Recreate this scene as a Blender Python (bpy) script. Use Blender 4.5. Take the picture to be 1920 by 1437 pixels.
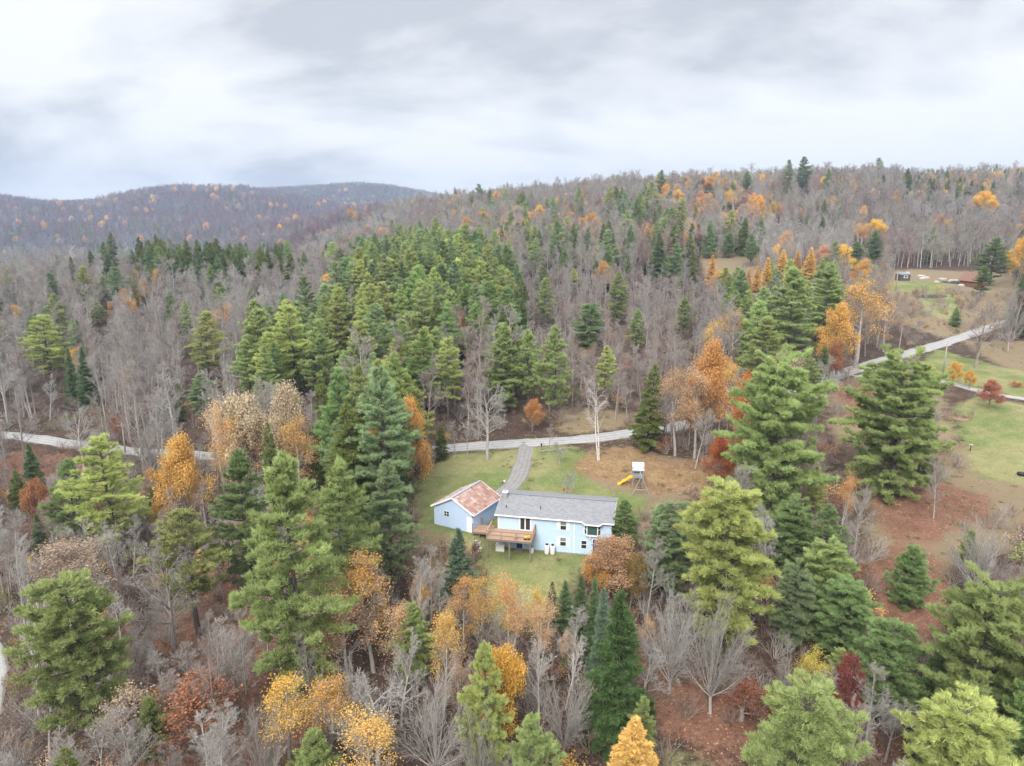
import bpy, math, random
import numpy as np
R = math.radians
# ---------------------------------------------------------------- camera, sky, sun, exposure
scene = bpy.context.scene
for o in list(bpy.data.objects):
    bpy.data.objects.remove(o)
col = scene.collection
CAMZ, PITCH, FPX = 40.0, R(13.0), 1330.0          # drone 40 m above the back yard
PW, PH = 1920, 1437
cam_d = bpy.data.cameras.new('camera')
cam_d.sensor_width = 36.0
cam_d.lens = 36.0 * FPX / PW
cam_d.clip_start = 0.5
cam_d.clip_end = 20000
cam = bpy.data.objects.new('camera', cam_d)
cam.location = (0, 0, CAMZ)
cam.rotation_euler = (math.pi / 2 - PITCH, 0, 0)
col.objects.link(cam)
scene.camera = cam

SUN_EL, SUN_AZ = R(42), R(200)                     # high thin sun behind the overcast, from behind the camera
SKY_GAIN = 0.405
world = bpy.data.worlds.new('World')
scene.world = world
world.use_nodes = True
wt = world.node_tree
wt.nodes.clear()
def N(tree, typ, **kw):
    n = tree.nodes.new(typ)
    for k, v in kw.items():
        setattr(n, k, v)
    return n
def build_world():
    L = wt.links.new
    out = N(wt, 'ShaderNodeOutputWorld')
    bg = N(wt, 'ShaderNodeBackground')
    sky = N(wt, 'ShaderNodeTexSky', sky_type='NISHITA', sun_disc=False)
    sky.sun_elevation = SUN_EL
    sky.sun_rotation = SUN_AZ
    tc = N(wt, 'ShaderNodeTexCoord')
    sep = N(wt, 'ShaderNodeSeparateXYZ')
    L(tc.outputs['Generated'], sep.inputs[0])
    # project the view direction on a flat cloud layer
    zc = N(wt, 'ShaderNodeMath', operation='MAXIMUM'); zc.inputs[1].default_value = 0.0
    L(sep.outputs['Z'], zc.inputs[0])
    za = N(wt, 'ShaderNodeMath', operation='ADD'); za.inputs[1].default_value = 0.42
    L(zc.outputs[0], za.inputs[0])
    dx = N(wt, 'ShaderNodeMath', operation='DIVIDE'); dy = N(wt, 'ShaderNodeMath', operation='DIVIDE')
    L(sep.outputs['X'], dx.inputs[0]); L(za.outputs[0], dx.inputs[1])
    L(sep.outputs['Y'], dy.inputs[0]); L(za.outputs[0], dy.inputs[1])
    cmb = N(wt, 'ShaderNodeCombineXYZ')
    L(dx.outputs[0], cmb.inputs[0]); L(dy.outputs[0], cmb.inputs[1])
    mp = N(wt, 'ShaderNodeMapping')
    mp.inputs['Location'].default_value = (3.1, 1.3, 0.0)
    mp.inputs['Rotation'].default_value = (0, 0, R(12))
    mp.inputs['Scale'].default_value = (1.25, 1.9, 1.0)
    L(cmb.outputs[0], mp.inputs[0])
    n1 = N(wt, 'ShaderNodeTexNoise'); n1.inputs['Scale'].default_value = 0.95
    n1.inputs['Detail'].default_value = 7; n1.inputs['Roughness'].default_value = 0.54
    n1.inputs['Distortion'].default_value = 0.5
    L(mp.outputs[0], n1.inputs['Vector'])
    n2 = N(wt, 'ShaderNodeTexNoise'); n2.inputs['Scale'].default_value = 3.4
    n2.inputs['Detail'].default_value = 4; n2.inputs['Roughness'].default_value = 0.5
    L(mp.outputs[0], n2.inputs['Vector'])
    mx = N(wt, 'ShaderNodeMath', operation='MULTIPLY_ADD'); mx.inputs[1].default_value = 0.3
    L(n2.outputs['Fac'], mx.inputs[0]); L(n1.outputs['Fac'], mx.inputs[2])
    rp = N(wt, 'ShaderNodeValToRGB')
    e = rp.color_ramp.elements
    e[0].position = 0.53; e[0].color = (0.60, 0.615, 0.65, 1)
    e[1].position = 0.73; e[1].color = (1.0, 1.0, 1.0, 1)
    m = e.new(0.62); m.color = (0.82, 0.83, 0.85, 1)
    L(mx.outputs[0], rp.inputs[0])
    # overcast luminance grows towards the zenith (standard overcast sky)
    gr = N(wt, 'ShaderNodeMapRange'); gr.inputs['From Min'].default_value = 0.30; gr.inputs['From Max'].default_value = 1.0
    gr.inputs['To Min'].default_value = 1.0; gr.inputs['To Max'].default_value = 3.1
    L(zc.outputs[0], gr.inputs['Value'])
    cl = N(wt, 'ShaderNodeVectorMath', operation='SCALE')
    L(rp.outputs['Color'], cl.inputs[0]); L(gr.outputs[0], cl.inputs['Scale'])
    # thin part of the cover lets the Nishita sky through
    sk = N(wt, 'ShaderNodeVectorMath', operation='SCALE'); sk.inputs['Scale'].default_value = 0.10
    L(sky.outputs[0], sk.inputs[0])
    mix = N(wt, 'ShaderNodeMixRGB'); mix.inputs['Fac'].default_value = 0.9
    L(sk.outputs[0], mix.inputs['Color1']); L(cl.outputs[0], mix.inputs['Color2'])
    L(mix.outputs[0], bg.inputs['Color'])
    bg.inputs['Strength'].default_value = SKY_GAIN
    L(bg.outputs[0], out.inputs[0])
build_world()
world.cycles.sampling_method = 'MANUAL'
world.cycles.sample_map_resolution = 512
sun_d = bpy.data.lights.new('sun', 'SUN')
sun_d.energy = 1.5
sun_d.angle = R(24)
sun_d.color = (1.0, 0.95, 0.88)
sun = bpy.data.objects.new('sun', sun_d)
sun.rotation_euler = (math.pi / 2 - SUN_EL, 0, math.pi - SUN_AZ)
sun.location = (0, -30, 120)
col.objects.link(sun)
vs = scene.view_settings
scene.display_settings.display_device = 'sRGB'
vs.view_transform = 'Standard'; vs.look = 'None'; vs.exposure = 1.48; vs.gamma = 1.0
vs.use_curve_mapping = False
scene.render.engine = 'CYCLES'
cy = scene.cycles
cy.max_bounces = 4; cy.diffuse_bounces = 3; cy.glossy_bounces = 2; cy.transmission_bounces = 2
cy.volume_bounces = 0; cy.transparent_max_bounces = 4
cy.caustics_reflective = False; cy.caustics_refractive = False
cy.use_denoising = True; cy.denoiser = 'OPENIMAGEDENOISE'; cy.denoising_prefilter = 'ACCURATE'; cy.denoising_input_passes = 'RGB_ALBEDO_NORMAL'
cy.use_adaptive_sampling = True; cy.adaptive_threshold = 0.02

# ---------------------------------------------------------------- pixel <-> world
CP, SP = math.cos(PITCH), math.sin(PITCH)
def ray(px, py):
    a = (px - PW / 2) / FPX
    b = -(py - PH / 2) / FPX
    return np.array([a, CP + b * SP, -SP + b * CP])
def project(x, y, z):
    dz = z - CAMZ
    dep = y * CP - dz * SP
    up = y * SP + dz * CP
    dep = np.where(np.abs(dep) < 1e-3, 1e-3, dep)
    return PW / 2 + FPX * x / dep, PH / 2 - FPX * up / dep, dep

# ---------------------------------------------------------------- terrain
CTRL = np.array([
 (0,-90,-14),(-90,-60,-20),(100,-60,-8),(200,0,0),(-200,0,-25),
 (0,20,-8.5),(0,50,-4.3),(0,66,-2.2),(-30,50,-7),(-45,70,-7.5),(30,52,-4),(50,60,-2.5),(85,60,0.5),
 (-60,71,-9),(-60,108,-6),(-100,140,-5.5),(-130,150,-7),(-22,85,-0.5),
 (-12,95,1.8),(-5,100,2.5),(5,95,2.5),(12,96,2.6),(20,100,2.8),(0,114,3),(22,120,3.5),(-20,116,1.8),
 (5,77,0.1),(15,74,-0.6),(20,82,0.6),(32,90,1.6),(-60,135,-2.8),(-12,76,-0.6),
 (76,109,3.2),(60,95,2),(50,80,0.8),(70,80,1.5),(95,143,7),(78,160,6.5),(128,196,9),(165,150,9),(45,120,4),
 (140,230,15),(185,280,18),(240,330,24),
 (0,140,4),(30,160,6),(-20,180,6),(0,220,9),(50,220,10),(-30,250,11),(-40,300,13),(60,300,18),(100,400,32),(0,400,24),(-60,380,14),
 (200,430,38),(300,450,42),(0,560,45),(126,600,58),(260,600,64),(430,600,66),(200,900,48),(0,850,38),(500,900,55),
 (-84,700,45),(-190,800,34),(-290,850,12),
 (-150,300,9),(-95,300,9),(-210,300,7),(-230,200,-3),(-120,200,-2),(-100,250,4),(-330,330,7),
 (-150,450,-8),(-250,550,-18),(-400,600,-15),(-450,900,-25),(-700,1000,-15),
 (-600,1200,15),(-1000,1300,30),(-800,1700,102),(-1250,1700,92),(-1020,1700,66),(-600,1750,95),(-450,1400,40),(-300,1200,32),
 (-500,2700,152),(-900,2600,135),(-250,2700,112),(0,2500,90),(0,4200,60),(-1500,3800,70),(1500,3800,80),(1200,2000,60),(800,1200,58),
 (-900,2100,72),(-500,2150,75),(-1400,2100,72),(-1800,1700,85),(-1250,0,0),(1250,0,20),
 (-2600,2500,90),(2500,2500,80),(-900,600,-5),(900,500,60),(-500,300,0),(500,250,25),
], float)
def _uv(x, y):
    d = np.maximum(y, -110) + 150.0
    return np.stack([1.25 * np.clip(x / d, -1.25, 1.25), np.log(d / 150.0)], -1)
_C = _uv(CTRL[:, 0], CTRL[:, 1])
def _phi(r2):
    return 0.5 * r2 * np.log(r2 + 1e-12)
def _solve():
    n = len(_C)
    d2 = ((_C[:, None] - _C[None]) ** 2).sum(-1)
    A = np.zeros((n + 3, n + 3))
    A[:n, :n] = _phi(d2) + 0.0006 * np.eye(n)
    A[:n, n] = 1; A[:n, n + 1:] = _C
    A[n, :n] = 1; A[n + 1:, :n] = _C.T
    b = np.zeros(n + 3); b[:n] = CTRL[:, 2]
    return np.linalg.solve(A, b)
_W = _solve()
def tps(x, y):
    x = np.asarray(x, float); y = np.asarray(y, float)
    sh = np.broadcast(x, y).shape
    q = _uv(np.broadcast_to(x, sh).ravel(), np.broadcast_to(y, sh).ravel())
    out = np.empty(len(q))
    for i in range(0, len(q), 20000):
        s = q[i:i + 20000]
        d2 = ((s[:, None] - _C[None]) ** 2).sum(-1)
        out[i:i + 20000] = _phi(d2) @ _W[:-3] + _W[-3] + s @ _W[-2:]
    return out.reshape(sh)
def smooth(a, b, x):
    t = np.clip((x - a) / (b - a), 0, 1)
    return t * t * (3 - 2 * t)

# house and garage frames (origin, x axis along the front, y axis to the back)
HA = R(-11.4)
HX = np.array([math.cos(HA), math.sin(HA)]); HY = np.array([-math.sin(HA), math.cos(HA)])
HO = np.array([-1.75, 81.25])                     # front left wall corner
HL, HD = 13.9, 7.6
HBASE, HFLOOR, HEAVE, HRIDGE = 0.35, 2.85, 4.85, 6.0
GA = R(-29.5)
GX = np.array([math.cos(GA), math.sin(GA)]); GY = np.array([-math.sin(GA), math.cos(GA)])
GO = np.array([-9.98, 84.95])                     # front left wall corner of the garage
GL, GD = 5.9, 6.2
GBASE, GEAVE, GRIDGE = 1.75, 4.35, 6.05
def frame_h(lx, ly):
    return HO + HX * lx + HY * ly
def frame_g(lx, ly):
    return GO + GX * lx + GY * ly
def h0(x, y):
    """terrain before the road is cut in"""
    x = np.asarray(x, float); y = np.asarray(y, float)
    z = tps(x, y)
    z = z + 0.35 * np.sin(x * 0.11 + 1.3) * np.sin(y * 0.093 + 0.4) * smooth(25, 60, np.hypot(x - 5, y - 95))
    far = smooth(300, 1200, y)
    z = z + far * (6 * np.sin(x * 0.0085 + y * 0.004 + 1) * np.sin(y * 0.0075 + 0.5) + 3 * np.sin(x * 0.021 + 2) * np.sin(y * 0.019))
    # the house stands in a bank: low behind (towards the camera), a storey higher in front
    lx = (x - HO[0]) * HX[0] + (y - HO[1]) * HX[1]
    ly = (x - HO[0]) * HY[0] + (y - HO[1]) * HY[1]
    w = smooth(-7, -1, lx) * smooth(HL + 9, HL + 2, lx) * smooth(-9, -2, ly) * smooth(HD + 8, HD + 1, ly)
    pad = HBASE + (2.4 - HBASE) * smooth(1.0, HD - 0.5, ly) - 0.06 * np.maximum(0, -ly)
    z = z * (1 - w) + pad * w
    gx = (x - GO[0]) * GX[0] + (y - GO[1]) * GX[1]
    gy = (x - GO[0]) * GY[0] + (y - GO[1]) * GY[1]
    w = smooth(-5, -0.5, gx) * smooth(GL + 2.5, GL + 0.5, gx) * smooth(-4, -0.3, gy) * smooth(GD + 6, GD + 1, gy)
    z = z * (1 - w) + (GBASE + 0.05) * w
    return z
def ground_hit(px, py, hf=None, tmin=15.0, tmax=4000.0):
    hf = hf or hgrid
    d = ray(px, py)
    t = np.geomspace(tmin, tmax, 900)
    zz = CAMZ + d[2] * t - hf(d[0] * t, d[1] * t)
    k = np.where(zz < 0)[0]
    if len(k) == 0 or k[0] == 0:
        i = len(t) - 1 if len(k) == 0 else 0
        return np.array([d[0] * t[i], d[1] * t[i]])
    a, b = t[k[0] - 1], t[k[0]]
    for _ in range(24):
        m = 0.5 * (a + b)
        if CAMZ + d[2] * m - float(hf(d[0] * m, d[1] * m)) < 0: b = m
        else: a = m
    return np.array([d[0] * b, d[1] * b])

def resample(pts, step):
    pts = np.array(pts, float)
    # Catmull-Rom
    P = np.vstack([2 * pts[0] - pts[1], pts, 2 * pts[-1] - pts[-2]])
    o = []
    for i in range(1, len(P) - 2):
        n = max(2, int(np.linalg.norm(P[i + 1] - P[i]) / step))
        for k in range(n):
            t = k / n
            o.append(0.5 * ((2 * P[i]) + (-P[i - 1] + P[i + 1]) * t + (2 * P[i - 1] - 5 * P[i] + 4 * P[i + 1] - P[i + 2]) * t * t
                            + (-P[i - 1] + 3 * P[i] - 3 * P[i + 1] + P[i + 2]) * t ** 3))
    o.append(P[-2])
    return np.array(o)
# road centre lines: read off the photograph where they show, put on the ground
def trace(pix):
    return [ground_hit(a, b, h0) for a, b in pix]
def smooth1(a, n):
    k = np.ones(n) / n
    return np.convolve(np.pad(a, (n // 2, n - 1 - n // 2), mode='edge'), k, mode='valid')
class Way:
    def __init__(self, pts, w, nsm=9, lift=0.0):
        self.c = resample(pts, 1.5)
        self.w = w
        self.z = smooth1(h0(self.c[:, 0], self.c[:, 1]), nsm) + lift
ROADW = 4.7
road = Way([(-330, 118), (-230, 150), (-150, 158)] + trace([(0, 815), (120, 831), (240, 846), (400, 856), (600, 862), (720, 856), (830, 840), (920, 834),
            (1010, 829), (1100, 823), (1180, 813), (1300, 792), (1450, 748), (1600, 694), (1700, 663), (1812, 630)]) + [(158, 212), (205, 224), (270, 232)], ROADW, 15)
_dend = frame_h(1.6, HD + 3.0)
drive = Way(trace([(989, 829), (984, 852), (981, 866), (975, 884), (968, 900)]) + [np.array([-1.2, 94.5]), np.array([-3.8, 91.8])], 2.8, 7)
drive_r = Way(trace([(1600, 706), (1680, 700), (1770, 716), (1840, 734), (1920, 748), (2100, 772)]), 2.9, 7)
track = Way(trace([(-110, 1120), (-34, 1215), (-40, 1330), (-100, 1460)]), 4.2, 5)
WAYS = [(road, 5.5), (drive, 2.5), (drive_r, 3.0), (track, 3.0)]
def way_dist(wy, x, y, near):
    """distance to the centre line and its height, for the points close to it"""
    d = np.full(x.shape, 1e9); z = np.zeros(x.shape)
    c = wy.c
    lo, hi = c.min(0) - near, c.max(0) + near
    m = np.where((x > lo[0]) & (x < hi[0]) & (y > lo[1]) & (y < hi[1]))[0]
    for i in range(0, len(m), 4000):
        s = m[i:i + 4000]
        D = np.hypot(x[s, None] - c[None, :, 0], y[s, None] - c[None, :, 1])
        k = D.argmin(1)
        d[s] = D[np.arange(len(s)), k]
        z[s] = wy.z[k]
    return d, z
def h1(x, y):
    x = np.asarray(x, float).ravel(); y = np.asarray(y, float).ravel()
    z = h0(x, y)
    for wy, sh in WAYS[::-1]:
        d, wz = way_dist(wy, x, y, wy.w / 2 + sh + 2)
        t = 1 - smooth(wy.w / 2 + 0.3, wy.w / 2 + sh, d)
        z = z * (1 - t) + (wz - 0.05) * t
    return z
# one ground sheet: dense near the house, growing steps out to the horizon
def axis(lo, hi, step, end_lo, end_hi, g):
    a = list(np.arange(lo, hi + 1e-6, step))
    s = step
    while a[-1] < end_hi:
        s *= g; a.append(a[-1] + s)
    s = step
    while a[0] > end_lo:
        s *= g; a.insert(0, a[0] - s)
    return np.array(a)
GXS = axis(-90, 150, 1.25, -2500, 2500, 1.045)
GYS = axis(25, 235, 1.25, -90, 3100, 1.035)
_gx, _gy = np.meshgrid(GXS, GYS)
GZ = h1(_gx.ravel(), _gy.ravel()).reshape(_gx.shape)
def hgrid(x, y):
    """height of the built ground sheet (bilinear)"""
    x = np.asarray(x, float); y = np.asarray(y, float)
    i = np.clip(np.searchsorted(GXS, x) - 1, 0, len(GXS) - 2)
    j = np.clip(np.searchsorted(GYS, y) - 1, 0, len(GYS) - 2)
    tx = np.clip((x - GXS[i]) / (GXS[i + 1] - GXS[i]), 0, 1); ty = np.clip((y - GYS[j]) / (GYS[j + 1] - GYS[j]), 0, 1)
    return (GZ[j, i] * (1 - tx) + GZ[j, i + 1] * tx) * (1 - ty) + (GZ[j + 1, i] * (1 - tx) + GZ[j + 1, i + 1] * tx) * ty
def place(px, py):
    p = ground_hit(px, py)
    return np.array([p[0], p[1], float(hgrid(p[0], p[1]))])
def stand(tx, ty, by):
    """a vertical thing whose foot is at row by and whose top is at (tx, ty): position and height"""
    gx = tx
    for _ in range(6):
        P = place(gx, by)
        b = -(ty - PH / 2) / FPX                    # up/dep
        # (y*SP + dz*CP) = b*(y*CP - dz*SP)
        dz = P[1] * (b * CP - SP) / (CP + b * SP)
        H = CAMZ + dz - P[2]
        qx, _, _ = project(P[0], P[1], P[2] + H)
        gx += float(tx - qx)
    return P, max(0.3, float(H))
# ---------------------------------------------------------------- mesh helpers
def mesh_arrays(name, V, F, mat=None, tint=None, smooth_=False):
    V = np.asarray(V, np.float32); F = np.asarray(F, np.int32)
    me = bpy.data.meshes.new(name)
    k = F.shape[1]
    me.vertices.add(len(V)); me.vertices.foreach_set('co', V.ravel())
    me.loops.add(F.size); me.loops.foreach_set('vertex_index', F.ravel())
    me.polygons.add(len(F))
    me.polygons.foreach_set('loop_start', np.arange(0, F.size, k, dtype=np.int32))
    if smooth_:
        me.polygons.foreach_set('use_smooth', np.ones(len(F), bool))
    me.update(calc_edges=True)
    if tint is not None:
        a = me.attributes.new('tint', 'FLOAT', 'FACE')
        a.data.foreach_set('value', np.asarray(tint, np.float32))
    if mat is not None:
        me.materials.append(mat)
    return me
def link(name, me, parent=None, loc=None):
    o = bpy.data.objects.new(name, me)
    col.objects.link(o)
    if parent is not None: o.parent = parent
    if loc is not None: o.location = loc
    return o
def tag(o, label=None, cat=None, group=None, kind=None):
    if label: o['label'] = label
    if cat: o['category'] = cat
    if group: o['group'] = group
    if kind: o['kind'] = kind
    return o
def empty(name, loc, rz=0.0, label=None, cat=None, group=None):
    o = bpy.data.objects.new(name, None)
    o.empty_display_size = 0.3
    col.objects.link(o)
    o.location = tuple(float(v) for v in loc); o.rotation_euler = (0, 0, rz)
    return tag(o, label, cat, group)
class MB:
    """collects quads/tris of ONE piece"""
    def __init__(self): self.v = []; self.f = []
    def poly(self, pts):
        b = len(self.v); self.v += [tuple(map(float, p)) for p in pts]; self.f.append(tuple(range(b, b + len(pts)))); return self
    def box(self, x0, x1, y0, y1, z0, z1):
        b = len(self.v)
        self.v += [(x, y, z) for z in (z0, z1) for x, y in ((x0, y0), (x1, y0), (x1, y1), (x0, y1))]
        self.f += [(b + i for i in q) for q in ()]
        for q in ((3, 2, 1, 0), (4, 5, 6, 7), (0, 1, 5, 4), (1, 2, 6, 5), (2, 3, 7, 6), (3, 0, 4, 7)):
            self.f.append(tuple(b + i for i in q))
        return self
    def bar(self, p, q, w, h=None):
        p = np.array(p, float); q = np.array(q, float); h = h or w
        d = q - p; d /= np.linalg.norm(d)
        up = np.array([0, 0, 1.0]) if abs(d[2]) < 0.95 else np.array([1.0, 0, 0])
        s = np.cross(d, up); s /= np.linalg.norm(s); u = np.cross(s, d)
        b = len(self.v)
        for e in (p, q):
            for a, c in ((-1, -1), (1, -1), (1, 1), (-1, 1)):
                self.v.append(tuple(e + s * a * w / 2 + u * c * h / 2))
        for f in ((3, 2, 1, 0), (4, 5, 6, 7), (0, 1, 5, 4), (1, 2, 6, 5), (2, 3, 7, 6), (3, 0, 4, 7)):
            self.f.append(tuple(b + i for i in f))
        return self
    def tube(self, pts, rads, n=8, cap=True):
        pts = [np.array(p, float) for p in pts]
        b = len(self.v)
        for i, p in enumerate(pts):
            d = pts[min(i + 1, len(pts) - 1)] - pts[max(i - 1, 0)]; d /= np.linalg.norm(d) + 1e-9
            up = np.array([0, 0, 1.0]) if abs(d[2]) < 0.9 else np.array([1.0, 0, 0])
            s = np.cross(d, up); s /= np.linalg.norm(s); u = np.cross(s, d)
            for k in range(n):
                a = 2 * math.pi * k / n
                self.v.append(tuple(p + (s * math.cos(a) + u * math.sin(a)) * rads[i]))
        for i in range(len(pts) - 1):
            for k in range(n):
                self.f.append((b + i * n + k, b + i * n + (k + 1) % n, b + (i + 1) * n + (k + 1) % n, b + (i + 1) * n + k))
        if cap:
            self.f.append(tuple(b + k for k in range(n))[::-1]); self.f.append(tuple(b + (len(pts) - 1) * n + k for k in range(n)))
        return self
    def lathe(self, prof, n=16, c=(0, 0)):
        b = len(self.v)
        for r, z in prof:
            for k in range(n):
                a = 2 * math.pi * k / n
                self.v.append((c[0] + r * math.cos(a), c[1] + r * math.sin(a), z))
        for i in range(len(prof) - 1):
            for k in range(n):
                self.f.append((b + i * n + k, b + i * n + (k + 1) % n, b + (i + 1) * n + (k + 1) % n, b + (i + 1) * n + k))
        self.f.append(tuple(b + k for k in range(n))[::-1]); self.f.append(tuple(b + (len(prof) - 1) * n + k for k in range(n)))
        return self
    def mesh(self, name, mat, sm=False):
        me = bpy.data.meshes.new(name)
        me.from_pydata(self.v, [], [tuple(f) for f in self.f]); me.update()
        if sm: me.polygons.foreach_set('use_smooth', np.ones(len(me.polygons), bool))
        if mat: me.materials.append(mat)
        return me
    def build(self, name, mat, parent=None, sm=False, loc=None):
        return link(name, self.mesh(name, mat, sm), parent, loc)

# ---------------------------------------------------------------- materials
MATS = {}
def mat_new(name):
    m = bpy.data.materials.new(name); m.use_nodes = True
    m.node_tree.nodes.clear(); MATS[name] = m
    return m, m.node_tree, m.node_tree.links.new
def bsdf_out(t, rough=0.8, spec=0.3, metal=0.0):
    o = N(t, 'ShaderNodeOutputMaterial'); b = N(t, 'ShaderNodeBsdfPrincipled')
    b.inputs['Roughness'].default_value = rough; b.inputs['Specular IOR Level'].default_value = spec; b.inputs['Metallic'].default_value = metal
    t.links.new(b.outputs[0], o.inputs[0])
    return b
def plain(name, c, rough=0.75, spec=0.3, var=0.12, scale=3.0, metal=0.0, bump=0.0, coords='Object'):
    """a painted/wooden/metal surface with a little uneven wear"""
    m, t, L = mat_new(name)
    b = bsdf_out(t, rough, spec, metal)
    tc = N(t, 'ShaderNodeTexCoord'); n = N(t, 'ShaderNodeTexNoise')
    n.inputs['Scale'].default_value = scale; n.inputs['Detail'].default_value = 6; n.inputs['Roughness'].default_value = 0.65
    L(tc.outputs[coords], n.inputs['Vector'])
    mr = N(t, 'ShaderNodeMapRange'); mr.inputs['To Min'].default_value = 1 - var * 1.6; mr.inputs['To Max'].default_value = 1 + var * 1.6
    L(n.outputs['Fac'], mr.inputs['Value'])
    v = N(t, 'ShaderNodeVectorMath', operation='SCALE'); v.inputs[0].default_value = c[:3]
    L(mr.outputs[0], v.inputs['Scale']); L(v.outputs[0], b.inputs['Base Color'])
    if bump:
        bp = N(t, 'ShaderNodeBump'); bp.inputs['Strength'].default_value = bump; bp.inputs['Distance'].default_value = 0.02
        L(n.outputs['Fac'], bp.inputs['Height']); L(bp.outputs[0], b.inputs['Normal'])
    return m
def foliage_mat(name, trans=0.3):
    """colour from the tree (leafcol on the object or instance), varied leaf by leaf and tree by tree"""
    m, t, L = mat_new(name)
    o = N(t, 'ShaderNodeOutputMaterial')
    at = N(t, 'ShaderNodeAttribute', attribute_type='INSTANCER', attribute_name='leafcol')
    ti = N(t, 'ShaderNodeAttribute', attribute_type='GEOMETRY', attribute_name='tint')
    oi = N(t, 'ShaderNodeObjectInfo')
    hs = N(t, 'ShaderNodeHueSaturation')
    L(at.outputs['Color'], hs.inputs['Color'])
    a = N(t, 'ShaderNodeMapRange'); a.inputs['To Min'].default_value = 0.490; a.inputs['To Max'].default_value = 0.508
    L(oi.outputs['Random'], a.inputs['Value']); L(a.outputs[0], hs.inputs['Hue'])
    b = N(t, 'ShaderNodeMapRange'); b.inputs['To Min'].default_value = 0.55; b.inputs['To Max'].default_value = 1.5
    L(ti.outputs['Fac'], b.inputs['Value'])
    c = N(t, 'ShaderNodeMapRange'); c.inputs['To Min'].default_value = 0.86; c.inputs['To Max'].default_value = 1.14
    L(oi.outputs['Random'], c.inputs['Value'])
    mu = N(t, 'ShaderNodeMath', operation='MULTIPLY'); L(b.outputs[0], mu.inputs[0]); L(c.outputs[0], mu.inputs[1])
    L(mu.outputs[0], hs.inputs['Value'])
    d = N(t, 'ShaderNodeBsdfDiffuse'); L(hs.outputs[0], d.inputs['Color'])
    tr = N(t, 'ShaderNodeBsdfTranslucent'); L(hs.outputs[0], tr.inputs['Color'])
    mx = N(t, 'ShaderNodeMixShader'); mx.inputs[0].default_value = trans
    L(d.outputs[0], mx.inputs[1]); L(tr.outputs[0], mx.inputs[2]); L(mx.outputs[0], o.inputs[0])
    return m
def bark_mat(name, marks=False):
    m, t, L = mat_new(name)
    o = N(t, 'ShaderNodeOutputMaterial')
    at = N(t, 'ShaderNodeAttribute', attribute_type='INSTANCER', attribute_name='barkcol')
    tc = N(t, 'ShaderNodeTexCoord')
    mp = N(t, 'ShaderNodeMapping'); mp.inputs['Scale'].default_value = (3, 3, 6 if marks else 0.7)
    L(tc.outputs['Object'], mp.inputs[0])
    n = N(t, 'ShaderNodeTexNoise'); n.inputs['Scale'].default_value = 2.0; n.inputs['Detail'].default_value = 4
    L(mp.outputs[0], n.inputs['Vector'])
    r = N(t, 'ShaderNodeMapRange')
    if marks:
        r.inputs['From Min'].default_value = 0.34; r.inputs['From Max'].default_value = 0.45
        r.inputs['To Min'].default_value = 0.18; r.inputs['To Max'].default_value = 1.05
    else:
        r.inputs['From Min'].default_value = 0.25; r.inputs['From Max'].default_value = 0.75
        r.inputs['To Min'].default_value = 0.6; r.inputs['To Max'].default_value = 1.35
    L(n.outputs['Fac'], r.inputs['Value'])
    v = N(t, 'ShaderNodeVectorMath', operation='SCALE'); L(at.outputs['Color'], v.inputs[0]); L(r.outputs[0], v.inputs['Scale'])
    d = N(t, 'ShaderNodeBsdfDiffuse'); L(v.outputs[0], d.inputs['Color']); L(d.outputs[0], o.inputs[0])
    return m
M_LEAF = foliage_mat('broad_leaves', 0.38)
M_NEEDLE = foliage_mat('conifer_needles', 0.38)
M_BARK = bark_mat('bark')
M_BIRCH = bark_mat('birch_bark', True)
# ---------------------------------------------------------------- ground, roads
def in_poly(px, py, poly):
    poly = np.array(poly, float)
    inside = np.zeros(np.shape(px), bool)
    j = len(poly) - 1
    for i in range(len(poly)):
        xi, yi = poly[i]; xj, yj = poly[j]
        c = ((yi > py) != (yj > py)) & (px < (xj - xi) * (py - yi) / (yj - yi + 1e-9) + xi)
        inside ^= c
        j = i
    return inside
LAWN = [  # outlines of mown grass, as seen
 [(775, 985), (770, 930), (800, 880), (830, 856), (905, 848), (1000, 838), (1075, 836), (1130, 862), (1100, 900), (1170, 925), (1230, 935), (1190, 985), (1150, 1000), (1120, 1060), (1075, 1090), (1040, 1180), (900, 1180), (885, 1040), (830, 1000)],
 [(1720, 680), (1760, 655), (1800, 668), (1930, 700), (2060, 730), (2060, 760), (1900, 745), (1840, 735), (1760, 715)],
 [(1785, 770), (1830, 742), (1960, 768), (2060, 790), (2060, 930), (1900, 905), (1830, 895)],
 [(1650, 532), (1720, 528), (1800, 530), (1770, 545), (1800, 560), (1795, 598), (1770, 600), (1728, 585), (1722, 548), (1660, 542)],
 [(1560, 485), (1640, 485), (1650, 505), (1570, 508)],
 [(1235, 1400), (1300, 1398), (1350, 1460), (1220, 1460)],
]
DRY = [   # tan, half dead grass
 [(1000, 880), (1060, 850), (1160, 835), (1290, 860), (1330, 930), (1270, 985), (1190, 980), (1120, 960), (1020, 920)],
 [(1555, 720), (1700, 690), (1760, 700), (1800, 860), (1960, 740), (2060, 760), (2060, 1040), (1800, 1040), (1760, 1130), (1650, 1130), (1620, 960), (1600, 880), (1560, 800)],
 [(1600, 520), (1700, 505), (1900, 510), (1950, 560), (1800, 640), (1720, 620), (1640, 560)],
 [(1300, 455), (1480, 455), (1500, 500), (1420, 560), (1330, 540)],
 [(1800, 640), (1960, 640), (1990, 720), (1880, 690)],
 [(770, 1000), (830, 960), (900, 1040), (890, 1180), (800, 1100)],
 [(1040, 760), (1240, 780), (1160, 805), (1040, 815)],
]
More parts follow.
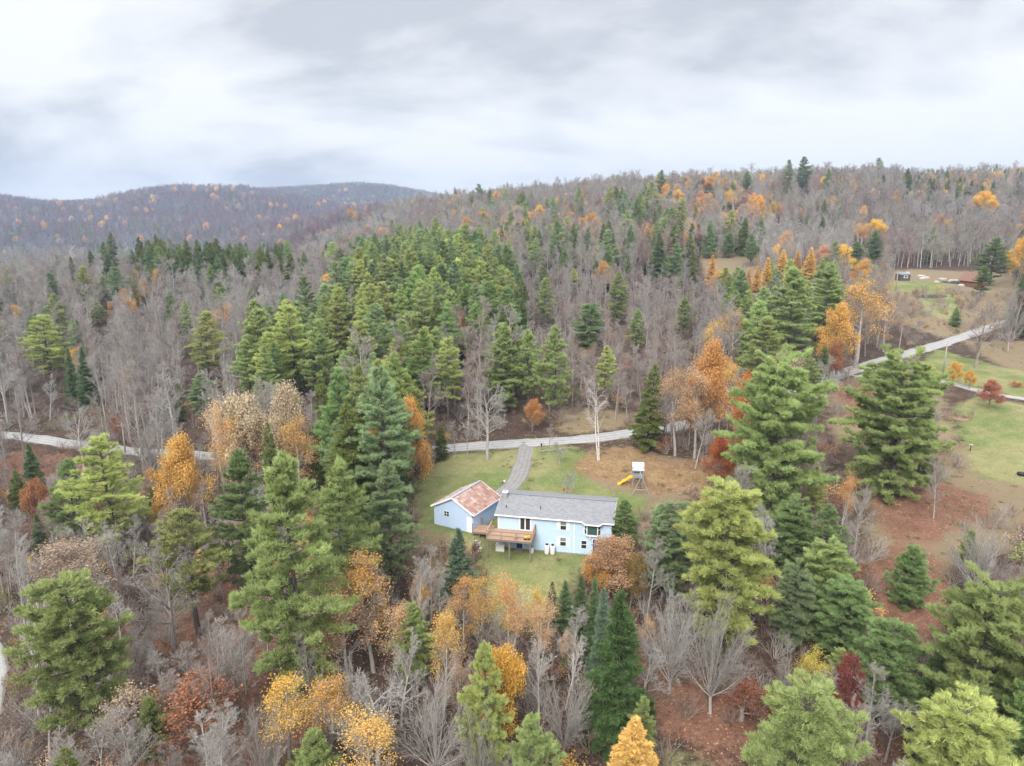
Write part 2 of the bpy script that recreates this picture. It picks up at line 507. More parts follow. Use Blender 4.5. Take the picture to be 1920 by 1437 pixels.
LEAVES = [ # carpets of fallen leaves: orange under the birch, russet under pines and beeches
 [(1075, 870), (1120, 842), (1190, 840), (1250, 862), (1290, 900), (1250, 935), (1160, 905), (1090, 895)],
 [(1640, 930), (1760, 905), (1860, 930), (1850, 975), (1790, 985), (1770, 1020), (1660, 1010)],
 [(1640, 1020), (1760, 1040), (1790, 1160), (1740, 1230), (1650, 1230), (1630, 1120)],
 [(250, 1190), (420, 1080), (640, 1180), (620, 1330), (520, 1440), (200, 1480)],
 [(1120, 1170), (1250, 1180), (1420, 1330), (1430, 1437), (1260, 1400)],
 [(1560, 1340), (1700, 1370), (1700, 1437), (1560, 1437)],
 [(0, 850), (150, 850), (260, 930), (120, 1040), (0, 1000)],
 [(1245, 880), (1340, 850), (1420, 900), (1330, 960)],
 [(1560, 720), (1660, 700), (1660, 760), (1580, 790)],
]
def cover_masks():
    x = _gx.ravel(); y = _gy.ravel(); z = GZ.ravel()
    px, py, dep = project(x, y, z)
    ok = (dep > 12) & (y > 20) & (y < 420)
    sh = GZ.shape
    out = []
    for polys, nb in ((LAWN, 1), (DRY, 3), (LEAVES, 2), (LEAVES[:1] + LEAVES[7:8], 3)):
        m = np.zeros(x.shape)
        for p in polys:
            m[ok] = np.maximum(m[ok], in_poly(px[ok], py[ok], p).astype(float))
        m = m.reshape(sh)
        for _ in range(nb):
            q = np.pad(m, 1, mode='edge')
            m = sum(q[a:a + sh[0], b:b + sh[1]] for a in range(3) for b in range(3)) / 9.0
        out.append(m.ravel())
    return np.stack(out, -1)
COVER = cover_masks()
def ground_mat():
    m, t, L = mat_new('ground_cover')
    b = bsdf_out(t, 0.95, 0.1)
    geo = N(t, 'ShaderNodeNewGeometry')
    def noise(scale, detail=6, rough=0.6, dist=0.0):
        n = N(t, 'ShaderNodeTexNoise'); n.inputs['Scale'].default_value = scale; n.inputs['Detail'].default_value = detail
        n.inputs['Roughness'].default_value = rough; n.inputs['Distortion'].default_value = dist
        L(geo.outputs['Position'], n.inputs['Vector']); return n.outputs['Fac']
    def ramp(fac, stops):
        r = N(t, 'ShaderNodeValToRGB'); e = r.color_ramp.elements
        e[0].position, e[0].color = stops[0][0], (*stops[0][1], 1); e[1].position, e[1].color = stops[-1][0], (*stops[-1][1], 1)
        for p, c in stops[1:-1]:
            q = e.new(p); q.color = (*c, 1)
        L(fac, r.inputs[0]); return r.outputs['Color']
    def mix(f, a, c):
        n = N(t, 'ShaderNodeMixRGB'); L(f, n.inputs['Fac']); L(a, n.inputs['Color1']); L(c, n.inputs['Color2']); return n.outputs[0]
    def math_(op, a, v=None, bb=None):
        n = N(t, 'ShaderNodeMath', operation=op)
        L(a, n.inputs[0])
        if v is not None: n.inputs[1].default_value = v
        if bb is not None: L(bb, n.inputs[1])
        return n.outputs[0]
    fine = noise(2.6, 9, 0.8); mid = noise(0.45, 7, 0.7); big = noise(0.09, 5, 0.6)
    f2 = math_('ADD', math_('MULTIPLY', fine, 0.6), None, math_('MULTIPLY', mid, 0.4))
    litter = ramp(f2, [(0.32, (0.026, 0.019, 0.015)), (0.48, (0.064, 0.044, 0.034)), (0.60, (0.105, 0.074, 0.057)), (0.72, (0.17, 0.13, 0.105))])
    lawn = ramp(f2, [(0.30, (0.115, 0.125, 0.048)), (0.47, (0.205, 0.200, 0.090)), (0.60, (0.28, 0.255, 0.13)), (0.74, (0.37, 0.32, 0.19))])
    lawn2 = ramp(f2, [(0.30, (0.065, 0.10, 0.030)), (0.5, (0.135, 0.170, 0.058)), (0.7, (0.22, 0.24, 0.10))])
    lawn = mix(ramp(big, [(0.44, (0, 0, 0)), (0.58, (1, 1, 1))]), lawn2, lawn)
    dry = ramp(f2, [(0.30, (0.115, 0.086, 0.052)), (0.47, (0.195, 0.152, 0.095)), (0.60, (0.225, 0.175, 0.11)), (0.74, (0.31, 0.25, 0.17))])
    leaf = ramp(f2, [(0.34, (0.11, 0.064, 0.034)), (0.48, (0.225, 0.148, 0.078)), (0.58, (0.32, 0.225, 0.118)), (0.72, (0.44, 0.33, 0.19))])
    at = N(t, 'ShaderNodeAttribute', attribute_name='cover')
    sp = N(t, 'ShaderNodeSeparateColor'); L(at.outputs['Color'], sp.inputs[0])
    edge = math_('SUBTRACT', math_('ADD', math_('MULTIPLY', mid, 0.7), None, math_('MULTIPLY', fine, 0.5)), 0.6)
    def mask(ch, k, soft=0.16):
        a = math_('ADD', sp.outputs[ch], None, math_('MULTIPLY', edge, k))
        r = N(t, 'ShaderNodeMapRange'); r.interpolation_type = 'SMOOTHSTEP'
        r.inputs['From Min'].default_value = 0.5 - soft; r.inputs['From Max'].default_value = 0.5 + soft
        L(a, r.inputs['Value']); return r.outputs[0]
    c = mix(mask(1, 1.6, 0.3), litter, dry)
    c = mix(mask(0, 2.2, 0.35), c, lawn)
    russet = ramp(f2, [(0.34, (0.075, 0.038, 0.026)), (0.48, (0.165, 0.085, 0.058)), (0.58, (0.235, 0.128, 0.088)), (0.72, (0.33, 0.205, 0.15))])
    leaf = mix(at.outputs['Alpha'], russet, leaf)
    c = mix(mask(2, 2.4, 0.3), c, leaf)
    L(c, b.inputs['Base Color'])
    bp = N(t, 'ShaderNodeBump'); bp.inputs['Strength'].default_value = 0.8; bp.inputs['Distance'].default_value = 0.12
    L(fine, bp.inputs['Height']); L(bp.outputs[0], b.inputs['Normal'])
    return m
def build_ground():
    ny, nx = GZ.shape
    V = np.stack([_gx.ravel(), _gy.ravel(), GZ.ravel()], -1)
    j, i = np.meshgrid(np.arange(ny - 1), np.arange(nx - 1), indexing='ij')
    a = (j * nx + i).ravel()
    F = np.stack([a, a + 1, a + nx + 1, a + nx], -1)
    me = mesh_arrays('ground', V, F, ground_mat(), None, True)
    at = me.attributes.new('cover', 'FLOAT_COLOR', 'POINT')
    at.data.foreach_set('color', COVER.astype(np.float32).ravel())
    tag(link('ground', me), kind='structure')
build_ground()
def way_mat(name, base, rut, dark):
    m, t, L = mat_new(name)
    b = bsdf_out(t, 0.95, 0.15)
    geo = N(t, 'ShaderNodeNewGeometry')
    at = N(t, 'ShaderNodeAttribute', attribute_name='across')      # -1 .. 1 over the width
    n = N(t, 'ShaderNodeTexNoise'); n.inputs['Scale'].default_value = 1.1; n.inputs['Detail'].default_value = 9; n.inputs['Roughness'].default_value = 0.75
    L(geo.outputs['Position'], n.inputs['Vector'])
    n2 = N(t, 'ShaderNodeTexNoise'); n2.inputs['Scale'].default_value = 0.25; n2.inputs['Detail'].default_value = 3
    L(geo.outputs['Position'], n2.inputs['Vector'])
    ab = N(t, 'ShaderNodeMath', operation='ABSOLUTE'); L(at.outputs['Fac'], ab.inputs[0])
    w = N(t, 'ShaderNodeMath', operation='MULTIPLY_ADD'); w.inputs[1].default_value = 0.22; L(n2.outputs['Fac'], w.inputs[0]); L(ab.outputs[0], w.inputs[2])
    r = N(t, 'ShaderNodeValToRGB'); e = r.color_ramp.elements
    e[0].position = 0.10; e[0].color = (*base, 1); e[1].position = 1.08; e[1].color = (*dark, 1)
    for p, c in ((0.36, rut), (0.62, base), (0.80, rut), (0.98, base)):
        q = e.new(p); q.color = (*c, 1)
    L(w.outputs[0], r.inputs[0])
    mr = N(t, 'ShaderNodeMapRange'); mr.inputs['From Min'].default_value = 0.25; mr.inputs['From Max'].default_value = 0.75
    mr.inputs['To Min'].default_value = 0.72; mr.inputs['To Max'].default_value = 1.22
    L(n.outputs['Fac'], mr.inputs['Value'])
    v = N(t, 'ShaderNodeVectorMath', operation='SCALE'); L(r.outputs[0], v.inputs[0]); L(mr.outputs[0], v.inputs['Scale'])
    L(v.outputs[0], b.inputs['Base Color'])
    bp = N(t, 'ShaderNodeBump'); bp.inputs['Strength'].default_value = 0.5; bp.inputs['Distance'].default_value = 0.05
    L(n.outputs['Fac'], bp.inputs['Height']); L(bp.outputs[0], b.inputs['Normal'])
    return m
def build_way(name, wy, mat, lift, rng):
    c = wy.c; n = len(c)
    d = np.gradient(c, axis=0); d /= np.linalg.norm(d, axis=1)[:, None]
    s = np.stack([d[:, 1], -d[:, 0]], -1)
    ks = np.array([-1, -0.8, -0.5, -0.25, 0, 0.25, 0.5, 0.8, 1.0])
    wob = 1 + 0.06 * np.sin(np.arange(n) * 0.9) + 0.09 * rng.standard_normal(n)
    V = []; A = []
    for k in ks:
        f = k * wy.w / 2 * (wob if abs(k) == 1 else 1)
        p = c + s * (f[:, None] if np.ndim(f) else f)
        V.append(np.c_[p, wy.z + lift + 0.05 * (1 - k * k) - (0.07 if abs(k) == 1 else 0)]); A.append(np.full(n, k))
    V = np.concatenate(V); A = np.concatenate(A)
    F = []
    for i in range(len(ks) - 1):
        a = np.arange(n - 1) + i * n
        F.append(np.stack([a, a + 1, a + n + 1, a + n], -1))
    me = mesh_arrays(name, V, np.concatenate(F)[:, ::-1], mat, None, True)
    at = me.attributes.new('across', 'FLOAT', 'POINT'); at.data.foreach_set('value', A.astype(np.float32))
    return tag(link(name, me), kind='structure')
_r = np.random.default_rng(5)
M_GRAVEL = way_mat('gravel', (0.27, 0.265, 0.26), (0.37, 0.365, 0.36), (0.19, 0.165, 0.13))
M_ASPH = way_mat('asphalt', (0.21, 0.20, 0.195), (0.245, 0.235, 0.23), (0.17, 0.15, 0.12))
build_way('road', road, M_GRAVEL, 0.02, _r)
build_way('driveway', drive, M_ASPH, 0.012, _r)
build_way('neighbour_driveway', drive_r, M_GRAVEL, 0.035, _r)
build_way('dirt_track', track, M_GRAVEL, 0.02, _r)
# ---------------------------------------------------------------- tree growing
def unit(v):
    return v / (np.linalg.norm(v) + 1e-9)
def perp(d, rng):
    v = rng.standard_normal(3); v -= d * v.dot(d)
    return unit(v)
class Wood:
    def __init__(self): self.s = []                     # p0, p1, r0, r1, level
    def add(self, p0, p1, r0, r1, lv): self.s.append((*p0, *p1, r0, r1, lv))
    def arrays(self, sel):
        S = np.array([s for s in self.s if sel(s[8])], float)
        return S
def tubes(S, n):
    """prisms around segments; S rows p0 p1 r0 r1"""
    if len(S) == 0: return np.zeros((0, 3)), np.zeros((0, 4), int)
    p0, p1 = S[:, 0:3], S[:, 3:6]
    d = p1 - p0; d /= np.linalg.norm(d, axis=1)[:, None] + 1e-9
    up = np.where(np.abs(d[:, 2:3]) < 0.9, np.array([[0, 0, 1.0]]), np.array([[1.0, 0, 0]]))
    s = np.cross(d, up); s /= np.linalg.norm(s, axis=1)[:, None]
    u = np.cross(s, d)
    ang = 2 * np.pi * np.arange(n) / n
    ring = s[:, None] * np.cos(ang)[None, :, None] + u[:, None] * np.sin(ang)[None, :, None]
    A = p0[:, None] + ring * S[:, 6][:, None, None]; B = p1[:, None] + ring * S[:, 7][:, None, None]
    V = np.concatenate([A, B], 1).reshape(-1, 3)
    base = (np.arange(len(S)) * 2 * n)[:, None]
    k = np.arange(n); k2 = (k + 1) % n
    F = np.stack([base + k, base + k2, base + n + k2, base + n + k], -1).reshape(-1, 4)
    return V, F
def wood_mesh(name, W, mat, sides, sel):
    VV, FF, off = [], [], 0
    for lv, n in sides.items():
        S = W.arrays(lambda q: q == lv and sel(q))
        if len(S) == 0: continue
        V, F = tubes(S, n)
        VV.append(V); FF.append(F + off); off += len(V)
    return mesh_arrays(name, np.concatenate(VV), np.concatenate(FF), mat)
def branch(W, rng, p, d, L, r, lv, spec, tips):
    """grow one limb and its children"""
    sp = spec[lv]
    nseg = sp['seg']
    ds = L / nseg
    pts = [p]; q = p; dd = d
    r1 = r * sp.get('taper', 0.45)
    for i in range(nseg):
        dd = unit(dd + rng.standard_normal(3) * sp['wob'] + np.array([0, 0, sp['up']]))
        q2 = q + dd * ds
        ra = r + (r1 - r) * i / nseg; rb = r + (r1 - r) * (i + 1) / nseg
        W.add(q, q2, ra, rb, lv)
        q = q2; pts.append(q)
    if lv + 1 >= len(spec):
        tips.append((q, dd)); return
    nch = sp['n'] if isinstance(sp['n'], int) else int(rng.integers(sp['n'][0], sp['n'][1] + 1))
    for k in range(nch):
        t = sp['t0'] + (1.0 - sp['t0']) * (k + rng.random()) / nch
        f = t * nseg; i = min(int(f), nseg - 1); u = f - i
        bp = pts[i] * (1 - u) + pts[i + 1] * u
        bd = unit(pts[i + 1] - pts[i])
        an = R(rng.uniform(*sp['ang']))
        sd = perp(bd, rng)
        if sp.get('flat'): sd = unit(sd * np.array([1, 1, 0.35]))
        cd = unit(bd * math.cos(an) + sd * math.sin(an))
        cl = L * rng.uniform(*sp['len']) * (1 - sp.get('dec', 0.5) * (t - sp['t0']) / (1 - sp['t0'] + 1e-6))
        branch(W, rng, bp, cd, cl, max(sp['rmin'], (r + (r1 - r) * t) * sp.get('rf', 0.55)), lv + 1, spec, tips)
def blades(C, D, L, Wd, k, spread, rng, tint=None):
    """k thin needles-tuft blades around each direction D at C"""
    n = len(C)
    C = np.repeat(C, k, 0); D = np.repeat(D, k, 0)
    D = D + rng.standard_normal(D.shape) * spread; D /= np.linalg.norm(D, axis=1)[:, None]
    S = np.cross(D, rng.standard_normal(D.shape)); S /= np.linalg.norm(S, axis=1)[:, None] + 1e-9
    ln = (np.repeat(L, k) if np.ndim(L) else L) * rng.uniform(0.7, 1.2, len(C))
    w = ln * Wd
    A = C - S * w[:, None] * 0.5; B = C + S * w[:, None] * 0.5; T = C + D * ln[:, None]
    V = np.stack([A, B, T], 1).reshape(-1, 3)
    F = np.arange(len(V)).reshape(-1, 3)
    tt = rng.random(n) if tint is None else tint
    return V, F, np.repeat(tt, k) * 0.75 + rng.random(len(C)) * 0.25
def leaves(C, size, rng, tint=None):
    n = len(C)
    U = rng.standard_normal((n, 3)); U /= np.linalg.norm(U, axis=1)[:, None]
    S = np.cross(U, rng.standard_normal((n, 3))); S /= np.linalg.norm(S, axis=1)[:, None]
    s = size * rng.uniform(0.6, 1.3, n)
    a = U * s[:, None] * 0.5; b = S * s[:, None] * 0.4
    V = np.stack([C - a, C + b, C + a, C - b], 1).reshape(-1, 3)
    F = np.arange(len(V)).reshape(-1, 4)
    return V, F, (rng.random(n) if tint is None else tint * 0.6 + rng.random(n) * 0.4)
PROTO = {}
def proto(key, H, W, trunk, crown, bark, birch=False):
    PROTO[key] = dict(H=H, W=W, trunk=trunk, crown=crown, bark=bark)

def make_pine(key, seed, H=20.0, tufts=1.0, wide=1.0, base=0.28, gap=0.16, bl=0.46, dome=False):
    rng = np.random.default_rng(seed)
    W = Wood()
    n = 12; lean = rng.standard_normal(2) * 0.018
    trunk = [np.array([lean[0] * z + 0.12 * math.sin(z * 0.5 + seed), lean[1] * z + 0.12 * math.cos(z * 0.43 + seed), z]) for z in np.linspace(0, H * 0.985, n)]
    def axis_at(z):
        f = np.clip(z / (H * 0.985) * (n - 1), 0, n - 1.001); i = int(f)
        return trunk[i] * (1 - (f - i)) + trunk[i + 1] * (f - i)
    for i in range(n - 1):
        W.add(trunk[i], trunk[i + 1], 0.27 * (1 - i / (n - 1)) + 0.03, 0.27 * (1 - (i + 1) / (n - 1)) + 0.03, 0)
    C, D, T, Ls = [], [], [], []
    z = H * base
    rmax = 4.1 * wide
    asym = rng.uniform(0, 2 * math.pi)
    while z < H * 0.985:
        t = (z - H * base) / (H * (1 - base))
        prof = (min(1.0, 0.50 + 1.6 * t) if t < 0.32 else 1.0 - 0.93 * ((t - 0.32) / 0.68) ** 1.25)
        if dome: prof = (0.62 + 0.38 * min(1, t / 0.3)) * math.sqrt(max(0.02, 1 - (max(0, t - 0.3) / 0.72) ** (3.2 if wide > 1.4 else 2))) * (0.86 + 0.14 * math.sin(z * 1.7 + seed))
        nb = int(rng.integers(4, 7))
        a0 = rng.uniform(0, 6.28)
        for k in range(nb):
            if rng.random() < gap * (1 - 0.6 * t): continue
            az = a0 + 2 * math.pi * k / nb + rng.normal(0, 0.25)
            Lb = rmax * prof * rng.uniform(0.52, 1.18) * (1 + 0.16 * math.cos(az - asym)) + 0.25
            el = R(-6 + 22 * t + 38 * max(0, t - 0.7) / 0.3 + rng.normal(0, 11)) if not dome else R(-8 + 20 * t - 10 * max(0, t - 0.8) / 0.2 + rng.normal(0, 11))
            p = axis_at(z + rng.normal(0, 0.28))
            d = np.array([math.cos(az) * math.cos(el), math.sin(az) * math.cos(el), math.sin(el)])
            ns = 4; q = p
            pts = [p]
            for s in range(ns):
                d = unit(d + np.array([0, 0, 0.10 if not (dome and t > 0.75) else 0.02]) * (s - 0.6) + rng.standard_normal(3) * 0.06)
                q2 = q + d * Lb / ns
                W.add(q, q2, 0.055 * (1 - s / ns) * (Lb / rmax + 0.2) + 0.012, 0.055 * (1 - (s + 1) / ns) * (Lb / rmax + 0.2) + 0.010, 1)
                q = q2; pts.append(q)
            # foliage plates carried by the outer part of the limb
            tint = rng.random()
            nl = max(3, int(Lb * 4.2))
            side = unit(np.cross(d, [0, 0, 1.0]))
            for m in range(nl):
                u = rng.uniform(0.22, 1.0) ** 0.8
                f = u * ns; i = min(int(f), ns - 1)
                b0 = pts[i] * (1 - (f - i)) + pts[i + 1] * (f - i)
                sl = (0.16 + 0.30 * Lb * (1 - 0.72 * u) * (1.0 if u > 0.35 else 0.5)) * rng.uniform(0.5, 1.15)
                sg = 1 if rng.random() < 0.5 else -1
                dl = unit(d * rng.uniform(0.35, 1.0) + side * sg * rng.uniform(0.4, 1.1) + np.array([0, 0, rng.uniform(0.0, 0.28)]))
                nt = max(2, int((3 + sl * 5.2) * tufts))
                us = rng.uniform(0.1, 1.0, nt) ** 0.75
                c = b0 + dl * (sl * us)[:, None] + rng.standard_normal((nt, 3)) * [0.09, 0.09, 0.05]
                dd = dl * 0.75 + np.array([0, 0, 0.62]) + rng.standard_normal((nt, 3)) * 0.3
                C.append(c); D.append(dd); T.append(np.clip(tint * 0.45 + rng.random(nt) * 0.55, 0, 1)); Ls.append(np.full(nt, bl * rng.uniform(0.8, 1.15)))
            # brush at the tip
            nt = max(3, int(7 * tufts))
            C.append(pts[-1] + rng.standard_normal((nt, 3)) * 0.13); D.append(np.tile(d + [0, 0, 0.35], (nt, 1)) + rng.standard_normal((nt, 3)) * 0.25)
            T.append(np.clip(tint * 0.4 + 0.3 + rng.random(nt) * 0.3, 0, 1)); Ls.append(np.full(nt, bl))
        z += rng.uniform(0.46, 0.74) * (1.0 - 0.3 * t) * H / 20.0 * (0.95 if dome else 1.0)
    nt = int(20 * tufts)
    C.append(trunk[-1] + np.c_[rng.standard_normal((nt, 2)) * 0.08, rng.uniform(-0.9, 0.25, nt)]); D.append(np.tile([0, 0, 1.0], (nt, 1)) + rng.standard_normal((nt, 3)) * 0.5)
    T.append(rng.random(nt)); Ls.append(np.full(nt, bl))
    # dead stubs under the crown
    for k in range(14):
        zz = rng.uniform(0.08, base + 0.05) * H; az = rng.uniform(0, 6.28); l = rng.uniform(0.6, 2.2)
        p = axis_at(zz); W.add(p, p + np.array([math.cos(az) * l, math.sin(az) * l, rng.uniform(-0.3, 0.2) * l]), 0.03, 0.008, 1)
    V, F, t_ = blades(np.concatenate(C), np.concatenate(D), np.concatenate(Ls), 0.15, 7, 0.46, rng, np.concatenate(T))
    crown = mesh_arrays('pine_crown', V, F, M_NEEDLE, t_)
    tr = wood_mesh('pine_trunk', W, M_BARK, {0: 7, 1: 3}, lambda q: True)
    proto(key, H, 2 * rmax, tr, crown, (0.13, 0.115, 0.10))

def make_spruce(key, seed, H=12.0, rbase=2.3, dens=1.0, hem=False, bl=0.30, base=0.05, tuft=1.0):
    """fir / spruce (narrow, tiered) or hemlock (hem: wider, finer, drooping); also the skeleton of a larch"""
    rng = np.random.default_rng(seed)
    W = Wood()
    n = 8
    for i in range(n):
        W.add(np.array([0, 0, H * i / n]), np.array([0, 0, H * (i + 1) / n]), 0.16 * H / 12 * (1 - i / n) + 0.015, 0.16 * H / 12 * (1 - (i + 1) / n) + 0.012, 0)
    C, D, T, Ls = [], [], [], []
    z = H * base
    while z < H * 0.99:
        t = z / H
        if hem: prof = (1 - t) ** 0.72 * (0.70 + 0.3 * min(1, t / 0.25))
        else: prof = (1 - t) ** 0.92 * (0.80 + 0.2 * min(1, t / 0.12))
        nb = int(rng.integers(5, 8)) if not hem else int(rng.integers(4, 7))
        for k in range(nb):
            az = rng.uniform(0, 6.28)
            Lb = rbase * prof * (rng.uniform(0.62, 1.18) if not hem else rng.uniform(0.6, 1.18)) + 0.10
            el = R((-16 + 46 * t) if not hem else (8 - 6 * t)) + rng.normal(0, 0.08)
            p = np.array([0, 0, z + rng.normal(0, 0.05)])
            d = np.array([math.cos(az) * math.cos(el), math.sin(az) * math.cos(el), math.sin(el)])
            q = p + d * Lb * 0.6
            d2 = unit(d + np.array([0, 0, 0.22 if not hem else -0.42]))
            e = q + d2 * Lb * 0.4
            W.add(p, q, 0.03 * prof + 0.008, 0.016 * prof + 0.006, 1); W.add(q, e, 0.016 * prof + 0.006, 0.005, 1)
            side = unit(np.cross(d, [0, 0, 1.0]))
            nt = max(4, int(Lb * Lb * 13 * dens + Lb * 9 * dens))
            u = np.sqrt(rng.uniform(0.03, 1, nt))
            axp = np.where(u[:, None] < 0.6, p + d * (Lb * u)[:, None], q + d2 * (Lb * (u - 0.6))[:, None])
            wd = Lb * (0.36 if hem else 0.30) * (1.06 - u) * 1.25
            off = rng.uniform(-1, 1, nt)
            c = axp + side * (off * wd)[:, None] + rng.standard_normal((nt, 3)) * [0.03, 0.03, 0.04] - np.array([0, 0, 1.0]) * (np.abs(off) * wd * (0.15 if not hem else 0.4))[:, None]
            dd = d * 0.8 + side * (np.sign(off) * rng.uniform(0.2, 0.9, nt))[:, None] + np.array([0, 0, 0.10 if not hem else -0.30]) + rng.standard_normal((nt, 3)) * 0.22
            tint = rng.random()
            C.append(c); D.append(dd); T.append(np.clip(tint * 0.4 + rng.random(nt) * 0.6, 0, 1)); Ls.append(np.full(nt, bl))
        z += rng.uniform(0.28, 0.46) * (1 if not hem else 1.1) * (H / 12) ** 0.5 * (1.0 - 0.45 * t)
    nt = 16
    C.append(np.c_[rng.standard_normal((nt, 2)) * 0.03, rng.uniform(H * 0.95, H * 1.0, nt)]); D.append(np.tile([0, 0, 1.0], (nt, 1)) + rng.standard_normal((nt, 3)) * 0.5)
    T.append(rng.random(nt)); Ls.append(np.full(nt, bl))
    V, F, t_ = blades(np.concatenate(C), np.concatenate(D), np.concatenate(Ls), 0.26, int(4 * tuft), 0.38, rng, np.concatenate(T))
    crown = mesh_arrays('conifer_crown', V, F, M_NEEDLE, t_)
    tr = wood_mesh('conifer_trunk', W, M_BARK, {0: 6, 1: 3}, lambda q: True)
    proto(key, H, 2 * rbase, tr, crown, (0.12, 0.10, 0.085))

def bare_skeleton(rng, H, style):
    W = Wood(); tips = []
    if style == 'forest':       # tall stem in a stand, crown in the upper half
        spec = [None,
                dict(seg=3, wob=0.10, up=0.10, n=(5, 7), t0=0.25, ang=(25, 50), len=(0.38, 0.6), rmin=0.018, rf=0.6, taper=0.4),
                dict(seg=2, wob=0.13, up=0.08, n=(6, 8), t0=0.2, ang=(25, 55), len=(0.4, 0.65), rmin=0.011, rf=0.6, taper=0.5),
                dict(seg=2, wob=0.15, up=0.06, n=(4, 6), t0=0.15, ang=(25, 55), len=(0.45, 0.75), rmin=0.008, rf=0.6, taper=0.5),
                dict(seg=1, wob=0.15, up=0.05, n=0, t0=0, ang=(0, 0), len=(0, 0), rmin=0.007, taper=0.6)]
        n = 8; p = np.zeros(3); d = unit(np.array([rng.normal(0, 0.03), rng.normal(0, 0.03), 1])); pts = [p]
        for i in range(n):
            d = unit(d + rng.standard_normal(3) * 0.035 + [0, 0, 0.06]); q = p + d * H * 0.9 / n
            W.add(p, q, 0.20 * (1 - i / n) ** 0.8 + 0.02, 0.20 * (1 - (i + 1) / n) ** 0.8 + 0.02, 0); p = q; pts.append(p)
        nb = int(rng.integers(15, 20))
        for k in range(nb):
            t = 0.36 + 0.64 * (k + rng.random()) / nb
            f = t * n; i = min(int(f), n - 1); b = pts[i] * (1 - (f - i)) + pts[i + 1] * (f - i)
            an = R(rng.uniform(35, 62) * (1.15 - 0.6 * t)); az = rng.uniform(0, 6.28)
            dd = np.array([math.sin(an) * math.cos(az), math.sin(an) * math.sin(az), math.cos(an)])
            branch(W, rng, b, dd, H * rng.uniform(0.20, 0.30) * (1.18 - 0.62 * t), 0.07 * (1.25 - t), 1, spec, tips)
    elif style == 'vase':       # open-grown, many ascending stems
        spec = [None,
                dict(seg=5, wob=0.105, up=0.05, n=(10, 12), t0=0.2, ang=(14, 36), len=(0.28, 0.5), rmin=0.016, rf=0.5, taper=0.22),
                dict(seg=3, wob=0.13, up=0.06, n=(6, 8), t0=0.15, ang=(16, 38), len=(0.35, 0.6), rmin=0.010, rf=0.6, taper=0.4),
                dict(seg=2, wob=0.10, up=0.05, n=(3, 4), t0=0.15, ang=(18, 42), len=(0.4, 0.65), rmin=0.008, rf=0.6, taper=0.5),
                dict(seg=1, wob=0.1, up=0.05, n=0, t0=0, ang=(0, 0), len=(0, 0), rmin=0.008, taper=0.6)]
        p = np.zeros(3); q = np.array([rng.normal(0, 0.1), rng.normal(0, 0.1), H * 0.16])
        W.add(p, q, 0.27, 0.22, 0)
        nb = 17
        for k in range(nb):
            an = R(6 + 56 * (k + 0.5) / nb); az = 2.4 * k + rng.normal(0, 0.3)
            dd = np.array([math.sin(an) * math.cos(az), math.sin(an) * math.sin(az), math.cos(an)])
            branch(W, rng, q * rng.uniform(0.6, 1.0), dd, H * rng.uniform(0.64, 0.84) * (1 - 0.22 * an), 0.085, 1, spec, tips)
    elif style == 'birch':      # a few slender stems with drooping twigs
        spec = [None,
                dict(seg=3, wob=0.08, up=0.06, n=(4, 6), t0=0.25, ang=(25, 50), len=(0.4, 0.6), rmin=0.014, rf=0.5, taper=0.4),
                dict(seg=2, wob=0.12, up=0.0, n=(3, 5), t0=0.2, ang=(25, 50), len=(0.45, 0.7), rmin=0.009, rf=0.6, taper=0.5),
                dict(seg=1, wob=0.12, up=-0.05, n=0, t0=0, ang=(0, 0), len=(0, 0), rmin=0.007, taper=0.6)]
        for s in range(int(rng.integers(2, 4))):
            n = 8; az0 = rng.uniform(0, 6.28); p = np.array([0.15 * math.cos(az0), 0.15 * math.sin(az0), 0]); d = unit(np.array([0.16 * math.cos(az0), 0.16 * math.sin(az0), 1])); pts = [p]
            hs = H * rng.uniform(0.8, 0.97)
            for i in range(n):
                d = unit(d + rng.standard_normal(3) * 0.045 + [0, 0, 0.03]); q = p + d * hs / n
                W.add(p, q, 0.11 * (1 - i / n) + 0.012, 0.11 * (1 - (i + 1) / n) + 0.012, 0); p = q; pts.append(p)
            nb = 13
            for k in range(nb):
                t = 0.38 + 0.62 * (k + rng.random()) / nb
                f = t * n; i = min(int(f), n - 1); b = pts[i] * (1 - (f - i)) + pts[i + 1] * (f - i)
                an = R(rng.uniform(28, 52)); az = rng.uniform(0, 6.28)
                dd = np.array([math.sin(an) * math.cos(az), math.sin(an) * math.sin(az), math.cos(an)])
                branch(W, rng, b, dd, H * rng.uniform(0.14, 0.22) * (1.25 - 0.6 * t), 0.035 * (1.3 - t), 1, spec, tips)
    else:                       # round open crown on a short trunk
        spec = [None,
                dict(seg=4, wob=0.12, up=0.04, n=(8, 10), t0=0.2, ang=(28, 52), len=(0.36, 0.58), rmin=0.016, rf=0.5, taper=0.28),
                dict(seg=3, wob=0.14, up=0.05, n=(6, 7), t0=0.2, ang=(28, 52), len=(0.4, 0.62), rmin=0.010, rf=0.6, taper=0.45),
                dict(seg=2, wob=0.16, up=0.04, n=(3, 5), t0=0.15, ang=(25, 55), len=(0.4, 0.65), rmin=0.009, rf=0.6, taper=0.5),
                dict(seg=1, wob=0.15, up=0.03, n=0, t0=0, ang=(0, 0), len=(0, 0), rmin=0.008, taper=0.6)]
        n = 6; p = np.zeros(3); d = np.array([0, 0, 1.0]); pts = [p]
        for i in range(n):
            d = unit(d + rng.standard_normal(3) * 0.07 + [0, 0, 0.05]); q = p + d * H * 0.72 / n
            W.add(p, q, 0.17 * (1 - i / n) + 0.035, 0.17 * (1 - (i + 1) / n) + 0.035, 0); p = q; pts.append(p)
        nb = 13
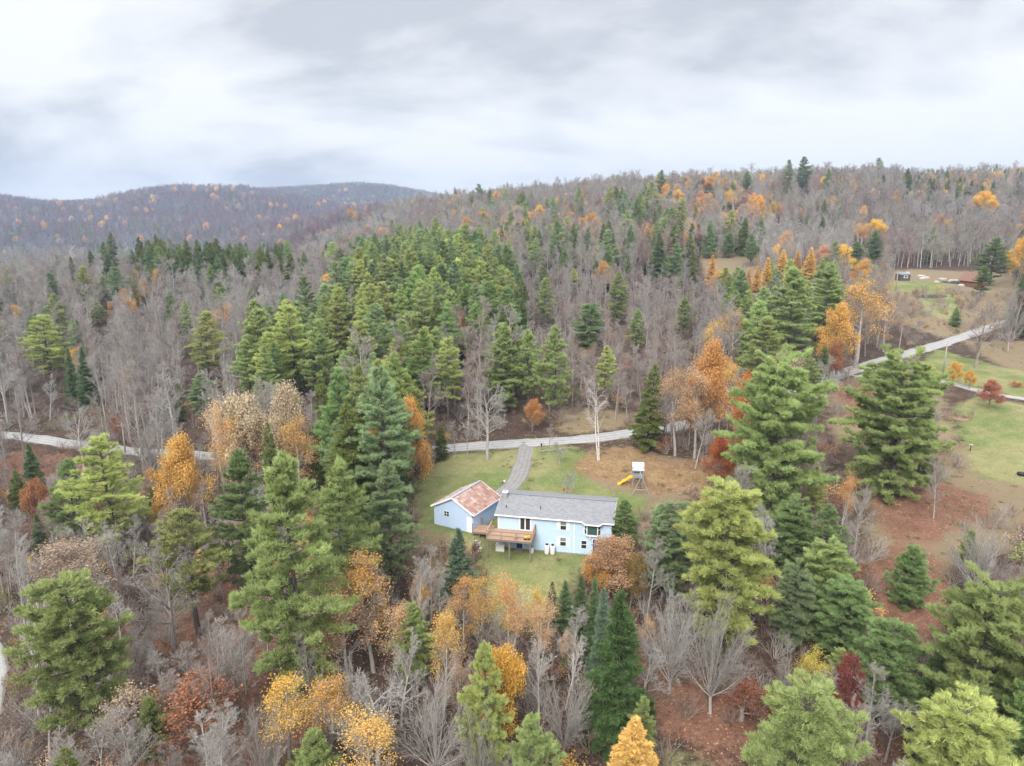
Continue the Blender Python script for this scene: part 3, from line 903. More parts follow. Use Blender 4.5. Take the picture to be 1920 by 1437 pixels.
        for k in range(nb):
            t = 0.26 + 0.74 * (k + rng.random()) / nb
            f = t * n; i = min(int(f), n - 1); b = pts[i] * (1 - (f - i)) + pts[i + 1] * (f - i)
            an = R(rng.uniform(45, 75) * (1.15 - 0.75 * t)); az = 2.4 * k + rng.normal(0, 0.4)
            dd = np.array([math.sin(an) * math.cos(az), math.sin(an) * math.sin(az), math.cos(an)])
            branch(W, rng, b, dd, H * rng.uniform(0.30, 0.40) * (1.15 - 0.45 * t), 0.075 * (1.2 - 0.7 * t), 1, spec, tips)
    return W, tips
def size_of(W, key='W'):
    S = np.array(W.s)
    return S[:, 5].max(), 2 * np.percentile(np.hypot(S[:, 3], S[:, 4]), 98)
def make_bare(key, seed, style, H, bark, thick=1.0, birch=False):
    rng = np.random.default_rng(seed)
    W, tips = bare_skeleton(rng, H, style)
    if thick != 1.0:
        W.s = [(*s[:6], s[6] * (thick if s[8] >= 2 else 1), s[7] * (thick if s[8] >= 2 else 1), s[8]) for s in W.s]
    mat = M_BIRCH if birch else M_BARK
    tr = wood_mesh('bare_trunk', W, mat, {0: 7, 1: 4}, lambda q: True)
    cr = wood_mesh('bare_crown', W, M_BARK, {2: 3, 3: 3, 4: 3}, lambda q: True)
    h, w = size_of(W)
    proto(key, h, w, tr, cr, bark)
def make_leafy(key, seed, style, H, per_tip, size, spread, bark, keep=1.0, birch=False, clump=0.0, top=0.0):
    rng = np.random.default_rng(seed)
    W, tips = bare_skeleton(rng, H, style)
    mat = M_BIRCH if birch else M_BARK
    tr = wood_mesh('leafy_trunk', W, mat, {0: 7, 1: 4, 2: 3, 3: 3, 4: 3}, lambda q: True)
    P = np.array([t[0] for t in tips]); h, w = size_of(W)
    if clump > 0:       # leaves left in patches only
        f = np.sin(P[:, 0] * 1.3 + seed) + np.sin(P[:, 1] * 1.5 + seed * 2) + np.sin(P[:, 2] * 1.1 + seed * 3) + top * (P[:, 2] / h - 0.5) * 4
        P = P[f > np.quantile(f, clump)]
    P = P[rng.random(len(P)) < keep]
    tint0 = rng.random(len(P))
    C = np.repeat(P, per_tip, 0) + rng.standard_normal((len(P) * per_tip, 3)) * spread
    V, F, t_ = leaves(C, size, rng, np.repeat(tint0, per_tip))
    cr = mesh_arrays('leafy_crown', V, F, M_LEAF, t_)
    proto(key, h, w, tr, cr, bark)
def make_shrub(key, seed, H, stems, leafn, size, bark):
    rng = np.random.default_rng(seed); W = Wood(); tips = []
    spec = [None, dict(seg=3, wob=0.12, up=0.08, n=(4, 6), t0=0.2, ang=(20, 45), len=(0.35, 0.6), rmin=0.010, rf=0.6, taper=0.4),
            dict(seg=2, wob=0.15, up=0.06, n=(3, 5), t0=0.2, ang=(20, 50), len=(0.4, 0.7), rmin=0.007, rf=0.6, taper=0.5),
            dict(seg=1, wob=0.15, up=0.05, n=0, t0=0, ang=(0, 0), len=(0, 0), rmin=0.006, taper=0.6)]
    for k in range(stems):
        an = R(rng.uniform(5, 50)); az = rng.uniform(0, 6.28)
        branch(W, rng, np.array([math.cos(az), math.sin(az), 0]) * rng.uniform(0, 0.25), np.array([math.sin(an) * math.cos(az), math.sin(an) * math.sin(az), math.cos(an)]), H * rng.uniform(0.7, 1.0), 0.03, 1, spec, tips)
    h, w = size_of(W)
    tr = wood_mesh('shrub_stems', W, M_BARK, {1: 4, 2: 3, 3: 3} if leafn else {1: 4}, lambda q: True)
    if leafn:
        P = np.array([t[0] for t in tips])
        C = np.repeat(P, leafn, 0) + rng.standard_normal((len(P) * leafn, 3)) * 0.16
        V, F, t_ = leaves(C, size, rng, np.repeat(rng.random(len(P)), leafn))
        cr = mesh_arrays('shrub_leaves', V, F, M_LEAF, t_)
    else:
        cr = wood_mesh('shrub_twigs', W, M_BARK, {2: 3, 3: 3}, lambda q: True)
    proto(key, h, w, tr, cr, bark)
def make_far(key, seed, kind, H, w, n, size):
    """trees far off, a few pixels high: trunk and a sparse volume of blades or leaf faces"""
    rng = np.random.default_rng(seed); W = Wood()
    if kind == 'con':
        W.add(np.zeros(3), np.array([0, 0, H * 0.95]), 0.2, 0.03, 0)
        t = 1 - np.sqrt(rng.random(n)); z = H * (0.12 + 0.88 * t); r = w / 2 * (1 - t) ** 0.85 * np.sqrt(rng.uniform(0.15, 1, n)) * rng.uniform(0.75, 1.1, n)
        a = rng.uniform(0, 6.28, n)
        C = np.c_[r * np.cos(a), r * np.sin(a), z]; D = np.c_[np.cos(a), np.sin(a), rng.uniform(-0.1, 0.5, n)]
        V, F, t_ = blades(C, D, np.full(n, size), 0.45, 2, 0.4, rng)
        cr = mesh_arrays('distant_crown', V, F, M_NEEDLE, t_)
    elif kind == 'leaf':
        W.add(np.zeros(3), np.array([0, 0, H * 0.7]), 0.16, 0.05, 0)
        P = rng.standard_normal((n, 3)); P /= np.linalg.norm(P, axis=1)[:, None]; P *= rng.uniform(0.35, 1.0, n)[:, None] ** 0.5
        P *= 1 + 0.22 * np.sin(P[:, :1] * 5 + seed) * np.sin(P[:, 1:2] * 4)
        C = P * [w / 2, w / 2, H * 0.32] + [0, 0, H * 0.68]
        V, F, t_ = leaves(C, size, rng)
        cr = mesh_arrays('distant_crown', V, F, M_LEAF, t_)
    tr = wood_mesh('distant_trunk', W, M_BARK, {0: 4}, lambda q: True)
    proto(key, H, w, tr, cr, (0.2, 0.19, 0.18))
def make_far_bare(key, seed, H, w, thick):
    rng = np.random.default_rng(seed); W = Wood(); tips = []
    spec = [None, dict(seg=2, wob=0.1, up=0.08, n=(6, 8), t0=0.2, ang=(28, 62), len=(0.4, 0.62), rmin=0.026 * thick, rf=0.6, taper=0.4),
            dict(seg=1, wob=0.13, up=0.06, n=(6, 8), t0=0.1, ang=(28, 65), len=(0.5, 0.85), rmin=0.018 * thick, rf=0.6, taper=0.5),
            dict(seg=1, wob=0.1, up=0.03, n=0, t0=0, ang=(0, 0), len=(0, 0), rmin=0.016 * thick, taper=0.7)]
    W.add(np.zeros(3), np.array([0, 0, H * 0.55]), 0.22, 0.13, 0); W.add(np.array([0, 0, H * 0.55]), np.array([0, 0, H * 0.9]), 0.13, 0.04, 0)
    for k in range(14):
        t = 0.34 + 0.61 * (k + rng.random()) / 14; an = R(rng.uniform(40, 70) * (1.2 - 0.6 * t)); az = rng.uniform(0, 6.28)
        branch(W, rng, np.array([0, 0, H * t * 0.9]), np.array([math.sin(an) * math.cos(az), math.sin(an) * math.sin(az), math.cos(an)]), H * 0.26 * (1.2 - 0.6 * t), 0.07, 1, spec, tips)
    h, ww = size_of(W)
    tr = wood_mesh('distant_trunk', W, M_BARK, {0: 5, 1: 3}, lambda q: True)
    cr = wood_mesh('distant_twigs', W, M_BARK, {2: 3, 3: 3}, lambda q: True)
    proto(key, h, ww, tr, cr, (0.24, 0.22, 0.21))

GREYBARK = (0.27, 0.245, 0.225)
for i in range(5): make_pine('pine%d' % i, 11 + i, tufts=1.0, wide=(1, 0.85, 1.15, 0.95, 1.05)[i], base=(0.24, 0.32, 0.2, 0.36, 0.28)[i], gap=(0.16, 0.22, 0.12, 0.28, 0.2)[i])
for i in range(3): make_pine('pinefull%d' % i, 31 + i, tufts=2.0, wide=(1.05, 0.95, 1.1)[i], base=(0.10, 0.16, 0.2)[i], gap=0.08, bl=0.40)
for i in range(3): make_pine('pinedome%d' % i, 36 + i, H=16.0, tufts=1.9, wide=(1.0, 1.1, 0.95)[i], base=(0.08, 0.14, 0.18)[i], gap=0.07, bl=0.40, dome=True)
make_pine('pinewide0', 45, H=19.0, tufts=1.75, wide=1.55, base=0.06, gap=0.02, bl=0.46, dome=True)
make_pine('pineyoung', 41, H=9.0, tufts=1.5, wide=0.62, base=0.05, gap=0.03, bl=0.36)
for i in range(3): make_spruce('spruce%d' % i, 51 + i, rbase=(2.5, 2.2, 2.8)[i], dens=1.5, bl=0.34)
for i in range(3): make_spruce('hemlock%d' % i, 61 + i, H=16.0, rbase=(3.4, 3.0, 3.8)[i], dens=0.75, hem=True, bl=0.38, base=0.08)
for i in range(2): make_spruce('larch%d' % i, 71 + i, H=12.0, rbase=(1.9, 2.2)[i], dens=1.2, hem=False, bl=0.28, base=0.1)
for i in range(5): make_bare('bare%d' % i, 81 + i, 'forest', 17.0, GREYBARK, 1.25)
for i in range(2): make_bare('vase%d' % i, 91 + i, 'vase', 12.0, (0.29, 0.26, 0.235), 1.15)
for i in range(2): make_bare('round%d' % i, 95 + i, 'round', 10.0, (0.26, 0.24, 0.23), 1.15)
make_bare('barebirch0', 98, 'birch', 14.0, (0.6, 0.57, 0.53), 1.2, True)
for i in range(2): make_leafy('maple%d' % i, 101 + i, 'round', 10.0, 6, 0.165, 0.30, (0.2, 0.18, 0.165), 0.85)
for i in range(2): make_leafy('thin%d' % i, 105 + i, 'forest', 14.0, 3, 0.135, 0.40, (0.34, 0.31, 0.29), 0.62, False, 0.25, 0.9)
for i in range(2): make_leafy('birch%d' % i, 109 + i, 'birch', 13.0, 10, 0.14, 0.42, (0.6, 0.57, 0.53), 0.9, True, 0.25, 0.8)
make_leafy('beech0', 113, 'round', 5.0, 2, 0.12, 0.22, (0.30, 0.26, 0.24), 0.7)
make_shrub('brush0', 121, 2.8, 14, 0, 0, (0.22, 0.19, 0.175)); make_shrub('brush1', 122, 2.4, 16, 0, 0, (0.25, 0.21, 0.18))
make_shrub('shrub0', 123, 2.4, 9, 3, 0.14, (0.18, 0.15, 0.13)); make_shrub('shrub1', 124, 2.0, 10, 4, 0.13, (0.18, 0.15, 0.13))
for i in range(2): make_far('farcon%d' % i, 131 + i, 'con', 18.0, (8.0, 7.0)[i], 520, 1.0)
for i in range(2): make_far('farleaf%d' % i, 135 + i, 'leaf', 15.0, (9.0, 8.0)[i], 420, 0.85)
for i in range(3): make_far_bare('farbare%d' % i, 141 + i, 17.0, 8.0, 1.45)

def make_tuft(key, seed, H=0.55):
    rng = np.random.default_rng(seed); W = Wood()
    for k in range(5):
        a = rng.uniform(0, 6.28); W.add(np.zeros(3), np.array([0.15 * math.cos(a), 0.15 * math.sin(a), H * 1.1]), 0.008, 0.004, 0)
    n = 26; a = rng.uniform(0, 6.28, n); r = 0.3 * np.sqrt(rng.random(n))
    C = np.c_[r * np.cos(a), r * np.sin(a), np.zeros(n)]; D = np.c_[np.cos(a) * 0.5, np.sin(a) * 0.5, np.ones(n)]
    V, F, t_ = blades(C, D, np.full(n, H), 0.09, 3, 0.25, rng)
    proto(key, H, 0.8, wood_mesh('tuft_stems', W, M_BARK, {0: 3}, lambda q: True), mesh_arrays('tuft_blades', V, F, M_LEAF, t_), (0.35, 0.27, 0.17))
make_tuft('tuft0', 151); make_tuft('tuft1', 152, 0.4)
# ---------------------------------------------------------------- house, garage, deck, yard things
def siding_mat(name, c, pitch=0.11):
    m, t, L = mat_new(name)
    b = bsdf_out(t, 0.6, 0.3)
    tc = N(t, 'ShaderNodeTexCoord'); sp = N(t, 'ShaderNodeSeparateXYZ'); L(tc.outputs['Object'], sp.inputs[0])
    dv = N(t, 'ShaderNodeMath', operation='DIVIDE'); dv.inputs[1].default_value = pitch; L(sp.outputs['Z'], dv.inputs[0])
    fr = N(t, 'ShaderNodeMath', operation='FRACT'); L(dv.outputs[0], fr.inputs[0])
    n = N(t, 'ShaderNodeTexNoise'); n.inputs['Scale'].default_value = 1.3; n.inputs['Detail'].default_value = 7; n.inputs['Roughness'].default_value = 0.65
    L(tc.outputs['Object'], n.inputs['Vector'])
    mr = N(t, 'ShaderNodeMapRange'); mr.inputs['To Min'].default_value = 0.88; mr.inputs['To Max'].default_value = 1.1; L(n.outputs['Fac'], mr.inputs['Value'])
    v = N(t, 'ShaderNodeVectorMath', operation='SCALE'); v.inputs[0].default_value = c; L(mr.outputs[0], v.inputs['Scale'])
    L(v.outputs[0], b.inputs['Base Color'])
    bp = N(t, 'ShaderNodeBump'); bp.inputs['Strength'].default_value = 0.12; bp.inputs['Distance'].default_value = 0.01
    L(fr.outputs[0], bp.inputs['Height']); L(bp.outputs[0], b.inputs['Normal'])
    return m
def shingle_mat(name, c0, c1, s=(2.2, 7.0)):
    m, t, L = mat_new(name)
    b = bsdf_out(t, 0.95, 0.15)
    tc = N(t, 'ShaderNodeTexCoord')
    br = N(t, 'ShaderNodeTexBrick'); br.inputs['Scale'].default_value = 1.0; br.inputs['Brick Width'].default_value = 0.42; br.inputs['Row Height'].default_value = 0.15
    br.inputs['Mortar Size'].default_value = 0.006; br.inputs['Color1'].default_value = (*c0, 1); br.inputs['Color2'].default_value = (*c1, 1); br.inputs['Mortar'].default_value = (*[q * 0.55 for q in c0], 1)
    L(tc.outputs['Object'], br.inputs['Vector'])
    n = N(t, 'ShaderNodeTexNoise'); n.inputs['Scale'].default_value = 2.4; n.inputs['Detail'].default_value = 8; n.inputs['Roughness'].default_value = 0.75
    L(tc.outputs['Object'], n.inputs['Vector'])
    mr = N(t, 'ShaderNodeMapRange'); mr.inputs['From Min'].default_value = 0.3; mr.inputs['From Max'].default_value = 0.7; mr.inputs['To Min'].default_value = 0.86; mr.inputs['To Max'].default_value = 1.14; L(n.outputs['Fac'], mr.inputs['Value'])
    v = N(t, 'ShaderNodeVectorMath', operation='SCALE'); L(br.outputs['Color'], v.inputs[0]); L(mr.outputs[0], v.inputs['Scale'])
    L(v.outputs[0], b.inputs['Base Color'])
    bp = N(t, 'ShaderNodeBump'); bp.inputs['Strength'].default_value = 0.5; bp.inputs['Distance'].default_value = 0.01
    L(br.outputs['Fac'], bp.inputs['Height']); L(bp.outputs[0], b.inputs['Normal'])
    return m
def rust_mat():
    """old galvanised panels: rust patches over pale zinc, different panel by panel"""
    m, t, L = mat_new('rusty_metal')
    b = bsdf_out(t, 0.7, 0.4)
    tc = N(t, 'ShaderNodeTexCoord'); oi = N(t, 'ShaderNodeObjectInfo')
    mp = N(t, 'ShaderNodeVectorMath', operation='ADD'); L(tc.outputs['Object'], mp.inputs[0])
    sc = N(t, 'ShaderNodeVectorMath', operation='SCALE'); sc.inputs[0].default_value = (37, 19, 53); L(oi.outputs['Random'], sc.inputs['Scale']); L(sc.outputs[0], mp.inputs[1])
    n = N(t, 'ShaderNodeTexNoise'); n.inputs['Scale'].default_value = 2.6; n.inputs['Detail'].default_value = 7; n.inputs['Roughness'].default_value = 0.7
    st = N(t, 'ShaderNodeMapping'); st.inputs['Scale'].default_value = (0.5, 2.6, 0.5); L(mp.outputs[0], st.inputs[0]); L(st.outputs[0], n.inputs['Vector'])
    ad = N(t, 'ShaderNodeMath', operation='MULTIPLY_ADD'); ad.inputs[1].default_value = 0.22; L(oi.outputs['Random'], ad.inputs[0]); L(n.outputs['Fac'], ad.inputs[2])
    at = N(t, 'ShaderNodeAttribute', attribute_type='OBJECT', attribute_name='zinc')
    a2 = N(t, 'ShaderNodeMath', operation='ADD'); L(ad.outputs[0], a2.inputs[0]); L(at.outputs['Fac'], a2.inputs[1])
    r = N(t, 'ShaderNodeValToRGB'); e = r.color_ramp.elements
    e[0].position = 0.40; e[0].color = (0.22, 0.11, 0.085, 1); e[1].position = 0.95; e[1].color = (0.46, 0.45, 0.46, 1)
    for p, c in ((0.60, (0.29, 0.16, 0.125)), (0.74, (0.34, 0.215, 0.18)), (0.84, (0.42, 0.33, 0.30))):
        q = e.new(p); q.color = (*c, 1)
    L(a2.outputs[0], r.inputs[0]); L(r.outputs[0], b.inputs['Base Color'])
    return m
M_BLUE = siding_mat('blue_siding', (0.49, 0.645, 0.81)); M_GBLUE = siding_mat('garage_siding', (0.46, 0.58, 0.76), 0.2)
M_WHITE = plain('white_trim', (0.82, 0.82, 0.82), 0.5, 0.4, 0.06); M_SHING = shingle_mat('asphalt_shingles', (0.205, 0.21, 0.225), (0.26, 0.265, 0.28))
M_RUST = rust_mat(); M_GLASS = plain('dark_glass', (0.03, 0.035, 0.04), 0.08, 0.6, 0.3, 0.7); M_CURT = plain('curtained_glass', (0.22, 0.25, 0.27), 0.12, 0.6, 0.3, 1.5)
M_GREENG = plain('greenish_glass', (0.05, 0.10, 0.09), 0.1, 0.6, 0.3, 1.0)
M_DBLUE = plain('blue_door_paint', (0.01, 0.055, 0.22), 0.4, 0.4, 0.1); M_DECK = plain('stained_deck_wood', (0.40, 0.255, 0.175), 0.8, 0.2, 0.22, 5.0); M_POST = plain('weathered_post_wood', (0.20, 0.17, 0.145), 0.9, 0.1, 0.2, 6.0)
M_CONC = plain('concrete', (0.30, 0.27, 0.23), 0.95, 0.1, 0.25, 3.0); M_BLACK = plain('black_plastic', (0.012, 0.012, 0.013), 0.5, 0.4, 0.2); M_TANK = plain('tank_paint', (0.70, 0.70, 0.70), 0.35, 0.5, 0.06, 2.0)
M_GREYM = plain('grey_metal', (0.26, 0.27, 0.29), 0.4, 0.5, 0.15, 4, 0.6); M_TOYY = plain('yellow_plastic', (0.72, 0.50, 0.02), 0.4, 0.5, 0.06); M_RED = plain('red_paint', (0.42, 0.05, 0.035), 0.7, 0.3, 0.2)
M_STEEL = plain('galvanised', (0.45, 0.47, 0.5), 0.4, 0.5, 0.12, 3, 0.5); M_BRICK = plain('chimney_block', (0.33, 0.31, 0.30), 0.9, 0.1, 0.3, 6.0); M_PINKP = plain('pink_plastic', (0.6, 0.2, 0.3), 0.4, 0.5, 0.05)
M_BARN = plain('barn_boards', (0.20, 0.095, 0.07), 0.9, 0.1, 0.3, 3.0); M_BARNR = plain('rusty_barn_roof', (0.22, 0.125, 0.095), 0.8, 0.2, 0.3, 2.0); M_STONE = plain('pale_rubble', (0.42, 0.40, 0.38), 0.95, 0.1, 0.25, 3.0, bump=0.4); M_DARKSOIL = plain('dark_soil', (0.05, 0.045, 0.042), 0.95, 0.1, 0.35, 0.6, bump=0.5)
M_GLOBE = plain('milk_glass', (0.8, 0.8, 0.78), 0.3, 0.5, 0.03); M_SIGN = plain('grey_roofing', (0.20, 0.215, 0.24), 0.8, 0.2, 0.2, 1.0)

def gable_roof(name, mat, parent, L0, L1, D0, D1, ze, zr, th=0.14, mid=None):
    """two slopes with thickness; ridge along x, or along y when mid is the x of the ridge; each slope its own mesh"""
    out = []
    ym = (D0 + D1) / 2
    for s in (0, 1):
        if mid is None:
            a, b = ((D0, ym), (D1, ym))[s]
            q = [(L0, a, ze), (L1, a, ze), (L1, b, zr), (L0, b, zr)]
        else:
            a = (L0, L1)[s]
            q = [(a, D0, ze), (a, D1, ze), (mid, D1, zr), (mid, D0, zr)]
        out.append((q, th))
    return out
def slab(q, th):
    m = MB(); lo = [(x, y, z - th) for x, y, z in q]
    m.poly(q); m.poly(lo[::-1])
    for i in range(4):
        j = (i + 1) % 4; m.poly([q[i], lo[i], lo[j], q[j]])
    return m
def window(parent, x0, x1, z0, z1, y=0.0, glass=None, bars='h', name='window', fw=0.07):
    """frame proud of the wall, pane set back inside it; wall plane at y, outside is -y"""
    fr = MB()
    fr.box(x0 - fw, x0, y - 0.06, y + 0.02, z0 - fw, z1 + fw); fr.box(x1, x1 + fw, y - 0.06, y + 0.02, z0 - fw, z1 + fw)
    fr.box(x0, x1, y - 0.058, y + 0.02, z1, z1 + fw); fr.box(x0, x1, y - 0.058, y + 0.02, z0 - fw, z0)
    w = fr.build(name, M_WHITE, parent)
    if bars == 'h':
        zm = (z0 + z1) / 2
        MB().box(x0, x1, y - 0.05, y + 0.01, zm - 0.025, zm + 0.025).build('meeting_rail', M_WHITE, w)
        MB().box(x0, x1, y - 0.022, y + 0.012, zm + 0.025, z1).build('pane', glass or M_CURT, w)
        MB().box(x0, x1, y - 0.030, y + 0.012, z0, zm - 0.025).build('pane', glass or M_GLASS, w)
    else:
        MB().box(x0, x1, y - 0.03, y + 0.012, z0, z1).build('pane', glass or M_GLASS, w)
    return w
def build_house():
    e = empty('house', (HO[0], HO[1], HBASE), HA, 'long pale blue raised ranch house with a grey shingle roof', 'house')
    zt = HEAVE - HBASE; zr = HRIDGE - HBASE; zf = HFLOOR - HBASE
    w = MB()
    w.poly([(0, 0, 0.12), (HL, 0, 0.12), (HL, 0, zt), (0, 0, zt)])
    w.poly([(HL, 0, 0.12), (HL, HD, 0.12), (HL, HD, zt), (HL, HD / 2, zr - 0.14), (HL, 0, zt)])
    w.poly([(HL, HD, 0.12), (0, HD, 0.12), (0, HD, zt), (HL, HD, zt)])
    w.poly([(0, HD, 0.12), (0, 0, 0.12), (0, 0, zt), (0, HD / 2, zr - 0.14), (0, HD, zt)])
    w.build('wall', M_BLUE, e)
    MB().box(-0.04, HL + 0.04, -0.04, HD + 0.04, -0.9, 0.12).build('foundation', M_CONC, e)
    # roof: the eave steps out over the bay window end
    ov = 0.35; sl = (zr - zt) / (HD / 2 + ov)
    r = empty_part('roof', e)
    rf = slab([(-0.3, -ov, zt), (10.35, -ov, zt), (10.35, HD / 2, zr), (-0.3, HD / 2, zr)], 0.13).build('slope', M_SHING, r)
    z2 = zt - sl * 0.45
    slab([(10.35, -ov, zt), (10.8, -ov - 0.45, z2), (10.8, HD / 2, zr), (10.35, HD / 2, zr)], 0.13).build('slope', M_SHING, r)
    slab([(10.8, -ov - 0.45, z2), (12.5, -ov - 0.45, z2), (12.5, HD / 2, zr), (10.8, HD / 2, zr)], 0.13).build('slope', M_SHING, r)
    slab([(12.5, -ov - 0.45, z2), (12.9, -ov, zt), (12.9, HD / 2, zr), (12.5, HD / 2, zr)], 0.13).build('slope', M_SHING, r)
    slab([(12.9, -ov, zt), (HL + 0.3, -ov, zt), (HL + 0.3, HD / 2, zr), (12.9, HD / 2, zr)], 0.13).build('slope', M_SHING, r)
    slab([(HL + 0.3, HD + ov, zt), (-0.3, HD + ov, zt), (-0.3, HD / 2 + 0.004, zr), (HL + 0.3, HD / 2 + 0.004, zr)], 0.13).build('slope', M_SHING, r)
    MB().bar((-0.32, HD / 2, zr + 0.03), (HL + 0.32, HD / 2, zr + 0.03), 0.30, 0.05).build('ridge_cap', M_SIGN, r)
    # white gutters follow the eave
    path = [(-0.32, -ov - 0.06), (10.35, -ov - 0.06), (10.8, -ov - 0.51), (12.5, -ov - 0.51), (12.9, -ov - 0.06), (HL + 0.32, -ov - 0.06)]
    g = MB()
    for (a, b), (c, d) in zip(path[:-1], path[1:]):
        za = zt - (0.0 if b > -0.7 else sl * 0.45) - 0.10; zb = zt - (0.0 if d > -0.7 else sl * 0.45) - 0.10
        g.bar((a, b, za), (c, d, zb), 0.11, 0.13)
    g.build('gutter', M_WHITE, e)
    for x in (-0.29, HL + 0.29):
        MB().bar((x, -ov, zt - 0.10), (x, HD / 2, zr - 0.10), 0.05, 0.18).bar((x, HD / 2, zr - 0.10), (x, HD + ov, zt - 0.10), 0.05, 0.18).build('rake_board', M_WHITE, e)
    for x in (0.06, 9.45): MB().box(x - 0.05, x + 0.05, -0.03, 0.01, 0.12, zt - 0.16).build('corner_trim' if x < 1 else 'downspout', M_WHITE, e)
    # openings of the walk-out front
    d = MB()
    for a, b in ((2.70, 2.84), (3.36, 3.50), (4.04, 4.20)): d.box(a, b, -0.07, 0.02, zf + 0.02, zf + 2.0)
    d.box(2.84, 3.36, -0.065, 0.02, zf + 1.9, zf + 2.0); d.box(3.50, 4.04, -0.065, 0.02, zf + 1.9, zf + 2.0); d.box(2.84, 3.36, -0.065, 0.02, zf + 0.02, zf + 0.14); d.box(3.5, 4.04, -0.065, 0.02, zf + 0.02, zf + 0.14)
    d = d.build('patio_door', M_WHITE, e)
    MB().box(2.84, 3.36, -0.03, 0.012, zf + 0.14, zf + 1.9).build('pane', M_GLASS, d); MB().box(3.50, 4.04, -0.03, 0.012, zf + 0.14, zf + 1.9).build('pane', M_GLASS, d)
    for z0 in (zf + 0.55, 0.95):
        window(e, 7.78, 8.46, z0, z0 + 1.08)
        for a in (7.34, 8.56): MB().box(a, a + 0.34, -0.035, 0.005, z0 - 0.06, z0 + 1.14).build('shutter', M_WHITE, e)
    window(e, 10.35, 10.95, 0.85, 1.85, bars='h', glass=M_GLASS)
    door = MB().box(11.72, 12.56, -0.04, 0.01, 0.14, 2.12).build('back_door', M_DBLUE, e)
    MB().box(11.62, 11.71, -0.06, 0.012, 0.14, 2.2).box(12.57, 12.66, -0.06, 0.012, 0.14, 2.2).box(11.71, 12.57, -0.058, 0.012, 2.13, 2.2).build('frame', M_WHITE, door)
    MB().box(12.42, 12.47, -0.09, -0.04, 1.02, 1.07).build('handle', M_GREYM, door)
    door = MB().box(2.35, 3.10, -0.04, 0.01, 0.14, 1.95).build('back_door', M_DBLUE, e)
    MB().box(2.26, 2.34, -0.06, 0.012, 0.14, 2.02).box(3.11, 3.19, -0.06, 0.012, 0.14, 2.02).build('frame', M_WHITE, door)
    # bay window, three sides
    b0, b1, bz0, bz1, bd = 10.85, 12.45, zf + 0.35, zf + 1.62, 0.42
    by = MB()
    pts = [(b0 - 0.2, 0), (b0 + 0.16, -bd), (b1 - 0.16, -bd), (b1 + 0.2, 0)]
    for (xa, ya), (xb, yb) in zip(pts[:-1], pts[1:]):
        by.poly([(xa, ya, bz0 - 0.22), (xb, yb, bz0 - 0.22), (xb, yb, bz0), (xa, ya, bz0)])
    by.poly([(p[0], p[1], bz0 - 0.22) for p in pts][::-1])
    bay = by.build('bay_window', M_WHITE, e)
    hd = MB()
    for (xa, ya), (xb, yb) in zip(pts[:-1], pts[1:]): hd.poly([(xa, ya, bz1), (xb, yb, bz1), (xb, yb, zt - 0.16), (xa, ya, zt - 0.16)])
    hd.build('head_board', M_WHITE, bay)
    for p in pts: MB().box(p[0] - 0.05, p[0] + 0.05, p[1] - 0.05, p[1] + 0.05, bz0, bz1).build('mullion', M_WHITE, bay)
    for k, ((xa, ya), (xb, yb)) in enumerate(zip(pts[:-1], pts[1:])):
        MB().poly([(xa, ya + 0.02, bz0), (xb, yb + 0.02, bz0), (xb, yb + 0.02, bz1), (xa, ya + 0.02, bz1)]).build('pane', M_GREENG if k == 1 else M_GLASS, bay)
        if k != 1: MB().bar((xa, ya - 0.01, (bz0 + bz1) / 2), (xb, yb - 0.01, (bz0 + bz1) / 2), 0.05).build('meeting_rail', M_WHITE, bay)
    # lamps, vents, chimney
    l = MB().box(1.95, 2.07, -0.14, 0.0, zf + 1.62, zf + 1.84).build('wall_lamp', M_BLACK, e)
    l = MB().tube([(11.4, 0, 2.42), (11.4, -0.2, 2.42), (11.4, -0.26, 2.3)], [0.03, 0.05, 0.14], 8).build('wall_lamp', M_WHITE, e)
    for x, yb in ((0.85, 1.0), (5.1, 1.3)):
        zb = zt + sl * (yb + ov)
        MB().tube([(x, yb, zb - 0.1), (x, yb, zb + 0.38)], [0.05, 0.05], 10).build('vent_pipe', M_BLACK, e)
    yb = HD / 2 - 0.9; zb = zt + sl * (yb + ov)
    c = MB().box(0.10, 0.58, yb - 0.3, yb + 0.3, zb - 0.4, zb + 0.75).build('chimney', M_BRICK, e)
    MB().box(0.02, 0.66, yb - 0.38, yb + 0.38, zb + 0.75, zb + 0.84).build('chimney_cap', M_WHITE, c)
    MB().box(0.17, 0.51, yb - 0.2, yb + 0.2, zb + 0.84, zb + 1.02).build('flue', M_STEEL, c)
    # front side that faces the road
    fy = HD
    for xa in (2.2, 5.6, 10.5): MB().box(xa, xa + 1.3, fy - 0.01, fy + 0.05, zf + 0.75, zf + 1.75).build('window', M_CURT, e)
    MB().box(8.0, 8.9, fy - 0.01, fy + 0.05, zf + 0.02, zf + 1.98).build('front_door', M_WHITE, e)
def empty_part(name, parent):
    o = bpy.data.objects.new(name, None); col.objects.link(o); o.parent = parent; o.empty_display_size = 0.2
    return o
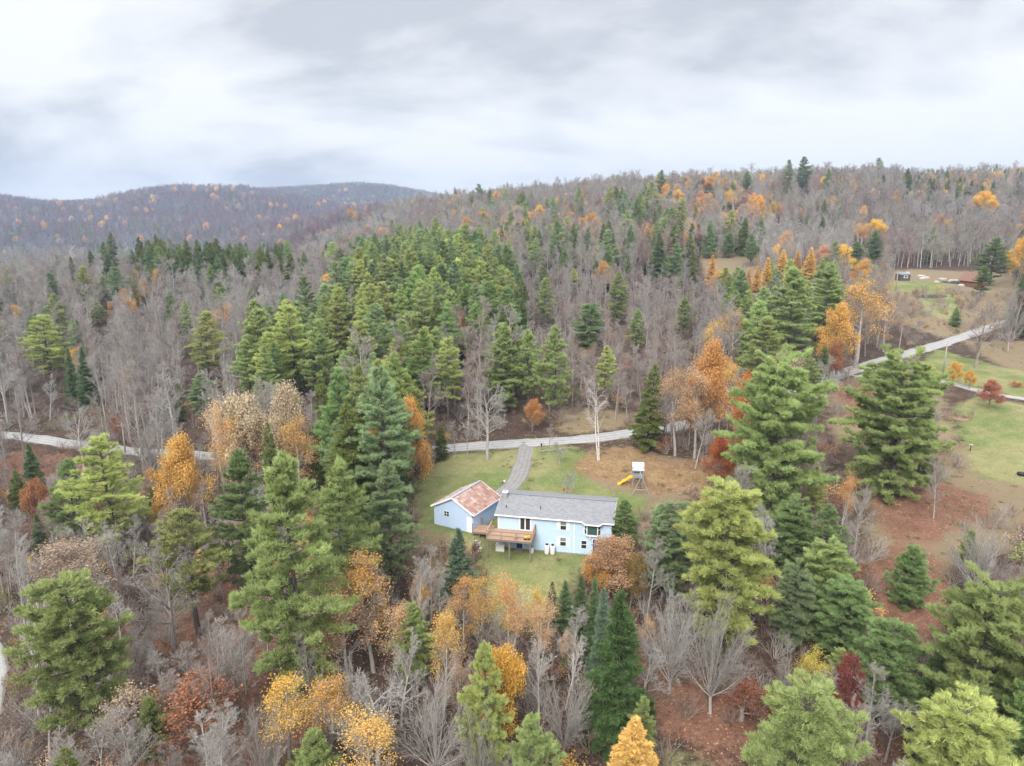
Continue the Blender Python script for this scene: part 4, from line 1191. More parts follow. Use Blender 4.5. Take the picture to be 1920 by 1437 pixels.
def build_garage():
    e = empty('garage', (GO[0], GO[1], GBASE), GA, 'pale blue gabled garage with a rusty metal panel roof', 'garage')
    zt = GEAVE - GBASE; zr = GRIDGE - GBASE; m = GL / 2
    w = MB()
    w.poly([(0, 0, -0.9), (GL, 0, -0.9), (GL, 0, zt), (m, 0, zr - 0.1), (0, 0, zt)])
    w.poly([(GL, 0, -0.9), (GL, GD, -0.9), (GL, GD, zt), (GL, 0, zt)])
    w.poly([(GL, GD, -0.9), (0, GD, -0.9), (0, GD, zt), (m, GD, zr - 0.1), (GL, GD, zt)])
    w.poly([(0, GD, -0.9), (0, 0, -0.9), (0, 0, zt), (0, GD, zt)])
    w.build('wall', M_GBLUE, e)
    r = empty_part('roof', e)
    oh = 0.3; sl = (zr - zt) / (m + oh)
    for s in (0, 1):
        a = -oh if s == 0 else GL + oh
        q = [(a, -oh, zt), (a, GD + oh, zt), (m, GD + oh, zr), (m, -oh, zr)]
        if s == 0: q = q[::-1]
        slab(q, 0.09).build('deck_boards', M_POST, r)
        # metal panels laid in rows, each lapping the one below
        nc, nr = 12, 8
        wl = (GD + 2 * oh) / nc; run = (m + oh) / nr
        me = MB()
        k = 1 if s == 0 else -1
        me.poly([(0, 0.012, 0.028), (0, wl - 0.012, 0.028), (k * run * 1.04, wl - 0.012, sl * run * 1.04 + 0.006), (k * run * 1.04, 0.012, sl * run * 1.04 + 0.006)][::(-1 if s == 0 else 1)])
        me.poly([(0, 0.012, -0.002), (0, wl - 0.012, -0.002), (0, wl - 0.012, 0.028), (0, 0.012, 0.028)])
        me.poly([(0, wl - 0.03, 0.028), (0, wl - 0.012, 0.05), (k * run, wl - 0.012, sl * run + 0.03), (k * run, wl - 0.03, sl * run + 0.008)])
        md = me.mesh('roof_panel', M_RUST)
        rr = random.Random(5 + s)
        for j in range(nr):
            for i in range(nc):
                o = link('roof_panel', md, r, (a + k * run * j, -oh + wl * i, zt + sl * run * j + 0.004))
                o['zinc'] = (0.20 if s == 0 else 0.02) + rr.choice((-0.06, 0.0, 0.0, 0.03, 0.08)) + (0.12 if (j == nr - 1 and i < 7) else 0) + (0.06 if (j > 2 and i < 5) else 0)
    MB().bar((m, -oh - 0.01, zr + 0.045), (m, GD + oh + 0.01, zr + 0.045), 0.34, 0.04).build('ridge_cap', M_STEEL, r)
    for y in (-oh - 0.02, GD + oh + 0.02):
        MB().bar((-oh, y, zt - 0.06), (m, y, zr - 0.06), 0.05, 0.2).bar((m, y, zr - 0.06), (GL + oh, y, zt - 0.06), 0.05, 0.2).build('rake_board', M_WHITE, e)
    for x in (-oh - 0.02, GL + oh + 0.02): MB().box(x - 0.03, x + 0.03, -oh, GD + oh, zt - 0.14, zt + 0.01).build('fascia', M_WHITE, e)
    # gable window, dark two by two panes
    wn = MB().box(1.55, 2.35, -0.03, 0.01, 1.5, 2.2).build('window', M_WHITE, e)
    for a in (1.60, 1.98):
        for z in (1.54, 1.88): MB().box(a, a + 0.32, -0.042, -0.028, z, z + 0.28).build('pane', M_GLASS, wn)
    d = MB().box(5.0, 5.75, -0.05, 0.01, 0.1, 2.05).build('side_door', M_WHITE, e)
    MB().box(5.06, 5.11, -0.1, -0.05, 1.0, 1.06).build('handle', M_GREYM, d)
    MB().box(0.6, 0.66, -0.06, 0.0, 2.0, 2.05).build('hook', M_BLACK, e)
    MB().box(5.82, 5.94, -0.16, 0.0, 2.2, 2.42).build('wall_lamp', M_BLACK, e)
    MB().box(0.3, 3.1, GD - 0.01, GD + 0.04, 0.05, 2.15).build('overhead_door', M_WHITE, e)
def build_deck():
    e = empty('wooden_deck', (HO[0], HO[1], HBASE), HA, 'red-brown timber deck on posts at the patio doors of the blue house', 'deck')
    zf = HFLOOR - HBASE; x0, x1, d = -0.75, 4.75, 2.95
    nb = 20; w = d / nb
    bm = MB().box(x0, x1, 0, w - 0.012, -0.04, 0).mesh('board', M_DECK)
    for k in range(nb): link('board', bm, e, (0, -d + k * w - 0.06, zf))
    MB().box(x0, x1, -d - 0.10, -d - 0.06, zf - 0.26, zf - 0.005).box(x0, x0 + 0.05, -d - 0.06, -0.08, zf - 0.26, zf - 0.045).box(x1 - 0.05, x1, -d - 0.06, -0.08, zf - 0.26, zf - 0.045).build('rim_joist', M_POST, e)
    def gz(lx, ly):
        p = frame_h(lx, ly); return float(hgrid(p[0], p[1])) - HBASE - 0.2
    for x in (x0 + 0.12, 2.05, x1 - 0.14): MB().box(x - 0.08, x + 0.08, -d + 0.02, -d + 0.18, gz(x, -d), zf - 0.05).build('post', M_POST, e)
    pm = MB().box(-0.045, 0.045, -0.045, 0.045, 0, 0.98).mesh('rail_post', M_DECK)
    for x in (x0 + 0.05, 1.05, 2.9, x1 - 0.05): link('rail_post', pm, e, (x, -d - 0.02, zf))
    for y in (-1.5, -0.15):
        for x in (x0 + 0.05, x1 - 0.05): link('rail_post', pm, e, (x, y, zf))
    for z in (0.46, 0.95):
        MB().box(x0, x1, -d - 0.07, -d + 0.02, zf + z - (0.03), zf + z + 0.03).build('rail', M_POST, e)
        for x in (x0 + 0.05, x1 - 0.05): MB().box(x - 0.06, x + 0.06, -d + 0.03, -0.1, zf + z - 0.05, zf + z + 0.05).build('rail', M_DECK, e)
    # lower landing that runs along the house end to the garage door
    e2 = empty('deck_landing', (HO[0], HO[1], HBASE), HA, 'lower timber landing with rails joining the deck to the garage door', 'deck')
    z = zf - 0.55; a, b, dd = -3.2, -0.85, 2.2
    bm = MB().box(a, b, 0, 0.135, -0.04, 0).mesh('board', M_DECK)
    for k in range(15): link('board', bm, e2, (0, -0.35 + 0.147 * k, z))
    MB().box(a, b, -0.43, -0.37, z - 0.24, z - 0.005).build('rim_joist', M_POST, e2)
    for x in (a + 0.1, -2.3): MB().box(x - 0.06, x + 0.06, -0.3, -0.18, gz(x, -0.3), z - 0.05).build('post', M_POST, e2)
    MB().box(a + 0.02, a + 0.12, 1.65, 1.75, gz(a, 1.7), z - 0.05).build('post', M_POST, e2)
    pm = MB().box(-0.045, 0.045, -0.045, 0.045, 0, 1.05).mesh('rail_post', M_POST)
    for x, y in ((a + 0.05, -0.32), (-2.5, 1.75), (-1.2, 1.75), (a + 0.9, 1.75)): link('rail_post', pm, e2, (x, y, z))
    MB().box(a, b - 0.1, -0.36, -0.28, z + 0.95, z + 1.01).build('rail', M_POST, e2); MB().box(a + 0.9, b - 0.1, 1.71, 1.79, z + 0.98, z + 1.04).build('rail', M_POST, e2)
def yard_local(lx, ly, dz=0.0):
    p = frame_h(lx, ly); return (float(p[0]), float(p[1]), float(hgrid(p[0], p[1])) + dz)
def build_yard():
    for i, lx in enumerate((6.22, 6.92)):
        e = empty('propane_tank', yard_local(lx, -0.55, -0.02), HA, ('white propane tank beside the deck side of the pair at the house wall', 'white propane tank of the pair standing under the shuttered window')[i], 'gas tank', 'propane tanks at the house wall')
        MB().lathe([(0.24, 0), (0.27, 0.08), (0.30, 0.14), (0.31, 0.2), (0.31, 0.98), (0.29, 1.08), (0.22, 1.16), (0.12, 1.2), (0.02, 1.21)], 18).build('shell', M_TANK, e, True)
        MB().lathe([(0.16, 1.16), (0.17, 1.20), (0.17, 1.31), (0.15, 1.34), (0.02, 1.36)], 14).build('cap', M_BLACK, e, True)
        MB().lathe([(0.25, -0.08), (0.25, 0.005), (0.02, 0.006)], 14).build('foot_ring', M_STEEL, e)
    e = empty('chest_box', yard_local(-0.05, -0.75, 0), HA, 'white storage chest under the timber deck', 'chest')
    MB().box(0.0, 1.05, -0.3, 0.35, 0.02, 0.78).build('body', M_TANK, e); MB().box(-0.03, 1.08, -0.33, 0.38, 0.79, 0.87).build('lid', M_WHITE, e); MB().box(-0.1, 1.15, -0.42, 0.45, -0.15, 0.015).build('base', M_CONC, e)
    e = empty('wooden_step', yard_local(2.7, -0.75, 0), HA, 'low grey plank step at the blue door under the deck', 'step')
    for k in range(4): MB().box(-0.5, 0.5, -0.42 + 0.2 * k, -0.24 + 0.2 * k, 0.12, 0.16).build('plank', M_POST, e)
    for x in (-0.45, 0.4): MB().box(x, x + 0.06, -0.4, 0.36, -0.12, 0.118).build('bearer', M_POST, e)
    e = empty('water_barrel', yard_local(4.35, -0.6, 0), HA, 'white barrel beside the deck post at the house wall', 'barrel')
    MB().lathe([(0.24, -0.05), (0.27, 0.1), (0.29, 0.35), (0.27, 0.62), (0.24, 0.72)], 16).build('body', M_TANK, e, True); MB().lathe([(0.25, 0.725), (0.25, 0.76), (0.02, 0.78)], 16).build('lid', M_GREYM, e)
    # toys on the deck
    zf = HFLOOR - HBASE
    p = frame_h(4.05, -2.35)
    e = empty('toy_truck', (p[0], p[1], HFLOOR), HA + 0.3, 'yellow toy dump truck on the timber deck', 'toy truck')
    MB().box(-0.34, 0.1, -0.17, 0.17, 0.16, 0.34).build('dump_bed', M_TOYY, e); MB().box(0.12, 0.36, -0.16, 0.16, 0.12, 0.42).build('cab', M_TOYY, e); MB().box(-0.36, 0.4, -0.12, 0.12, 0.08, 0.15).build('chassis', M_BLACK, e)
    for x in (-0.22, 0.24):
        for y in (-0.17, 0.17): MB().tube([(x, y - 0.04, 0.09), (x, y + 0.04, 0.09)], [0.09, 0.09], 10).build('wheel', M_BLACK, e)
    p = frame_h(2.75, -2.5)
    e = empty('toy_chair', (p[0], p[1], HFLOOR), HA, 'small grey child chair on the timber deck', 'chair')
    MB().box(-0.14, 0.14, -0.14, 0.14, 0.24, 0.28).build('seat', M_STEEL, e); MB().box(-0.14, 0.14, 0.11, 0.14, 0.285, 0.55).build('backrest', M_STEEL, e)
    for x in (-0.12, 0.12):
        for y in (-0.12, 0.12): MB().box(x - 0.015, x + 0.015, y - 0.015, y + 0.015, 0, 0.238).build('leg', M_STEEL, e)
    # play tower with slide and swing frame
    P = place(1196, 915)
    e = empty('play_tower', P, R(-6), 'weathered wooden play tower with a pale roof, yellow slide and swing frame', 'play set')
    s = 0.72
    MGW = plain('grey_weathered_lumber', (0.30, 0.30, 0.31), 0.9, 0.1, 0.2, 4.0)
    for x in (-s, s):
        for y in (0.4, 0.4 + 2 * s): MB().box(x - 0.05, x + 0.05, y - 0.05, y + 0.05, -0.2, 3.05).build('post', MGW, e)
    MB().box(-s - 0.06, s + 0.06, 0.34, 0.46 + 2 * s, 1.36, 1.44).build('platform', MGW, e)
    for z in (1.52, 1.95, 2.25): MB().box(-s + 0.055, s - 0.055, 0.37, 0.41, z, z + (0.36 if z < 1.6 else 0.10)).build('rail', MGW, e)
    for x in (-s, s): MB().box(x - 0.02, x + 0.02, 0.46, 0.34 + 2 * s, 1.52, 2.1).build('side_panel', M_SIGN, e)
    MB().box(-s + 0.055, s - 0.055, 0.41 + 2 * s, 0.44 + 2 * s, 1.46, 2.3).build('back_panel', M_SIGN, e)
    M_CANV = plain('faded_canvas', (0.50, 0.55, 0.60), 0.8, 0.2, 0.1, 3.0)
    ym = 0.4 + s
    rf = slab([(-s - 0.12, 0.22, 2.55), (s + 0.12, 0.22, 2.55), (s + 0.12, ym, 3.5), (-s - 0.12, ym, 3.5)], 0.04).build('roof', M_CANV, e)
    slab([(s + 0.12, 0.58 + 2 * s, 2.55), (-s - 0.12, 0.58 + 2 * s, 2.55), (-s - 0.12, ym + 0.003, 3.5), (s + 0.12, ym + 0.003, 3.5)], 0.04).build('back_slope', M_CANV, rf)
    sl = MB()
    pr = [(-s - 0.04, 1.42), (-1.25, 1.25), (-1.7, 0.82), (-2.1, 0.62), (-2.5, 0.22), (-2.9, 0.12)]
    for (xa, za), (xb, zb) in zip(pr[:-1], pr[1:]):
        sl.poly([(xa, 0.5, za), (xb, 0.5, zb), (xb, 1.0, zb), (xa, 1.0, za)]); sl.poly([(xa, 0.5, za - 0.05), (xa, 1.0, za - 0.05), (xb, 1.0, zb - 0.05), (xb, 0.5, zb - 0.05)])
        for y in (0.46, 1.0): sl.poly([(xa, y, za - 0.05), (xb, y, zb - 0.05), (xb, y, zb + 0.16), (xa, y, za + 0.16)]); sl.poly([(xa, y + 0.04, za + 0.16), (xb, y + 0.04, zb + 0.16), (xb, y + 0.04, zb - 0.05), (xa, y + 0.04, za - 0.05)]); sl.poly([(xa, y, za + 0.16), (xb, y, zb + 0.16), (xb, y + 0.04, zb + 0.16), (xa, y + 0.04, za + 0.16)])
    sl.build('slide', M_TOYY, e)
    # swing beam towards the house, A-frame at its end
    yb = -2.35
    MB().bar((0.25, 0.38, 2.42), (0.25, yb, 2.42), 0.1, 0.14).build('swing_beam', MGW, e)
    for k in (-1, 1): MB().bar((0.25 + k * 0.05, yb + 0.05, 2.5), (0.25 + k * 1.22, yb - 0.1, -0.12), 0.09).build('leg', MGW, e)
    MB().bar((0.25 - 0.86, yb + 0.02, 0.62), (0.25 + 0.86, yb + 0.02, 0.62), 0.08).build('cross_brace', MGW, e)
    for y in (-0.5, -1.5):
        sw = MB().box(0.05, 0.45, y - 0.1, y + 0.1, 0.5, 0.54).build('swing', M_BLACK, e)
        for dx in (0.08, 0.42): MB().bar((dx, y, 0.54), (dx, y, 2.35), 0.02).build('chain', M_STEEL, sw)
    # lamp post by the drive
    P = place(946, 929)
    e = empty('lamp_post', P, 0, 'thin lamp post with a white globe beside the asphalt driveway', 'lamp post')
    MB().tube([(0, 0, -0.1), (0, 0, 1.95)], [0.04, 0.03], 8).build('pole', M_STEEL, e); MB().lathe([(0.05, 1.95), (0.13, 2.0), (0.15, 2.1), (0.11, 2.2), (0.02, 2.23)], 12).build('globe', M_GLOBE, e, True)
    # mailbox and white rail by the road
    P = place(1015, 846)
    e = empty('mailbox', P, 0.1, 'dark mailbox on a post where the driveway meets the road', 'mailbox')
    MB().box(-0.06, 0.06, -0.06, 0.06, -0.1, 1.0).build('post', M_POST, e); MB().box(-0.11, 0.11, -0.3, 0.25, 1.0, 1.26).build('box', M_BLACK, e); MB().box(0.112, 0.125, 0.0, 0.16, 1.12, 1.2).build('flag', M_RED, e)
    a, b = place(1012, 851), place(1068, 844)
    e = empty('white_rail', a, 0, 'low pale rail on short posts beside the driveway mouth', 'rail')
    dx = b - a
    MB().bar((0, 0, 0.42), (dx[0], dx[1], dx[2] + 0.42), 0.09, 0.10).build('beam', M_STEEL, e)
    for t in (0.05, 0.5, 0.95): MB().box(dx[0] * t - 0.07, dx[0] * t + 0.07, dx[1] * t - 0.07, dx[1] * t + 0.07, dx[2] * t - 0.2, dx[2] * t + 0.36).build('post', M_POST, e)
    # bird feeder by the apple tree
    P = place(1057, 931)
    e = empty('red_feeder', P, 0, 'small red bird feeder on a post under the apple tree', 'feeder')
    MB().tube([(0, 0, -0.1), (0, 0, 0.9)], [0.025, 0.025], 6).build('post', M_POST, e); MB().box(-0.13, 0.13, -0.11, 0.11, 0.9, 1.15).build('hopper', M_RED, e); MB().poly([(-0.18, -0.16, 1.15), (0.18, -0.16, 1.15), (0.18, 0, 1.3), (-0.18, 0, 1.3)]).poly([(0.18, 0.16, 1.15), (-0.18, 0.16, 1.15), (-0.18, 0, 1.3), (0.18, 0, 1.3)]).build('roof', M_RED, e)
    # stepping stones down to the yard
    for i, (px, py) in enumerate(((890, 1014), (897, 1018), (893, 1023), (900, 1028), (897, 1034))):
        P = place(px, py); m = MB(); n = 7; rr = random.Random(i)
        top = [(0.36 * math.cos(6.283 * k / n) * rr.uniform(0.8, 1.1), 0.26 * math.sin(6.283 * k / n) * rr.uniform(0.8, 1.1), 0.05) for k in range(n)]
        m.poly(top); 
        for k in range(n): m.poly([top[k], (top[k][0], top[k][1], -0.15), (top[(k + 1) % n][0], top[(k + 1) % n][1], -0.15), top[(k + 1) % n]])
        tag(m.build('stepping_stone', M_STONE, None, False, tuple(P)), 'flat grey stepping stone in the grass below the deck landing', 'stone', 'stepping stones below the deck landing')
    # fallen white birch log
    a, b = place(272, 1366), place(402, 1342)
    e = empty('fallen_birch', a, 0, 'fallen white birch trunk lying over russet beech brush', 'log')
    d = b - a
    pts = [tuple(d * t + np.array([0, 0, 0.5 + 0.55 * math.sin(t * 3.1)])) for t in np.linspace(0, 1, 9)]
    lg = MB().tube(pts, list(np.linspace(0.15, 0.07, 9)), 8).build('trunk', M_BIRCH, e, True); lg['barkcol'] = WHITE_BARK
    l2 = MB().tube([pts[5], (pts[5][0] + 0.4, pts[5][1] + 0.5, pts[5][2] + 0.9)], [0.05, 0.02], 5).build('limb', M_BIRCH, e, True); l2['barkcol'] = WHITE_BARK
    # arched dead trunk standing in the pine slope
    a = place(478, 770)
    e = empty('bent_snag', a, 0, 'pale arched dead trunk bowing over in the pine slope', 'snag')
    m_ = MB().tube([(0, 0, -0.2), (0.1, 0, 3), (0.5, 0, 6), (1.3, 0.2, 8.2), (2.6, 0.3, 9.0), (3.8, 0.4, 8.6)], [0.28, 0.25, 0.21, 0.17, 0.12, 0.06], 8).build('trunk', M_BIRCH, e, True); m_['barkcol'] = (0.5, 0.5, 0.49)
WHITE_BARK = (0.6, 0.57, 0.53)
def utility_pole(tx, ty, by, label, arm=True, rz=0.6):
    P, H = stand(tx, ty, by)
    e = empty('utility_pole', P, rz, label, 'utility pole', 'utility poles along the roads')
    MB().tube([(0, 0, -0.4), (0, 0, H)], [0.16, 0.11], 10).build('shaft', M_POLE, e, True)
    if arm:
        MB().box(-0.9, 0.9, -0.06, 0.06, H - 0.75, H - 0.62).build('crossarm', M_POST, e)
        for x in (-0.8, -0.3, 0.3, 0.8): MB().lathe([(0.03, H - 0.62), (0.05, H - 0.56), (0.05, H - 0.5), (0.02, H - 0.46)], 8, (x, 0)).build('insulator', M_WHITE, e)
    return P, H
M_POLE = plain('grey_pole_wood', (0.34, 0.32, 0.30), 0.9, 0.1, 0.15, 2.0)
def build_far_objects():
    utility_pole(1777, 640, 700, 'grey utility pole beside the round yellow bush', False)
    utility_pole(228, 792, 850, 'grey utility pole on the gravel roadside by the rusty tree')
    utility_pole(636, 524, 600, 'utility pole rising from the dark edge of the pine slope')
    utility_pole(1684, 508, 545, 'utility pole beside the small shed in the upper field')
    P = place(1692, 526)
    e = empty('shed', P, 0.15, 'small dark shed with a white window in the upper field', 'shed')
    MB().box(-2.0, 2.0, -1.5, 1.5, -0.3, 2.3).build('wall', plain('shed_boards', (0.10, 0.085, 0.075), 0.9, 0.1, 0.25), e)
    slab([(-2.2, -1.8, 2.3), (2.2, -1.8, 2.3), (2.2, 1.8, 3.0), (-2.2, 1.8, 3.0)], 0.12).build('roof', M_SIGN, e)
    w = MB().box(-0.7, 0.9, -1.56, -1.48, 1.0, 1.9).build('window', M_WHITE, e); MB().box(-0.5, 0.7, -1.58, -1.555, 1.15, 1.75).build('pane', M_GLASS, w)
    P = place(1838, 541)
    e = empty('barn', P, 0.35, 'brown gabled barn with a steep rusty roof by the dark open pine', 'barn')
    L_, D_, h, r = 4.4, 6.5, 2.6, 5.4
    MB().poly([(-L_ / 2, 0, -0.5), (L_ / 2, 0, -0.5), (L_ / 2, 0, h), (0, 0, r - 0.1), (-L_ / 2, 0, h)]).poly([(L_ / 2, 0, -0.5), (L_ / 2, D_, -0.5), (L_ / 2, D_, h), (L_ / 2, 0, h)]).poly([(-L_ / 2, D_, -0.5), (-L_ / 2, 0, -0.5), (-L_ / 2, 0, h), (-L_ / 2, D_, h)]).poly([(L_ / 2, D_, -0.5), (-L_ / 2, D_, -0.5), (-L_ / 2, D_, h), (0, D_, r - 0.1), (L_ / 2, D_, h)]).build('wall', M_BARN, e)
    slab([(-L_ / 2 - 0.4, D_ + 0.4, h - 0.2), (-L_ / 2 - 0.4, -0.5, h - 0.2), (0, -0.5, r), (0, D_ + 0.4, r)], 0.12).build('roof', M_BARNR, e)
    slab([(L_ / 2 + 0.4, -0.5, h - 0.2), (L_ / 2 + 0.4, D_ + 0.4, h - 0.2), (0.003, D_ + 0.4, r), (0.003, -0.5, r)], 0.12).build('roof', M_BARNR, e)
    MB().box(-1.3, 1.3, -0.05, 0.0, -0.3, 2.6).build('door', M_RED, e); MB().box(-0.5, 0.5, -0.04, 0.0, 4.0, 5.0).build('window', M_WHITE, e)
    # dark garden plots and rubble in the upper field
    rr = random.Random(3)
    for i, (px, py, w, d, lab) in enumerate(((1800, 531, 14, 7, 'dark tilled garden plot by the barn'), (1745, 556, 11, 5, 'small dark tilled plot in the upper field'))):
        P = place(px, py); m = MB(); n = 14
        ring = [(w / 2 * math.cos(6.283 * k / n) * rr.uniform(0.85, 1.1), d / 2 * math.sin(6.283 * k / n) * rr.uniform(0.85, 1.1)) for k in range(n)]
        zc = [float(hgrid(P[0] + a, P[1] + b)) - P[2] for a, b in ring]
        top = [(a * 0.93, b * 0.93, z + 0.12) for (a, b), z in zip(ring, zc)]
        for k in range(n):
            q = (k + 1) % n
            m.poly([(ring[k][0], ring[k][1], zc[k] - 0.1), (ring[q][0], ring[q][1], zc[q] - 0.1), top[q], top[k]]); m.poly([top[k], top[q], (0, 0, 0.16)])
        tag(m.build('garden_plot', M_DARKSOIL, None, False, tuple(P)), lab, 'garden plot')
    for i in range(26):
        px, py = (rr.gauss(1795, 24), rr.gauss(528, 5)) if i < 18 else (rr.gauss(1722, 16), rr.gauss(520, 4))
        P = place(px, py); s = rr.uniform(0.5, 1.3)
        m = MB(); n = 7
        rings = [[(s * f * math.cos(6.283 * k / n) * rr.uniform(0.75, 1.2), s * f * 0.7 * math.sin(6.283 * k / n) * rr.uniform(0.75, 1.2), z * s) for k in range(n)] for f, z in ((1, -0.2), (1.0, 0.25), (0.55, 0.55))]
        for a in range(2):
            for k in range(n): m.poly([rings[a][k], rings[a][(k + 1) % n], rings[a + 1][(k + 1) % n], rings[a + 1][k]])
        m.poly(rings[2])
        tag(m.build('boulder', M_STONE, None, False, tuple(P)), 'pale boulder in the rubble of the upper field garden' if i < 18 else 'pale boulder in the rubble near the small shed', 'boulder', 'boulders by the garden plots' if i < 18 else 'boulders near the shed')
    # houses on the hill
    P = place(1850, 352)
    P = np.array([0.67 * 455, 455.0, float(hgrid(0.67 * 455, 455.0))])
    for (tx, ty, Y, wid, nm, lab, rm, wm_, dep_) in ((1848, 341, 560, 14, 'hill_house', 'grey-roofed low house under the crest among conifers', M_SIGN, M_POST, 8), (1809, 366, 520, 8, 'hill_cabin', 'small pale flat-roofed cabin on the bare hillside', M_STONE, M_CONC, 5)):
        d = ray(tx, ty); X = d[0] / d[1] * Y; zg = float(hgrid(X, Y)); ztop = CAMZ + d[2] / d[1] * Y
        e = empty(nm, (X, Y, zg), -0.25, lab, 'house')
        ht = max(4.0, ztop - zg)
        MB().box(-wid / 2, wid / 2, 0, dep_, -0.5, ht - 2.2).build('wall', wm_, e)
        slab([(-wid / 2 - 0.6, -0.7, ht - 2.3), (wid / 2 + 0.6, -0.7, ht - 2.3), (wid / 2 + 0.6, dep_ / 2, ht), (-wid / 2 - 0.6, dep_ / 2, ht)], 0.2).build('roof', rm, e)
        slab([(wid / 2 + 0.6, dep_ + 0.7, ht - 2.3), (-wid / 2 - 0.6, dep_ + 0.7, ht - 2.3), (-wid / 2 - 0.6, dep_ / 2 + 0.003, ht), (wid / 2 + 0.6, dep_ / 2 + 0.003, ht)], 0.2).build('roof', rm, e)
        for x in np.linspace(-wid / 2 + 1, wid / 2 - 2, 4): MB().box(x, x + 1.0, -0.05, 0.0, ht - 4.3, ht - 3.1).build('window', M_GLASS, e)
        MB().box(1.0, 1.8, dep_ / 2 - 0.4, dep_ / 2 + 0.4, ht - 0.5, ht + 0.9).build('chimney', M_BRICK, e)
    # posts on the neighbour lawn, mailboxes at the bend
    P = place(1819, 846)
    e = empty('bird_bath', P, 0, 'dark post with a small tray on the neighbour lawn', 'feeder')
    MB().tube([(0, 0, -0.1), (0, 0, 1.0)], [0.07, 0.05], 8).build('post', M_BLACK, e); MB().lathe([(0.05, 1.0), (0.3, 1.06), (0.32, 1.12), (0.02, 1.1)], 12).build('tray', M_STEEL, e)
    P = place(1916, 891)
    e = empty('fire_pit', P, 0, 'dark round fire pit on the neighbour lawn', 'fire pit')
    MB().lathe([(0.55, -0.1), (0.7, 0.3), (0.62, 0.3), (0.45, 0.08), (0.02, 0.07)], 16).build('bowl', M_BLACK, e)
    P = place(1800, 785)
    e = empty('garden_bed', P, 0, 'low earth bed with dry stalks on the neighbour lawn', 'garden bed')
    MB().lathe([(1.7, -0.2), (1.55, 0.12), (1.0, 0.22), (0.02, 0.25)], 16).build('soil', plain('tan_soil', (0.22, 0.16, 0.11), 0.95, 0.1, 0.25, 2), e, True)
    e = empty('mailbox', place(1689, 668), 0.5, 'dark mailbox on a post at the road bend by the massive pine', 'mailbox')
    MB().box(-0.07, 0.07, -0.07, 0.07, -0.1, 1.1).build('post', M_POST, e); MB().box(-0.14, 0.14, -0.35, 0.3, 1.1, 1.42).build('box', M_BLACK, e); MB().box(0.15, 0.165, 0.0, 0.2, 1.2, 1.35).build('flag', M_RED, e)
build_house(); build_garage(); build_deck(); build_yard(); build_far_objects()
# ---------------------------------------------------------------- placing trees
PINE = (0.365, 0.440, 0.178); PINEY = (0.455, 0.505, 0.185); PINEB = (0.31, 0.395, 0.21); PINED = (0.25, 0.335, 0.140); OLIVE = (0.35, 0.385, 0.15)
SPRU = (0.19, 0.26, 0.125); SPRUB = (0.215, 0.30, 0.20); HEM = (0.20, 0.235, 0.075)
ORA = (0.64, 0.36, 0.13); YEL = (0.78, 0.50, 0.11); GOLD = (0.68, 0.42, 0.13); PEACH = (0.62, 0.40, 0.22); RUST = (0.38, 0.18, 0.10); RED = (0.27, 0.09, 0.075); PINK = (0.50, 0.325, 0.19); TAN = (0.48, 0.37, 0.27)
LARG = (0.85, 0.60, 0.20); LARO = (0.78, 0.48, 0.18)
CREAM = (0.52, 0.42, 0.30)
GREY = (0.345, 0.32, 0.295); PALE = (0.395, 0.375, 0.35); REDD = (0.325, 0.27, 0.245); WHITEB = (0.62, 0.59, 0.56)
LEAFLESS = ('bare', 'vase', 'round', 'barebirch', 'brush', 'farbare')
NAMES = {'pine': 'pine_tree', 'spruce': 'spruce_tree', 'hemlock': 'hemlock_tree', 'larch': 'larch_tree', 'bare': 'bare_tree', 'leafy': 'autumn_tree', 'birch': 'birch_tree', 'shrub': 'shrub'}
CATS = {'pine': 'pine', 'spruce': 'spruce', 'hemlock': 'hemlock', 'larch': 'larch', 'bare': 'bare tree', 'leafy': 'autumn tree', 'birch': 'birch', 'shrub': 'shrub'}
def family(key):
    k = key.rstrip('0123456789')
    return {'pinefull': 'pine', 'pinewide': 'pine', 'pinedome': 'pine', 'pineyoung': 'pine', 'pine': 'pine', 'spruce': 'spruce', 'hemlock': 'hemlock', 'larch': 'larch', 'bare': 'bare', 'vase': 'bare', 'round': 'bare',
            'barebirch': 'birch', 'birch': 'birch', 'maple': 'leafy', 'thin': 'leafy', 'beech': 'leafy', 'brush': 'shrub', 'shrub': 'shrub', 'tuft': 'shrub', 'farcon': 'hemlock', 'farleaf': 'leafy', 'farbare': 'bare'}[k]
def put_tree(key, x, y, z, H, wm, rz, leafcol, barkcol, label, group=None, lean=(0, 0)):
    p = PROTO[key]; fam = family(key)
    e = bpy.data.objects.new(NAMES[fam], None); col.objects.link(e)
    e.empty_display_size = 0.3
    e.location = (float(x), float(y), float(z) - 0.12); e.rotation_euler = (lean[0], lean[1], float(rz))
    sz = H / p['H']; sx = (wm / p['W']) if wm else sz
    e.scale = (sx, sx, sz)
    tag(e, label, CATS[fam], group)
    for nm, me in (('trunk', p['trunk']), ('crown', p['crown'])):
        o = bpy.data.objects.new(nm, me); col.objects.link(o); o.parent = e
        o['leafcol'] = leafcol; o['barkcol'] = barkcol or p['bark']
    return e
rngH = np.random.default_rng(77)
DEBUG = False
TAKEN = []          # x, y, radius of trees already standing
